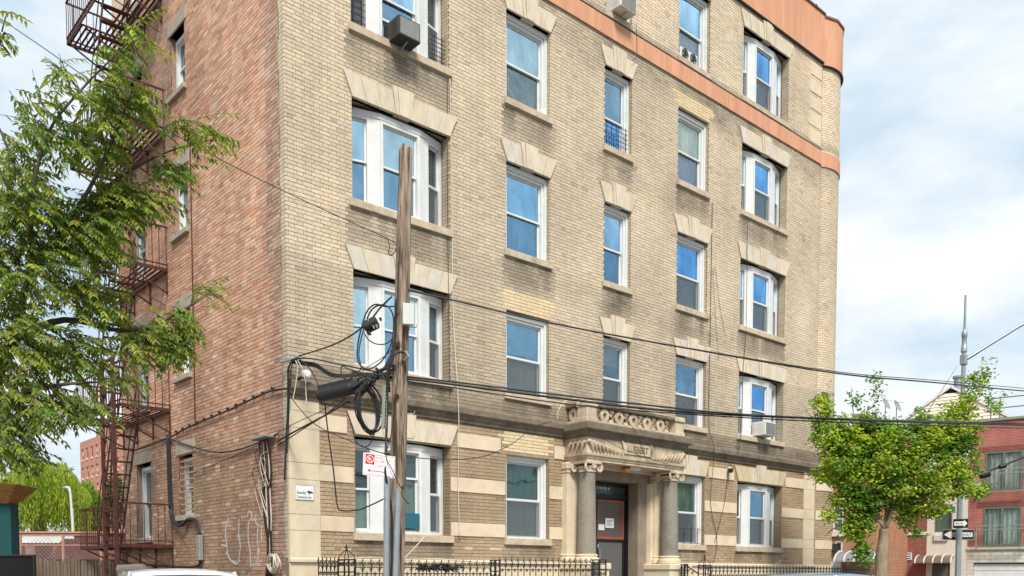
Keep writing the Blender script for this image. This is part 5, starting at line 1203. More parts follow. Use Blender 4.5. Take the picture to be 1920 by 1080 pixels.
def flat_sign(name, label, cen, w_, h_, yaw_, back, parts, text):
    s_ = empty(name, cen, label, 'sign', 'one-way street signs' if 'one-way' in label else None)
    def put(nm, mb, mt): o = obj(nm, mb, mt, s_, origin=(0, 0, 0)); o.location = (0, 0, 0); o.rotation_euler = (0, 0, yaw_); return o
    put('plate', MB().bbox(-w_ / 2, w_ / 2, 0, 0.006, -h_ / 2, h_ / 2, 0.002), M[back])
    for nm, mb, mt in parts: put(nm, mb, M[mt])
    for t, size, mt, x, z, xs in text:
        o = textmesh('lettering', t, size, M[mt], s_, cen, rot=(R(90), 0, yaw_), xs=xs, extr=0.001, align='CENTER')
        o.location = Vector((x * math.cos(yaw_) + 0.006 * math.sin(yaw_), x * math.sin(yaw_) - 0.006 * math.cos(yaw_), z))
    return s_
CY = TH - math.pi / 2   # yaw that faces the camera direction
bd = MB()
for a in ((-0.45, 0.45, 0.135, 0.142), (-0.45, 0.45, -0.142, -0.135), (-0.45, -0.443, -0.135, 0.135), (0.443, 0.45, -0.135, 0.135)): bd.box(a[0], a[1], -0.002, -0.0004, a[2], a[3])
ar = MB().prism([(-0.42, 0.0), (-0.20, -0.115), (-0.20, -0.06), (0.40, -0.06), (0.40, 0.06), (-0.20, 0.06), (-0.20, 0.115)], -0.002, -0.0004)
flat_sign('one_way_sign', 'large black one-way sign with white arrow to the left on the lamp post', atd(1797, 1002.5, 24.2), 0.93, 0.30, CY + R(4), 'signblack', [('arrow', ar, 'acwhite'), ('border', bd, 'acwhite')], [('ONE WAY', 0.125, 'signblack', 0.09, -0.045, 0.95)])
ar = MB().prism([(0.26, 0.0), (0.13, 0.08), (0.13, 0.05), (-0.26, 0.05), (-0.26, -0.05), (0.13, -0.05), (0.13, -0.08)][::-1], -0.002, -0.0004)
flat_sign('one_way_sign', 'small black one-way sign with white arrow to the right, above the large one', atd(1801, 981.5, 23.7), 0.36, 0.245, CY + R(-30), 'signblack', [('arrow', MB().prism([(-0.15, -0.055), (0.08, -0.055), (0.08, -0.10), (0.165, 0.0), (0.08, 0.10), (0.08, 0.055), (-0.15, 0.055)], -0.002, -0.0004), 'signwhite')], [('ONE WAY', 0.055, 'signblack', -0.03, -0.02, 0.75)])
M['green'] = mat('street_sign_green', (0.0, 0.22, 0.12), 0.4, 0.05, 5, 0)
q = atd(1788, 955, 23.9); tag(obj('street_name_sign', MB().bbox(q.x - 0.09, q.x + 0.09, q.y - 0.01, q.y + 0.01, q.z - 0.08, q.z + 0.08, 0.004), M['green']), 'green street name sign edge showing beside the lamp post', 'sign')

# ---------------------------------------------------------------- cars at the kerb
M['carwhite'] = mat('car_paint_white', (0.58, 0.59, 0.60), 0.25, 0.03, 2, 0, spec=0.6); M['carblue'] = mat('car_paint_blue', (0.20, 0.27, 0.36), 0.22, 0.04, 2, 0, spec=0.6, metal=0.3)
M['carglass'] = mat('car_glass', (0.03, 0.04, 0.05), 0.06, 0.05, 2, 0, spec=0.9); M['tyre'] = mat('tyre', (0.02, 0.02, 0.02), 0.85, 0.1, 20, 0.1); M['rim'] = mat('rim', (0.4, 0.4, 0.41), 0.35, 0.1, 10, 0, metal=0.7)
M['lampred'] = mat('tail_lamp', (0.4, 0.01, 0.01), 0.2, 0.05, 5, 0)
def car(label, cx, cy, hgt, paint, length=4.6, width=1.82, flip=1, rot=0.0):
    c = empty('parked_car', (cx, cy, -0.12), label, 'car', 'cars parked along the kerb')
    k = hgt / 1.65
    def P(mb, nm, mt, smooth='all'):
        mb.v = [(cx + flip * x, cy + y, z - 0.12) for x, y, z in mb.v]
        if flip < 0: mb.f = [f[::-1] for f in mb.f]
        return obj(nm, mb, mt, c, smooth=smooth)
    hl = length / 2; c.rotation_euler = (0, 0, rot)
    # stations along the length: (x, half width at belt, bottom z, belt z)
    st = [(-hl, 0.62, 0.42, 0.80), (-hl + 0.10, 0.80, 0.30, 0.95), (-hl + 0.5, 0.89, 0.24, 1.04), (-0.9, 0.91, 0.22, 1.04), (0.4, 0.91, 0.22, 1.02), (1.0, 0.905, 0.22, 1.0), (hl - 0.55, 0.87, 0.26, 0.90), (hl - 0.15, 0.78, 0.32, 0.78), (hl, 0.58, 0.42, 0.66)]
    rings = []
    for x, hw, zb, zt in st:
        zt *= k
        rings.append([(x, -hw * 0.92, zb), (x, -hw, zb + 0.18), (x, -hw, zt - 0.15), (x, -hw * 0.95, zt), (x, -hw * 0.5, zt + 0.035), (x, 0, zt + 0.045), (x, hw * 0.5, zt + 0.035), (x, hw * 0.95, zt), (x, hw, zt - 0.15), (x, hw, zb + 0.18), (x, hw * 0.92, zb)])
    P(MB().loft([r[::-1] for r in rings]), 'body', paint)
    # cabin: glasshouse and roof skin
    zr = hgt
    gs = [(-hl + 0.18, 1.00 * k, 0.80), (-hl + 0.55, zr - 0.10, 0.66), (-hl + 0.95, zr - 0.045, 0.64), (-0.5, zr - 0.02, 0.63), (0.25, zr - 0.05, 0.62), (0.62, zr - 0.16, 0.63), (1.28, 0.99 * k, 0.80)]
    rings = [[(x, -0.86 if i not in (0, 6) else -0.80, 0.98 * k), (x, -hw - 0.03, (0.98 * k + zt) / 2 + 0.1), (x, -hw, zt - 0.02), (x, -hw * 0.6, zt + 0.012), (x, 0, zt + 0.02), (x, hw * 0.6, zt + 0.012), (x, hw, zt - 0.02), (x, hw + 0.03, (0.98 * k + zt) / 2 + 0.1), (x, 0.86 if i not in (0, 6) else 0.80, 0.98 * k)] for i, (x, zt, hw) in enumerate(gs)]
    P(MB().loft([r[::-1] for r in rings]), 'windows', M['carglass'])
    rings = [[(x, -hw - 0.012, zt - 0.07), (x, -hw - 0.008, zt - 0.012), (x, -hw * 0.6, zt + 0.022), (x, 0, zt + 0.03), (x, hw * 0.6, zt + 0.022), (x, hw + 0.008, zt - 0.012), (x, hw + 0.012, zt - 0.07)] for x, zt, hw in gs[1:6]]
    P(MB().loft([r[::-1] for r in rings]), 'roof', paint)
    for sy in (-1, 1):
        for (xa, za), (xb, zb) in (((0.62, zr - 0.17), (1.28, 1.0 * k)), ((-0.25, zr - 0.04), (-0.3, 1.0 * k)), ((-1.35, zr - 0.05), (-1.55, 1.0 * k)), ((-hl + 0.5, zr - 0.12), (-hl + 0.16, 1.0 * k))):
            P(MB().bar((xa, sy * 0.655, za), (xb, sy * 0.86, zb), 0.03, 0.07), 'pillar', paint, False)
        for x in (-1.38, 1.40):
            w_ = MB(); rg = []
            for y, r_ in ((sy * 0.70, 0.29), (sy * 0.70, 0.34), (sy * 0.90, 0.34), (sy * 0.92, 0.31), (sy * 0.915, 0.22)):
                rg.append([(x + r_ * math.cos(a * math.pi / 10), y, 0.34 + r_ * math.sin(a * math.pi / 10)) for a in range(20)])
            wo = P(w_.loft(rg if sy < 0 else [r[::-1] for r in rg]), 'wheel', M['tyre'])
            q = MB()
            for a in range(5): q.bar((x, sy * 0.925, 0.34), (x + 0.2 * math.cos(a * 1.257), sy * 0.92, 0.34 + 0.2 * math.sin(a * 1.257)), 0.05, 0.02)
            q.v = [(cx + flip * a_, cy + b_, z_ - 0.12) for a_, b_, z_ in q.v]; obj('rim', q, M['rim'], wo)
        P(MB().bbox(-hl - 0.005, -hl + 0.10, sy * 0.62 - 0.10, sy * 0.62 + 0.10, 0.78, 0.96, 0.02), 'tail_lamp', M['lampred'], False)
        P(MB().bbox(hl - 0.14, hl - 0.01, sy * 0.60 - 0.14, sy * 0.60 + 0.14, 0.60, 0.72, 0.02), 'headlight', M['rim'], False)
        P(MB().bbox(0.55, 0.75, sy * 0.98 - 0.09, sy * 0.98 + 0.09, 0.98 * k, 1.12 * k, 0.03), 'mirror', paint, False)
    return c
q = atd(322, 1076, 13.2)
car('white car parked in the side lot, only its roof showing', q.x, q.y, 1.79, M['carwhite'], rot=R(76))
car('blue-grey car parked before the right-hand fence, only its roof showing', 6.6, -6.2, 1.73, M['carblue'])

# ---------------------------------------------------------------- beige pipe by the side wall
mb = MB(); a = atd(222, 1069, 14.2); b = atd(268, 1067, 14.2)
mb.tube(crom([a, a.lerp(b, 0.5), a.lerp(b, 0.9), b + Vector((0, 0, -0.03)), b + RT * 0.03 + Vector((0, 0, -0.15)), b + RT * 0.03 + Vector((0, 0, -0.9))], 4), 0.085, 12)
M['beigepipe'] = mat('beige_pipe', (0.48, 0.42, 0.31), 0.7, 0.1, 8, 0.1)
tag(obj('bent_pipe', mb, M['beigepipe'], smooth='all'), 'thick beige bent pipe standing in the lot behind the white car', 'pipe')
mb = MB(); a = atd(224, 1082, 14.15); b = atd(262, 1082, 14.15); mb.tube([a, b], 0.075, 12)
tag(obj('straight_pipe', mb, M['beigepipe'], smooth=True), 'thick beige pipe lying under the bent one behind the white car', 'pipe')
# ---------------------------------------------------------------- trees
def leaf_tint(base, spread=0.3, yel=0.0):
    v = random.uniform(1 - spread, 1 + spread); y = random.random() * yel
    return (base[0] * v * (1 + 1.3 * y), base[1] * v * (1 + 0.35 * y), base[2] * v)
def leaflet(mb, p, d, nrm, ln, wd, t):
    s = d.cross(nrm); s = s.normalized() if s.length > 1e-6 else d.orthogonal().normalized()
    m1 = p + d * ln * 0.45
    fold = nrm * (wd * 0.25)
    mb.add([p, m1 + s * wd * 0.5 + fold, p + d * ln, m1 - s * wd * 0.5 + fold], [(0, 1, 2), (0, 2, 3)], t)
def compound(mb, tw, base, dirv, ln, t, scale=1.0):
    # a pinnate leaf: drooping stalk with pairs of leaflets
    d = dirv.normalized(); n = random.randint(5, 7); side = d.cross(Vector((0, 0, 1)))
    side = side.normalized() if side.length > 1e-4 else Vector((1, 0, 0))
    pts = []; p = base.copy(); dd = d.copy()
    for k in range(n + 1):
        pts.append(p.copy()); p = p + dd * (ln / n); dd = (dd + Vector((0, 0, -0.10))).normalized()
    for k in range(1, n + 1):
        loc = (pts[k] - pts[k - 1]).normalized()
        for sg in (-1, 1):
            q = (loc * 0.75 + side * sg * 0.75 + Vector((0, 0, -0.55 + random.uniform(-0.25, 0.2)))).normalized()
            nm = (Vector((0, 0, 1)) + side * sg * random.uniform(-0.4, 0.4) + Vector((random.uniform(-.3, .3), random.uniform(-.3, .3), 0))).normalized()
            lt = tuple(c * random.uniform(0.8, 1.2) for c in t); leaflet(mb, pts[k], q, nm, random.uniform(0.08, 0.12) * scale, 0.036 * scale, lt)
    leaflet(mb, pts[-1], (pts[-1] - pts[-2]).normalized(), Vector((0, 0, 1)), 0.09 * scale, 0.03 * scale, t)
    tw.tube([pts[0], pts[len(pts) // 2], pts[-1]], [0.004, 0.003, 0.002], 3)
T1 = empty('street_tree', atd(-190, 1076, 11.0) * 1.0, 'tall leafy tree with feathery green leaves reaching in from the left edge', 'tree')
T1.location.z = 0; ORG[T1.name] = Vector(T1.location)
tb = Vector(T1.location)
lim = MB()
def limb(pts, r0, r1, n=7):
    P_ = crom(pts, 5); lim.tube(P_, [r0 + (r1 - r0) * i / (len(P_) - 1) for i in range(len(P_))], n)
fork = tb + Vector((0.1, 0, 2.6))
lim.tube(crom([tb, tb + Vector((0.03, 0.02, 1.3)), fork], 5), [0.26, 0.23, 0.21, 0.20, 0.20, 0.195, 0.19, 0.18, 0.18, 0.17, 0.17], 12)
A = lambda u, v, d: atd(u, v, d)
limb([fork, A(-80, 760, 11), A(20, 640, 11.0), A(60, 500, 11), A(130, 420, 11.2), A(200, 350, 11.3), A(300, 290, 11.4), A(395, 262, 11.4)], 0.06, 0.005)
limb([A(20, 640, 11), A(120, 600, 11.3), A(230, 620, 11.5), A(310, 600, 11.6), A(400, 545, 11.6)], 0.05, 0.005)
limb([A(60, 500, 11), A(60, 380, 10.6), A(90, 250, 10.5), A(160, 160, 10.6), A(225, 95, 10.6), A(262, 52, 10.6)], 0.026, 0.004)
limb([fork, A(-60, 830, 10.8), A(30, 745, 10.6), A(110, 722, 10.6), A(220, 715, 10.8)], 0.07, 0.006)
limb([fork, A(-110, 400, 10.8), A(-60, 180, 10.6), A(10, 60, 10.5)], 0.12, 0.012)
limb([A(130, 420, 11.2), A(180, 330, 11), A(225, 230, 10.9), A(262, 130, 10.8)], 0.03, 0.005)
limb([A(110, 722, 10.6), A(70, 800, 10.4), A(20, 850, 10.3)], 0.025, 0.005)
limb([A(60, 380, 10.6), A(20, 290, 10.5), A(-10, 220, 10.4)], 0.03, 0.006)
lv = MB(); tw = MB()
CL = [(45, 375, 85, 70, 78, 11), (60, 505, 105, 70, 95, 11), (35, 640, 85, 75, 100, 10.8), (50, 755, 75, 60, 70, 10.6), (135, 765, 55, 28, 24, 10.6), (165, 430, 80, 55, 78, 11.2), (235, 375, 85, 40, 74, 11.3), (318, 318, 40, 26, 16, 11.4), (200, 205, 45, 55, 36, 10.9), (262, 185, 30, 26, 12, 10.9),
      (215, 120, 38, 38, 15, 10.7), (245, 65, 18, 25, 6, 10.6), (350, 245, 45, 26, 12, 11.4), (405, 258, 24, 16, 4, 11.4), (175, 555, 55, 45, 36, 11.3), (280, 640, 65, 45, 64, 11.6), (330, 600, 32, 32, 18, 11.6), (385, 545, 22, 18, 4, 11.6),
      (60, 215, 48, 60, 16, 10.5), (120, 150, 40, 45, 10, 10.5), (5, 60, 14, 45, 5, 10.5), (130, 265, 60, 45, 24, 10.8), (5, 830, 45, 45, 36, 10.4), (55, 850, 25, 18, 9, 10.4), (140, 665, 60, 50, 46, 11), (225, 712, 38, 14, 8, 10.9), (-30, 470, 50, 120, 50, 11), (-30, 700, 50, 120, 60, 10.7), (20, 300, 40, 45, 18, 10.6), (190, 285, 35, 30, 16, 11.1), (330, 655, 26, 26, 10, 11.6), (190, 470, 26, 30, 10, 11.3)]
for cx, cy, rx, ry, n, dep in CL:
    cen = atd(cx, cy, dep); sc = dep / FPX
    for k in range(int(n * 1.9)):
        while True:
            a, b, c = (random.uniform(-1, 1) for _ in range(3))
            if a * a + b * b + c * c < 1: break
        p = atd(cx + a * rx, cy + b * ry, dep + c * min(rx, ry) * sc * 1.5)
        o = p - cen; d = Vector((o.x, o.y, o.z * 0.5 - 0.1)) + Vector((random.uniform(-.5, .5), random.uniform(-.5, .5), random.uniform(-.25, .25))) * 0.8 + RT * 0.25
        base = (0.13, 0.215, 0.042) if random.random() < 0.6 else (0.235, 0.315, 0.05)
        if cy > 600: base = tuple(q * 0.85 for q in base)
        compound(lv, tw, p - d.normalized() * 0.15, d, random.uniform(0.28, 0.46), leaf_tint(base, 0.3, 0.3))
    for k in range(max(2, n // 9)):
        p = atd(cx + random.uniform(-.8, .8) * rx, cy + random.uniform(-.8, .8) * ry, dep + random.uniform(-0.3, 0.3))
        tw.tube(crom([cen + Vector((random.uniform(-.1, .1), 0, 0)), cen.lerp(p, 0.5) + Vector((0, 0, 0.05)), p], 3), [0.010, 0.009, 0.008, 0.007, 0.005, 0.004, 0.003], 4)
# bright single sprays at the tips
for u, v, du, dv, y in ((355, 268, 1, 0.05, 0.3), (372, 222, 0.9, -0.3, 0.2), (365, 290, 1, 0.1, 0.5), (355, 240, 0.8, 0.2, 0.4), (380, 575, 1, -0.15, 1), (360, 548, 0.8, -0.6, 0.2), (350, 560, 1, -0.8, 0.4), (245, 60, 0.6, -0.7, 0.8), (225, 82, 1, -0.1, 1.0), (240, 75, 1, 0.15, 0.9), (205, 50, 0.7, 0.4, 0.7), (255, 78, 1, 0.1, 1), (85, 110, 0.8, 0.4, 0), (110, 100, 0.3, 0.8, 0), (60, 130, 0.3, 1, 0), (100, 190, 0.5, 1, 0)):
    p = atd(u, v, 11.2 if u > 300 else 10.6); d = RT * du - Vector((0, 0, 1)) * dv
    compound(lv, tw, p, d, 0.45, leaf_tint((0.16, 0.25, 0.03) if y else (0.075, 0.15, 0.035), 0.15, y), 1.0)
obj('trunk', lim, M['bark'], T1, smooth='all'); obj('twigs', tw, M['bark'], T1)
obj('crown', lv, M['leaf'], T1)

# ginkgo on the pavement at the right
T2p = atd(1652, 1076, 22.1); T2p.z = 0
T2 = empty('ginkgo_tree', T2p, 'small bright green ginkgo tree on the pavement before the round turret', 'tree')
lim = MB(); D2 = 22.1; lv = MB()
f1 = A(1658, 992, D2)
lim.tube(crom([T2p, A(1653, 1050, D2), A(1656, 1020, D2), f1], 4), [0.19, 0.175, 0.165, 0.16, 0.155, 0.15, 0.145, 0.14, 0.13, 0.125, 0.12, 0.12, 0.115], 12)
limbs2 = [[f1, A(1642, 940, D2 - .2), A(1625, 870, D2 - .4), A(1590, 810, D2 - .5), A(1545, 738, D2 - .4)], [f1, A(1668, 900, D2 + .2), A(1660, 830, D2 + .2), A(1645, 760, D2), A(1640, 700, D2)], [f1, A(1686, 938, D2 - .2), A(1720, 870, D2 - .3), A(1760, 800, D2 - .2), A(1800, 740, D2), A(1852, 660, D2 + .2)],
          [A(1690, 920, D2 - .2), A(1705, 870, D2 + .4), A(1712, 800, D2 + .6), A(1715, 755, D2 + .6)], [A(1650, 920, D2 - .2), A(1600, 900, D2 - .6), A(1560, 880, D2 - .9), A(1530, 875, D2 - 1)], [A(1690, 920, D2 - .2), A(1740, 905, D2 - .7), A(1800, 895, D2 - .9), A(1850, 915, D2 - 1)], [A(1720, 870, D2 - .3), A(1790, 830, D2 + .3), A(1850, 775, D2 + .5), A(1885, 735, D2 + .6)], [f1, A(1640, 965, D2 - .4), A(1610, 980, D2 - .8), A(1590, 1000, D2 - 1)], [f1, A(1690, 950, D2 - .5), A(1730, 960, D2 - .8), A(1770, 965, D2 - .9)]]
for P_ in limbs2:
    Q_ = crom(P_, 5); lim.tube([q + FH * 1.5 * max(0, min(1, (i - 2) / 10)) for i, q in enumerate(Q_)], [0.06 + (0.006 - 0.06) * (i / (len(Q_) - 1)) ** 0.6 for i in range(len(Q_))], 7)
def fan(p, nrm, up_, s, t):
    e = up_.cross(nrm); e = e.normalized() if e.length > 1e-4 else nrm.orthogonal().normalized(); f = nrm.cross(e)
    lv.add([p, p + (e * 0.62 + f * 0.55) * s, p + (e * 0.22 + f * 0.95) * s + nrm * s * 0.1, p + (-e * 0.22 + f * 0.92) * s + nrm * s * 0.1, p + (-e * 0.62 + f * 0.55) * s], [(0, 1, 2), (0, 2, 3), (0, 3, 4)], t)
GC = [(1556, 815, 34, 38, 3.4), (1600, 800, 30, 24, 1.6), (1665, 800, 30, 22, 1.5), (1740, 800, 34, 24, 1.8), (1540, 768, 15, 30, 1.4), (1600, 832, 44, 32, 3.4), (1650, 826, 46, 32, 3.6), (1628, 785, 16, 26, 0.8), (1710, 828, 50, 34, 4), (1765, 822, 45, 34, 4), (1808, 812, 36, 36, 3), (1590, 868, 55, 34, 4), (1660, 870, 65, 40, 5), (1740, 870, 65, 40, 5), (1800, 868, 42, 36, 3), (1560, 890, 36, 20, 1.8), (1620, 910, 52, 32, 4), (1690, 912, 52, 32, 4), (1755, 915, 52, 30, 3.4), (1825, 918, 34, 15, 1.4), (1612, 955, 34, 26, 2.6), (1640, 940, 30, 20, 1.6), (1612, 985, 26, 24, 1.6), (1596, 995, 20, 18, 1.0), (1580, 938, 24, 14, 1), (1556, 965, 16, 12, 0.4), (1700, 945, 26, 16, 1), (1745, 955, 40, 13, 1.2), (1700, 970, 20, 20, 0.9), (1612, 1030, 12, 24, 0.6), (1640, 725, 10, 34, 0.25), (1604, 752, 10, 16, 0.16), (1832, 728, 20, 30, 0.7), (1868, 752, 18, 22, 0.3), (1850, 688, 9, 30, 0.15), (1782, 775, 22, 26, 1.0), (1815, 765, 20, 24, 0.8), (1620, 1040, 10, 22, 0.5), (1730, 780, 10, 18, 0.2), (1720, 1000, 12, 10, 0.2)]
for cx, cy, rx, ry, n in GC:
    for cl_ in range(int(n * 44) + 3):
        while True:
            a, b, c = (random.uniform(-1, 1) for _ in range(3)); q = a * a + b * b + c * c
            if 0.15 < q < 1: break
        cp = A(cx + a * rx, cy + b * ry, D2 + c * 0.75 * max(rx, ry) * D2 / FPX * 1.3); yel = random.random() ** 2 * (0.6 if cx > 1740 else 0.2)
        lite = fbm(cp.x * 1.6, cp.z * 1.6, cp.y * 1.6); base = Vector((0.10, 0.205, 0.03)).lerp(Vector((0.34, 0.44, 0.045)), max(0, min(1, 0.32 + 1.1 * lite - 0.35 * c + random.uniform(-.15, .15))))  # lit clumps and shaded far side of the crown painted into the leaf tint
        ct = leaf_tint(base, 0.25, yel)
        for k in range(11):
            p = cp + Vector((random.gauss(0, .085), random.gauss(0, .085), random.gauss(0, .05)))
            nrm = (Vector((random.gauss(0, .45), random.gauss(0, .45), 0.7)) - FH * 0.35).normalized(); u_ = Vector((random.gauss(0, 1), random.gauss(0, 1), random.gauss(-0.3, .6))).normalized()
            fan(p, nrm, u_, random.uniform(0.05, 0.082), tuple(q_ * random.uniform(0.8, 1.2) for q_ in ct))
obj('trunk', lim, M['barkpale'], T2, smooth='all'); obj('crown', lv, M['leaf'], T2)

# weeping willows beyond the lot
def willow(label, cx, top, bot, wpx, dep, base, n, trunk=True):
    g_ = A(cx, 1076, dep); g_.z = 0; t_ = empty('willow_tree', g_, label, 'tree', 'willows beyond the lot'); lv_ = MB(); sc = dep / FPX
    tr = MB(); tr.tube(crom([g_, A(cx - 2, 1000, dep), A(cx - 8, 940, dep), A(cx - 10, (top + bot) / 2, dep)], 4), [0.5] * 6 + [0.35] * 7, 9)
    for k in range(9):
        tr.tube(crom([A(cx - 8, 940, dep), A(cx + random.uniform(-.3, .3) * wpx, top + 50, dep), A(cx + random.uniform(-.7, .7) * wpx, top + random.uniform(8, 40), dep + random.uniform(-3, 3))], 4), [0.2, 0.18, 0.16, 0.14, 0.12, 0.1, 0.08, 0.06, 0.04], 5)
    obj('trunk', tr, M['barkpale'], t_)
    for k in range(n):
        x = random.uniform(-1, 1); dome = top + (bot - top) * 0.45 * abs(x) ** 2.2 + 10 * fbm(x * 3 + cx, 2); v0 = dome + random.random() ** 1.5 * (bot - dome) * 0.7; ln = random.uniform(0.25, 0.6) * (bot - v0 + 10) + 12
        p = A(cx + x * wpx, v0, dep + random.uniform(-1, 1) * wpx * sc * 0.9); tv = leaf_tint(base, 0.32, 0.3); m_ = max(4, int(ln / 3.2)); dx = random.uniform(-0.25, 0.25)
        for j in range(m_):
            q = p + Vector((0, 0, -1)) * (ln * sc * j / m_) + RT * (dx * sc * ln * (j / m_) * (1 - j / m_))
            dd = (Vector((0, 0, -1)) + Vector((random.gauss(0, .35), random.gauss(0, .35), random.uniform(-.1, .25)))).normalized()
            leaflet(lv_, q, dd, (Vector((random.gauss(0, 1), random.gauss(0, 1), .2)) - FH * 0.7).normalized(), random.uniform(6, 11) * sc, 2.3 * sc, tuple(c * random.uniform(.85, 1.15) for c in tv))
    obj('crown', lv_, M['leaf'], t_); return t_
willow('broad yellow-green weeping willow behind the brick lot wall', 75, 858, 1003, 95, 62, (0.22, 0.32, 0.035), 1150)
willow('smaller deeper-green weeping willow by the far curved lamp', 162, 900, 1003, 34, 66, (0.14, 0.26, 0.03), 420)
def bush(label, cx, cy, rx, ry, dep, base, n):
    g_ = A(cx, 1076, dep); g_.z = 0; t_ = empty('leafy_tree', g_, label, 'tree'); lv_ = MB(); sc = dep / FPX
    tr = MB(); tr.tube([g_, A(cx, cy + ry * 0.4, dep), A(cx, cy, dep)], [0.25, 0.18, 0.08], 8); obj('trunk', tr, M['bark'], t_)
    for k in range(n):
        while True:
            a, b, c = (random.uniform(-1, 1) for _ in range(3))
            if a * a + b * b + c * c < 1: break
        q = A(cx + a * rx, cy + b * ry, dep + c * rx * sc); leaflet(lv_, q, Vector((random.gauss(0, 1), random.gauss(0, 1), random.gauss(-.2, .7))).normalized(), Vector((random.gauss(0, 1), random.gauss(0, 1), .6)).normalized(), 6 * sc, 3.4 * sc, leaf_tint(base, 0.35))
    obj('crown', lv_, M['leaf'], t_)
bush('dark green tree showing behind the fire escape ladder', 215, 940, 24, 55, 48, (0.06, 0.11, 0.03), 1500)

# ---------------------------------------------------------------- buildings in the background
def frame(name, label, Q, rotz, cat='building', group=None):
    e_ = empty(name, (Q[0], Q[1], 0), label, cat, group); e_.rotation_euler = (0, 0, rotz); ORG[e_.name] = Vector((0, 0, 0))
    ux = Vector((math.cos(rotz), math.sin(rotz), 0)); nn = Vector((math.sin(rotz), -math.cos(rotz), 0)); Q0 = Vector((Q[0], Q[1], 0))
    def lc(u, v, off=0.0):
        d = ray(u, v); t = (Q0 + nn * off - CAM).dot(nn) / d.dot(nn); p = CAM + d * t; return ((p - Q0).dot(ux), p.z)
    def put(nm, mb, mt, parent=None, smooth=False):
        o = obj(nm, mb, mt, parent or e_, origin=(0, 0, 0), smooth=smooth); ORG[o.name] = Vector((0, 0, 0)); o.location = (0, 0, 0); return o
    return e_, lc, put
def brickmat(name, c1, c2, mort, sc=1.0):
    mt, N, L, p = mk(name); t = N.new('ShaderNodeTexBrick'); tcn = N.new('ShaderNodeTexCoord'); mpn = N.new('ShaderNodeMapping')
    mpn.inputs['Rotation'].default_value = (R(90), 0, 0); L.new(tcn.outputs['Object'], mpn.inputs[0]); L.new(mpn.outputs[0], t.inputs['Vector'])
    t.inputs['Color1'].default_value = (*c1, 1); t.inputs['Color2'].default_value = (*c2, 1); t.inputs['Mortar'].default_value = (*mort, 1)
    t.inputs['Scale'].default_value = 1; t.inputs['Brick Width'].default_value = 0.22 * sc; t.inputs['Row Height'].default_value = 0.075 * sc; t.inputs['Mortar Size'].default_value = 0.008 * sc
    nz = N.new('ShaderNodeTexNoise'); nz.inputs['Scale'].default_value = 1.5; nz.inputs['Detail'].default_value = 6; L.new(tcn.outputs['Object'], nz.inputs['Vector'])
    mr = N.new('ShaderNodeMapRange'); mr.inputs[1].default_value = .3; mr.inputs[2].default_value = .7; mr.inputs[3].default_value = .85; mr.inputs[4].default_value = 1.15; L.new(nz.outputs[0], mr.inputs[0])
    hs = N.new('ShaderNodeHueSaturation'); L.new(t.outputs[0], hs.inputs['Color']); L.new(mr.outputs[0], hs.inputs['Value']); L.new(hs.outputs[0], p.inputs['Base Color']); p.inputs['Roughness'].default_value = 0.9
    b = N.new('ShaderNodeBump'); b.inputs['Strength'].default_value = 0.4; b.inputs['Distance'].default_value = 0.01; b.invert = True; L.new(t.outputs['Fac'], b.inputs['Height']); L.new(b.outputs[0], p.inputs['Normal'])
    return mt
M['bk_red'] = brickmat('far_red_brick', (0.38, 0.105, 0.085), (0.31, 0.08, 0.065), (0.42, 0.25, 0.21))
M['bk_red2'] = brickmat('far_darkred_brick', (0.26, 0.075, 0.055), (0.21, 0.05, 0.04), (0.27, 0.16, 0.13))
M['bk_orange'] = brickmat('far_orange_brick', (0.42, 0.17, 0.085), (0.35, 0.13, 0.07), (0.40, 0.27, 0.18))
M['bk_salmon'] = brickmat('far_salmon_brick', (0.54, 0.225, 0.15), (0.50, 0.20, 0.135), (0.50, 0.26, 0.19), 2.0)
M['bk_lot'] = brickmat('lot_wall_brick', (0.14, 0.055, 0.045), (0.11, 0.042, 0.036), (0.10, 0.05, 0.045))
M['stuccow'] = mat('cream_stucco', (0.62, 0.56, 0.47), 0.85, 0.06, 2, 0.1); M['whitebrick'] = brickmat('white_block', (0.62, 0.58, 0.50), (0.58, 0.54, 0.47), (0.40, 0.36, 0.30), 2.4)
M['greenframe'] = mat('green_frame', (0.13, 0.17, 0.145), 0.5, 0.1, 5, 0); M['greenrail'] = mat('green_rail', (0.24, 0.27, 0.20), 0.5, 0.1, 5, 0)
M['drape'] = mat('drape', (0.72, 0.78, 0.68), 0.8, 0.15, 3, 0); M['drape2'] = mat('drape_pale', (0.80, 0.77, 0.70), 0.8, 0.15, 3, 0)
M['siding'] = mat('cream_siding', (0.78, 0.72, 0.60), 0.7, 0.04, 3, 0); M['shingle'] = mat('green_shingle', (0.17, 0.18, 0.145), 0.9, 0.2, 4, 0.3); M['awn'] = mat('awning_grey', (0.20, 0.20, 0.195), 0.4, 0.1, 5, 0); M['awnbrown'] = mat('awning_brown', (0.14, 0.095, 0.075), 0.35, 0.1, 5, 0)
RB = math.atan2(-0.976, 0.218)   # far houses face us across the cross street
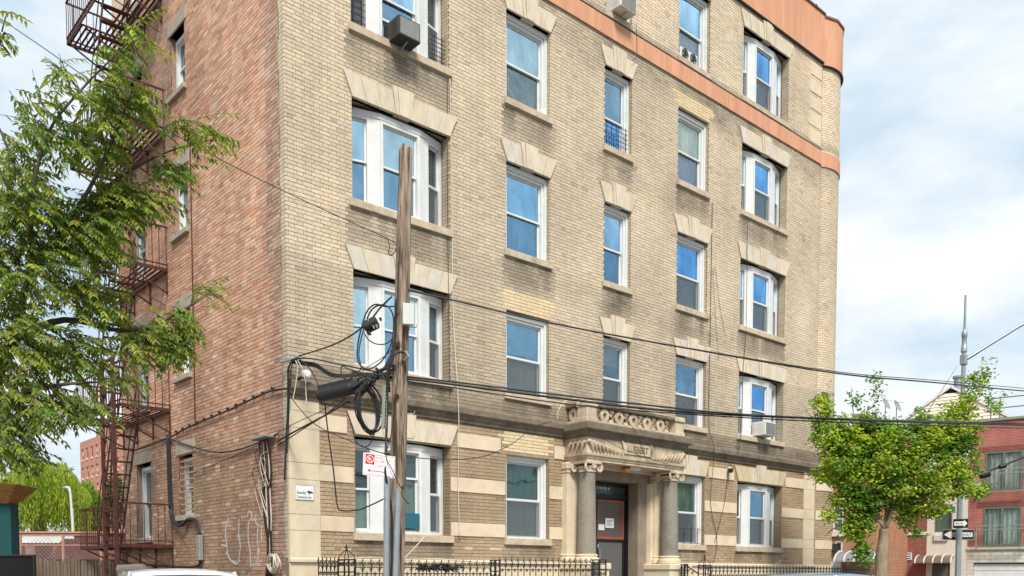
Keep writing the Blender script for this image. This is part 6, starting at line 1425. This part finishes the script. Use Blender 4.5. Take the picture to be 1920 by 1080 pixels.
def slider(put, x0, x1, z0, z1, dr):
    f_ = MB(); t_ = 0.07
    for a in ((x0, x0 + t_, z0, z1), (x1 - t_, x1, z0, z1), ((x0 + x1) / 2 - .05, (x0 + x1) / 2 + .05, z0, z1), (x0 + t_, x1 - t_, z1 - t_, z1), (x0 + t_, x1 - t_, z0, z0 + t_)): f_.box(a[0], a[1], -0.03 + 0.0007 * (a[0] % 3), 0.05, a[2], a[3])
    w_ = put('window', f_, M['greenframe']); g_ = MB(); g_.box(x0 + t_, x1 - t_, 0.01, 0.016, z0 + t_, z1 - t_); put('pane', g_, M['glassL'], w_)
    cb = MB(); n = 40; cb.add([(x0 + t_ + (x1 - x0 - 2 * t_) * i / n, 0.12 + 0.03 * math.sin(i * 1.1), z) for z in (z0 + t_, z1 - t_) for i in range(n + 1)], [(i, i + 1, n + 2 + i, n + 1 + i) for i in range(n)]); put('curtain', cb, dr, w_)
def wallbox(mb, x0, x1, z0, z1, holes, d=0.3):
    zs = sorted(set([z0, z1] + [h[2] for h in holes] + [h[3] for h in holes]))
    for za, zb in zip(zs, zs[1:]):
        iv = [(x0, x1)]
        for a, b, c, dd in holes:
            if c < (za + zb) / 2 < dd: iv = [q for p0, p1 in iv for q in ((p0, min(p1, a)), (max(p0, b), p1)) if q[1] - q[0] > 1e-4]
        for a, b in iv: mb.box(a, b, 0, d, za, zb)
    mb.box(x0, x1, d + 0.3, 9, z0, z1 - 0.1)
def win(put, x0, x1, z0, z1, frame_m='white', cu='c_slate', rail=True):
    f_ = MB(); t_ = 0.06
    for a in ((x0, x0 + t_, z0, z1), (x1 - t_, x1, z0, z1), (x0 + t_, x1 - t_, z1 - t_, z1), (x0 + t_, x1 - t_, z0, z0 + t_)): f_.box(a[0], a[1], 0.0, 0.08, a[2], a[3])
    if rail: f_.box(x0 + t_, x1 - t_, 0.01, 0.07, (z0 + z1) / 2 - 0.03, (z0 + z1) / 2 + 0.03)
    w_ = put('window', f_, M[frame_m]); g_ = MB(); g_.box(x0 + t_, x1 - t_, 0.03, 0.036, z0 + t_, z1 - t_); put('pane', g_, M['glassL'], w_); c_ = MB(); c_.box(x0 + t_, x1 - t_, 0.12, 0.13, z0 + t_, z1 - t_); put('curtain', c_, M[cu], w_)
# red brick house with balconies
Q = A(1812, 1076, 45)
e_, lc, put = frame('brick_house', 'red brick house with green balcony railings and white garage at the right edge', Q, RB)
X = lambda u, v=1000: lc(u, v)[0]; Z = lambda v, u=1870: lc(u, v)[1]
ztop = Z(787, 1890); d1 = (X(1843), X(1914), Z(1023), Z(951)); d2 = (X(1844), X(1914), Z(919), Z(847)); xr = X(1920) + 2.5
gd_ = (X(1827), xr - 0.4, 0.0, Z(1055))
mb = MB(); wallbox(mb, 0.0, xr, Z(1026), ztop, [d1, d2]); put('wall', mb, M['bk_red'])
mb = MB(); wallbox(mb, 0.0, xr, 0, Z(1026) - 0.002, [gd_]); put('ground_wall', mb, M['whitebrick'])
put('parapet_cap', MB().box(-0.05, xr, -0.08, 0.4, ztop, ztop + 0.12), M['greenrail'])
put('string_course', MB().box(0, xr, -0.08, 0.0, Z(1030), Z(1025)), M['stuccow'])
slider(put, *d1, M['drape']); slider(put, *d2, M['drape2'])
for d_ in (d1, d2):
    lt = MB(); n = 34
    for k in range(n): lt.box(d_[0] - 0.3 + (d_[1] - d_[0] + 0.6) * k / n, d_[0] - 0.3 + (d_[1] - d_[0] + 0.6) * (k + 0.85) / n, -0.02, 0.05, d_[3] + 0.02, d_[3] + 0.28)
    put('soldier_course', lt, M['bk_red2'])
    rl = MB(); x0, x1 = d_[0] - 0.25, d_[1] + 0.25; zb_, zt_ = d_[2] - 0.08, d_[2] + 1.0
    for z in (zb_, zt_ - 0.2, zt_): rl.bar((x0, -0.35, z), (x1, -0.35, z), 0.05, 0.05)
    for x in (x0, x1): rl.bar((x, -0.35, zb_), (x, -0.35, zt_ + .001), 0.05, 0.05); rl.bar((x, -0.35, zt_), (x, 0, zt_), 0.04, 0.04); rl.bar((x, -0.35, zb_), (x, 0, zb_), 0.04, 0.04)
    ra = put('balcony_railing', rl, M['greenrail'])
    n = int((x1 - x0) / 0.13)
    for k in range(1, n): put('baluster', MB().bar((x0 + (x1 - x0) * k / n, -0.35, zb_), (x0 + (x1 - x0) * k / n, -0.35, zt_ - 0.2), 0.014), M['greenrail'], ra)
gp = MB(); 
for k in range(6): gp.box(gd_[0] + 0.02, gd_[1] - 0.02, 0.12, 0.16, 0.05 + k * (gd_[3] - 0.1) / 6, 0.03 + (k + 1) * (gd_[3] - 0.1) / 6)
put('garage_door', gp, M['white'])
mb = MB(); x0, x1, za, zb = X(1814), X(1835), Z(1013 - 100), Z(898)
mb.box(x0, x1, -0.12, 0.05, za, zb); 
for k in range(5): mb.box(x0 + .06, x1 - .06, -0.135, -0.121, za + 0.06 + k * 0.07, za + 0.085 + k * 0.07)
put('wall_unit', mb, M['acwhite'])
mb = MB(); rz = ztop + 0.12
for z in (rz + 0.55, rz + 1.05): mb.bar((X(1856, 780), 0.3, z), (xr, 0.3, z), 0.05, 0.05)
for x in (X(1856, 780), X(1873, 780), xr): mb.bar((x, 0.3, rz), (x, 0.3, rz + 1.06), 0.05, 0.05)
put('roof_railing', mb, M['greenframe'])
# cream strip with window and brown awning
e_, lc, put = frame('stucco_house', 'cream stucco strip with a tall window and a brown dome awning over its door', Q, RB)
X = lambda u, v=1000: lc(u, v)[0]; Z = lambda v, u=1770: lc(u, v)[1]
wn = (X(1752), X(1785), Z(998), Z(946)); dn = (X(1749), X(1783), 0.1, Z(1054))
mb = MB(); wallbox(mb, X(1738), -0.005, 0, Z(870), [wn, dn]); put('wall', mb, M['stuccow'])
win(put, *wn, 'greenframe', 'c_palegreen', False)
put('door', MB().box(dn[0], dn[1], 0.1, 0.16, 0.1, dn[3]), M['doorgrey'])
mb = MB(); x0, x1 = X(1752), X(1778); mb.box(x0, x1, -0.1, 0.02, Z(1014), Z(1001))
for k in range(3): mb.box(x0 + .05, x1 - .25, -0.115, -0.101, Z(1013) + k * 0.1, Z(1013) + k * 0.1 + 0.04)
put('wall_unit', mb, M['acwhite'])
def awning(put, x0, x1, zb, zt, dep_, mt, ribs=4):
    rg = []
    for i in range(ribs * 3 + 1):
        x = x0 + (x1 - x0) * i / (ribs * 3); k = 1 
        rg.append([(x, -dep_ * math.sin(a * math.pi / 16), zb + (zt - zb) * math.cos(a * math.pi / 16)) for a in range(9)] + [(x, -dep_ * math.sin(a * math.pi / 16) * 0.97, zb + (zt - zb) * math.cos(a * math.pi / 16) * 0.93 - 0.01) for a in range(8, -1, -1)])
    aw = put('awning', MB().loft(rg), mt, smooth=True)
    for i in range(ribs + 1):
        x = x0 + (x1 - x0) * i / ribs; put('rib', MB().tube([(x, -dep_ * 1.01 * math.sin(a * math.pi / 16), zb + (zt - zb) * 1.02 * math.cos(a * math.pi / 16)) for a in range(9)], 0.035, 5), M['ltgrey'], aw)
awning(put, X(1724), X(1790), Z(1056), Z(1041), 1.0, M['awnbrown'])
# darker red brick house, white string course, vent
e_, lc, put = frame('brick_house', 'red brick house with white string course and vent, half behind the ginkgo', Q, RB)
X = lambda u, v=1000: lc(u, v)[0]; Z = lambda v, u=1715: lc(u, v)[1]
mb = MB(); wallbox(mb, X(1663), X(1738) - 0.005, 0, Z(900), []); put('wall', mb, M['bk_red2'])
put('string_course', MB().box(X(1663), X(1738), -0.07, -0.001, Z(1003), Z(998)), M['white'])
mb = MB(); mb.box(X(1695), X(1711), -0.05, 0, Z(1050), Z(1036)); vo = put('vent', mb, M['white'])
for k in range(3): put('vent_slot', MB().box(X(1697), X(1709), -0.055, -0.051, Z(1048) + k * 0.12, Z(1048) + k * 0.12 + 0.05), M['signblack'], vo)
mb = MB()
for k in range(22): mb.sweepx([(-0.02, 0.1 + k * 0.15), (-0.05, 0.1 + k * 0.15), (-0.02, 0.24 + k * 0.15)], X(1679), X(1689))
put('siding_strip', mb, M['siding'])
put('drainpipe', MB().tube([(X(1672), -0.1, 0), (X(1672), -0.1, Z(930))], 0.06, 8), M['white'])
# orange brick house with white bay windows next to the turret
Q2 = A(1580, 1076, 44)
e_, lc, put = frame('row_house', 'orange brick row house with white bay windows just right of the turret', Q2, RB)
X = lambda u, v=1000: lc(u, v)[0]; Z = lambda v, u=1590: lc(u, v)[1]
wa = (X(1562), X(1581), Z(996), Z(948)); wb = (X(1567), X(1580), Z(1052), Z(1014))
mb = MB(); wallbox(mb, X(1540), X(1662), 0, Z(800), [wa, wb]); put('wall', mb, M['bk_orange'])
win(put, *wa, 'white', 'c_grey'); win(put, *wb, 'white', 'c_grey')
mb = MB(); mb.box(wa[0] - 0.2, wa[1] + 0.15, -0.15, 0, wa[2] - 0.25, wa[2] - 0.03); put('sill', mb, M['stuccow'])
mb = MB(); mb.box(X(1566), X(1582), -0.3, 0, Z(795), Z(845)); put('upper_bay', mb, M['white'])
mb = MB(); mb.box(X(1557), X(1580), -0.25, 0, Z(1080), Z(1054)); 
for k in range(10): mb.box(X(1557) + 0.05 + k * 0.06, X(1557) + 0.08 + k * 0.06, -0.27, -0.251, 0.9, Z(1062))
put('porch_lattice', mb, M['white'])
awning(put, X(1580), X(1652), Z(1054), Z(1034), 1.4, M['awn'], 4)
mb = MB(); mb.box(X(1561), X(1572), -0.25, 0.02, Z(1033), Z(1019)); put('wall_unit', mb, M['acdark'])
# gabled house behind with dishes and flue
Q3 = A(1783, 1076, 56)
e_, lc, put = frame('gabled_house', 'cream-sided gable house with green shingle roof rising behind the ginkgo', Q3, RB)
X = lambda u, v=800: lc(u, v)[0]; Z = lambda v, u=1783: lc(u, v)[1]
xl, zl = lc(1683, 776); xa_, za_ = lc(1783, 727); xrr, zrr = lc(1885, 788); zl = zrr = (zl + zrr) / 2 - 0.3
mb = MB(); zb = 0.0; n = 60
for k in range(n):
    z0 = 1.0 + k * 0.2; z1 = z0 + 0.2
    if z0 > za_: break
    def xlim(z, side_):
        if z <= zl: return xl if side_ < 0 else xrr
        t = (z - zl) / (za_ - zl); return (xl if side_ < 0 else xrr) * (1 - t) + xa_ * t
    a0, a1, b0, b1 = xlim(z0, -1), xlim(z0, 1), xlim(min(z1, za_), -1), xlim(min(z1, za_), 1)
    mb.hexa([(a0, -0.03, z0), (a1, -0.03, z0), (a1, 0.3, z0), (a0, 0.3, z0), (b0, 0.0, min(z1, za_)), (b1, 0.0, min(z1, za_)), (b1, 0.3, min(z1, za_)), (b0, 0.3, min(z1, za_))])
put('siding', mb, M['siding'])
mb = MB()
for sx, xe in ((-1, xl), (1, xrr)):
    mb.hexa([(xe + sx * 0.4, -0.04, zl - 0.17), (xa_, -0.04, za_ + 0.02), (xa_, 10, za_ + 0.02), (xe + sx * 0.4, 10, zl - 0.17), (xe + sx * 0.4, -0.04, zl - 0.07), (xa_, -0.04, za_ + 0.12), (xa_, 10, za_ + 0.12), (xe + sx * 0.4, 10, zl - 0.07)])
put('roof', mb, M['shingle'])
mb = MB()
for sx, xe in ((-1, xl), (1, xrr)): mb.bar((xe + sx * 0.35, -0.075, zl - 0.10), (xa_, -0.075, za_ + 0.08), 0.05, 0.16)
put('barge_board', mb, M['white'])
put('trim_band', MB().box(X(1698), X(1800), -0.06, -0.031, Z(781), Z(777)), M['greenrail'])
mb = MB(); mb.lathe([(0.28, za_ - 1), (0.28, Z(703)), (0.36, Z(702)), (0.36, Z(698))], X(1787), 1.5, 12); put('flue', mb, M['galv'])
mb = MB(); mb.box(X(1778) - .06, X(1778) + .06, 1.0, 1.1, za_, Z(714)); put('vent_pipe', mb, M['ltgrey'])
# lower green roof to its left with dishes
Q4 = A(1640, 1076, 60)
e_, lc, put = frame('shingled_house', 'house with grey-green shingle roof carrying satellite dishes beyond the ginkgo', Q4, RB)
X = lambda u, v=800: lc(u, v)[0]; Z = lambda v, u=1640: lc(u, v)[1]
mb = MB(); mb.hexa([(X(1585), 0, Z(815)), (X(1700), 0, Z(815)), (X(1700), 6, Z(770)), (X(1585), 6, Z(770)), (X(1585), 0, Z(810)), (X(1700), 0, Z(810)), (X(1700), 6, Z(764)), (X(1585), 6, Z(764))]); put('roof', mb, M['shingle'])
mb = MB(); mb.box(X(1585), X(1700), 0.2, 6, 0, Z(812)); put('wall', mb, M['bk_orange'])
mb = MB(); mb.box(X(1586), X(1604), 1.5, 2.5, Z(800), Z(765)); put('chimney', mb, M['awn'])
for i, (u, v, lab) in enumerate(((1660, 758, 'round grey satellite dish on the far shingled roof, left one'), (1681, 762, 'round grey satellite dish on the far shingled roof, right one'))):
    d_ = empty('satellite_dish', A(u, v, 58), lab, 'satellite dish', 'satellite dishes'); c = A(u, v, 58); dirv = (RT * 0.55 - FH * 0.6 + Vector((0, 0, .35))).normalized()
    a_ = dirv.orthogonal().normalized(); b_ = dirv.cross(a_); rg = [[c + (a_ * math.cos(t * math.pi / 8) + b_ * math.sin(t * math.pi / 8)) * r_ + dirv * (r_ * r_ * 0.5) for t in range(16)] for r_ in (0.05, 0.2, 0.33, 0.42)]
    obj('dish', MB().loft(rg, False), M['acgrey'], d_, smooth='all'); obj('mast', MB().tube([c, c + Vector((0, 0, -0.9))], 0.03, 6), M['galv'], d_); obj('feed_arm', MB().tube([c - b_ * 0.4, c + dirv * 0.5], 0.018, 5), M['galv'], d_)
# salmon apartment block far left
XB = 37.0
y1, z1 = onX(150, 838, XB).y, onX(150, 838, XB).z; y0 = onX(236, 838, XB).y; zt = onX(190, 815, XB).z
sb = empty('apartment_block', (XB, y0, 0), 'distant salmon brick apartment block behind the fire escape', 'building')
mb = MB(); wl_ = MB(); xs = XB
ops = []; fl = 3.0; n = 8; cw = (y1 - y0) / 9
for f_ in range(8):
    z = zt - 2.9 - f_ * 3.05
    for k in range(9):
        yy = y0 + (k + 0.5) * cw; ops.append((yy - cw * 0.24, yy + cw * 0.24, z, z + 1.7))
zs = sorted(set([0, zt] + [o[2] for o in ops] + [o[3] for o in ops]))
for za, zb in zip(zs, zs[1:]):
    iv = [(y0, y1)]
    for a, b, c, d in ops:
        if c < (za + zb) / 2 < d: iv = [q for p0, p1 in iv for q in ((p0, min(p1, a)), (max(p0, b), p1)) if q[1] - q[0] > 1e-4]
    for a, b in iv: mb.box(XB, XB + 0.4, a, b, za, zb)
mb.box(XB + 0.8, XB + 30, y0, y1, 0, zt - 0.3); mb.box(XB + 0.4, XB + 30, y0 - 0.01, y0 + 0.4, 0, zt)
mb.box(XB, XB + 0.4, y0, y0 + (y1 - y0) * 0.62, zt, zt + 1.1)
obj('wall', mb, M['bk_salmon'], sb)
for a, b, c, d in ops:
    w_ = obj('window', MB().box(XB + 0.25, XB + 0.3, a, b, c, d), M['acdark'], sb)
    obj('blind', MB().box(XB + 0.22, XB + 0.248, a, b, (c + d) / 2 + random.uniform(-.4, .5), d), M['acwhite'], w_)
    obj('sill', MB().box(XB - 0.1, XB + 0.24, a + 0.2, b - 0.2, c - 0.35, c - 0.02), M['stuccow'], w_)
# ---------------------------------------------------------------- the lot on the left
RC = TH - math.pi / 2
Q5 = A(100, 1076, 27)
e_, lc, put = frame('lot_wall', 'low dark red brick wall with pale coping and white paint patches', Q5, RC, 'wall')
X = lambda u, v=1040: lc(u, v)[0]; Z = lambda v, u=100: lc(u, v)[1]
put('brick_face', MB().box(X(-60), X(236), 0, 0.3, 0, Z(1000)), M['bk_lot']); M['copingr'] = mat('pink_coping', (0.42, 0.23, 0.17), 0.8, 0.15, 5, 0.1)
put('coping', MB().box(X(-60), X(236), -0.08, 0.36, Z(1000), Z(996.5)), M['copingr'])
M['lotwhite'] = mat('white_wall_paint', (0.66, 0.65, 0.63), 0.8, 0.08, 4, 0.05)
pp = MB()
for u0, u1, v0, v1 in ((22, 40, 1004, 1020), (5, 34, 1013, 1026), (42, 118, 1002, 1018), (122, 140, 1003, 1011)): pp.box(X(u0), X(u1), -0.008 - 0.0006 * (u0 % 5), -0.001, Z(v1), Z(v0))
put('paint_patch', pp, M['lotwhite'])
M['lotpink'] = mat('faded_wall_paint', (0.26, 0.15, 0.135), 0.85, 0.2, 4, 0.05)
pp = MB(); pp.box(X(48), X(66), -0.006, -0.001, Z(1046), Z(1024)); pp.box(X(100), X(120), -0.006, -0.001, Z(1048), Z(1025)); put('faded_paint', pp, M['lotpink'])
mb = MB(); n = 40
for k in range(n): mb.hexa([(X(120) + k * 0.05, -1.0, Z(1052)), (X(120) + k * 0.05 + 0.035, -1.0, Z(1052)), (X(120) + k * 0.05 + 0.035, -0.02, Z(1012)), (X(120) + k * 0.05, -0.02, Z(1012)), (X(120) + k * 0.05, -1.02, Z(1050)), (X(120) + k * 0.05 + 0.035, -1.02, Z(1050)), (X(120) + k * 0.05 + 0.035, -0.04, Z(1010)), (X(120) + k * 0.05, -0.04, Z(1010))])
mb.box(X(120), X(120) + n * 0.05, -0.5, -0.01, 0, Z(1030)); put('ribbed_lean_to', mb, M['bk_lot'])
# chain link fence
Q6 = A(60, 1076, 24.5)
e_, lc, put = frame('chain_link_fence', 'galvanised chain link fence before the low brick lot wall', Q6, RC, 'fence')
X = lambda u, v=1040: lc(u, v)[0]; Z = lambda v, u=60: lc(u, v)[1]
for u in (2, 39, 119, 190): put('post', MB().tube([(X(u), 0, 0), (X(u), 0, Z(1002))], 0.04, 8), M['copingr'] if u > 10 else M['galv'])
mb = MB()
for v in (1003, 1022): mb.bar((X(-40), 0, Z(v)), (X(195), 0, Z(v)), 0.03, 0.03)
put('top_rail', mb, M['copingr'])
mb = MB(); x0, x1, zt = X(-40), X(195), Z(1003); s_ = 0.11; k = 0; x = x0 - 2.0
while x < x1:
    for sg in (1, -1):
        a = Vector((x if sg > 0 else x + 1.6, 0.004 * sg, zt - 1.6)); b = Vector((x + 1.6 if sg > 0 else x, 0.004 * sg, zt))
        if min(a.x, b.x) > x0 and max(a.x, b.x) < x1: mb.tube([a, b], 0.004, 3)
    x += s_
o = put('wire_mesh', mb, M['galv']); o['kind'] = 'stuff'
# wooden picket fence
Q7 = A(130, 1076, 20)
e_, lc, put = frame('wooden_fence', 'weathered grey wooden plank fence beyond the white car', Q7, RC, 'fence')
X = lambda u, v=1060: lc(u, v)[0]; Z = lambda v, u=130: lc(u, v)[1]
M['oldwood'] = mat('old_wood', (0.135, 0.105, 0.075), 0.95, 0.35, 10, 0.6, 40, stretch=(1, 1, 0.2))
u = 66
while u < 212:
    wp = random.uniform(5.5, 7.5); x0, x1 = X(u), X(u + wp - 1.2); zt = Z(1048 + random.uniform(-2, 3)); y_ = random.uniform(-0.01, 0.01)
    put('plank', MB().prism([(x0, 0), (x1, 0), (x1, zt - 0.03), ((x0 + x1) / 2 + 0.01, zt + random.uniform(-0.02, 0.02)), (x0, zt - 0.02)], y_, y_ + 0.02), M['oldwood']); u += wp
put('rail', MB().box(X(64), X(212), 0.03, 0.07, Z(1064), Z(1060)), M['oldwood'])
# black screen panel
Q8 = A(30, 1076, 13)
e_, lc, put = frame('screen_panel', 'black mesh screen panel at the lower left edge', Q8, RC, 'screen')
X = lambda u, v=1060: lc(u, v)[0]; Z = lambda v, u=30: lc(u, v)[1]
put('mesh', MB().box(X(-60), X(64), 0, 0.02, 0.2, Z(1043)), mat('black_mesh', (0.012, 0.012, 0.013), 0.8, 0.3, 40, 0.3)); put('frame_bar', MB().box(X(-60), X(65), -0.02, 0.04, Z(1043), Z(1040)), M['acdark']); put('frame_bar', MB().box(X(63), X(65.5), -0.021, 0.041, 0, Z(1039.8)), M['acdark'])
# green hoarding with plywood parapet
Q9 = A(0, 1076, 21)
e_, lc, put = frame('hoarding', 'dark green plywood hoarding with a flared bare plywood top at the left edge', Q9, RC, 'hoarding')
X = lambda u, v=1040: lc(u, v)[0]; Z = lambda v, u=10: lc(u, v)[1]
M['hoard'] = mat('hoarding_green', (0.008, 0.06, 0.062), 0.7, 0.15, 5, 0.1); M['ply'] = mat('plywood', (0.50, 0.25, 0.09), 0.8, 0.25, 5, 0.2, stretch=(1, 1, 3), stain=(0.36, 0.17, 0.06), sscale=2)
put('panel', MB().box(X(-80), X(22), 0, 0.35, 0, Z(944)), M['hoard'])
x0, x1, xo = X(-80), X(17), X(61)
za, zb = Z(944), Z(905)
put('plywood_sheet', MB().hexa([(x0, -0.02, za), (x1 - 0.62, -0.02, za), (x1 - 0.62, 0.0, za), (x0, 0, za), (x0, -0.5, zb), (x1 - 0.42, -0.5, zb), (x1 - 0.42, -0.48, zb), (x0, -0.48, zb)]), M['ply'])
put('plywood_sheet', MB().hexa([(x1 - 0.615, -0.021, za), (x1, -0.021, za), (x1, 0.0, za), (x1 - 0.615, 0, za), (x1 - 0.415, -0.501, zb), (xo - 0.1, -0.501, zb - 0.09), (xo - 0.1, -0.48, zb - 0.09), (x1 - 0.415, -0.48, zb)]), M['ply'])
put('plywood_end', MB().hexa([(x1 + 0.003, -0.02, za), (x1 + 0.003, 0.35, za), (x1 + 0.023, 0.35, za), (x1 + 0.023, -0.02, za), (xo - 0.09, -0.5, zb - 0.09), (xo - 0.09, 0.45, zb - 0.09), (xo - 0.06, 0.45, zb - 0.09), (xo - 0.06, -0.5, zb - 0.09)]), M['ply'])
# far curved street lamp
p = A(138, 1076, 46); p.z = 0; fl_ = empty('street_lamp', p, 'slender white curved street lamp in front of the willows', 'street lamp')
obj('pole', MB().tube(crom([p, A(137, 1000, 46), A(134, 950, 46), A(131, 920, 46), A(127, 914, 46), A(122, 915, 46)], 5), [0.075] * 10 + [0.06] * 16, 8), M['ltgrey'], fl_, smooth='all')
obj('lamp_head', MB().tube([A(124, 914.5, 46), A(119, 916, 46)], [0.12, 0.09], 8), M['acgrey'], fl_)
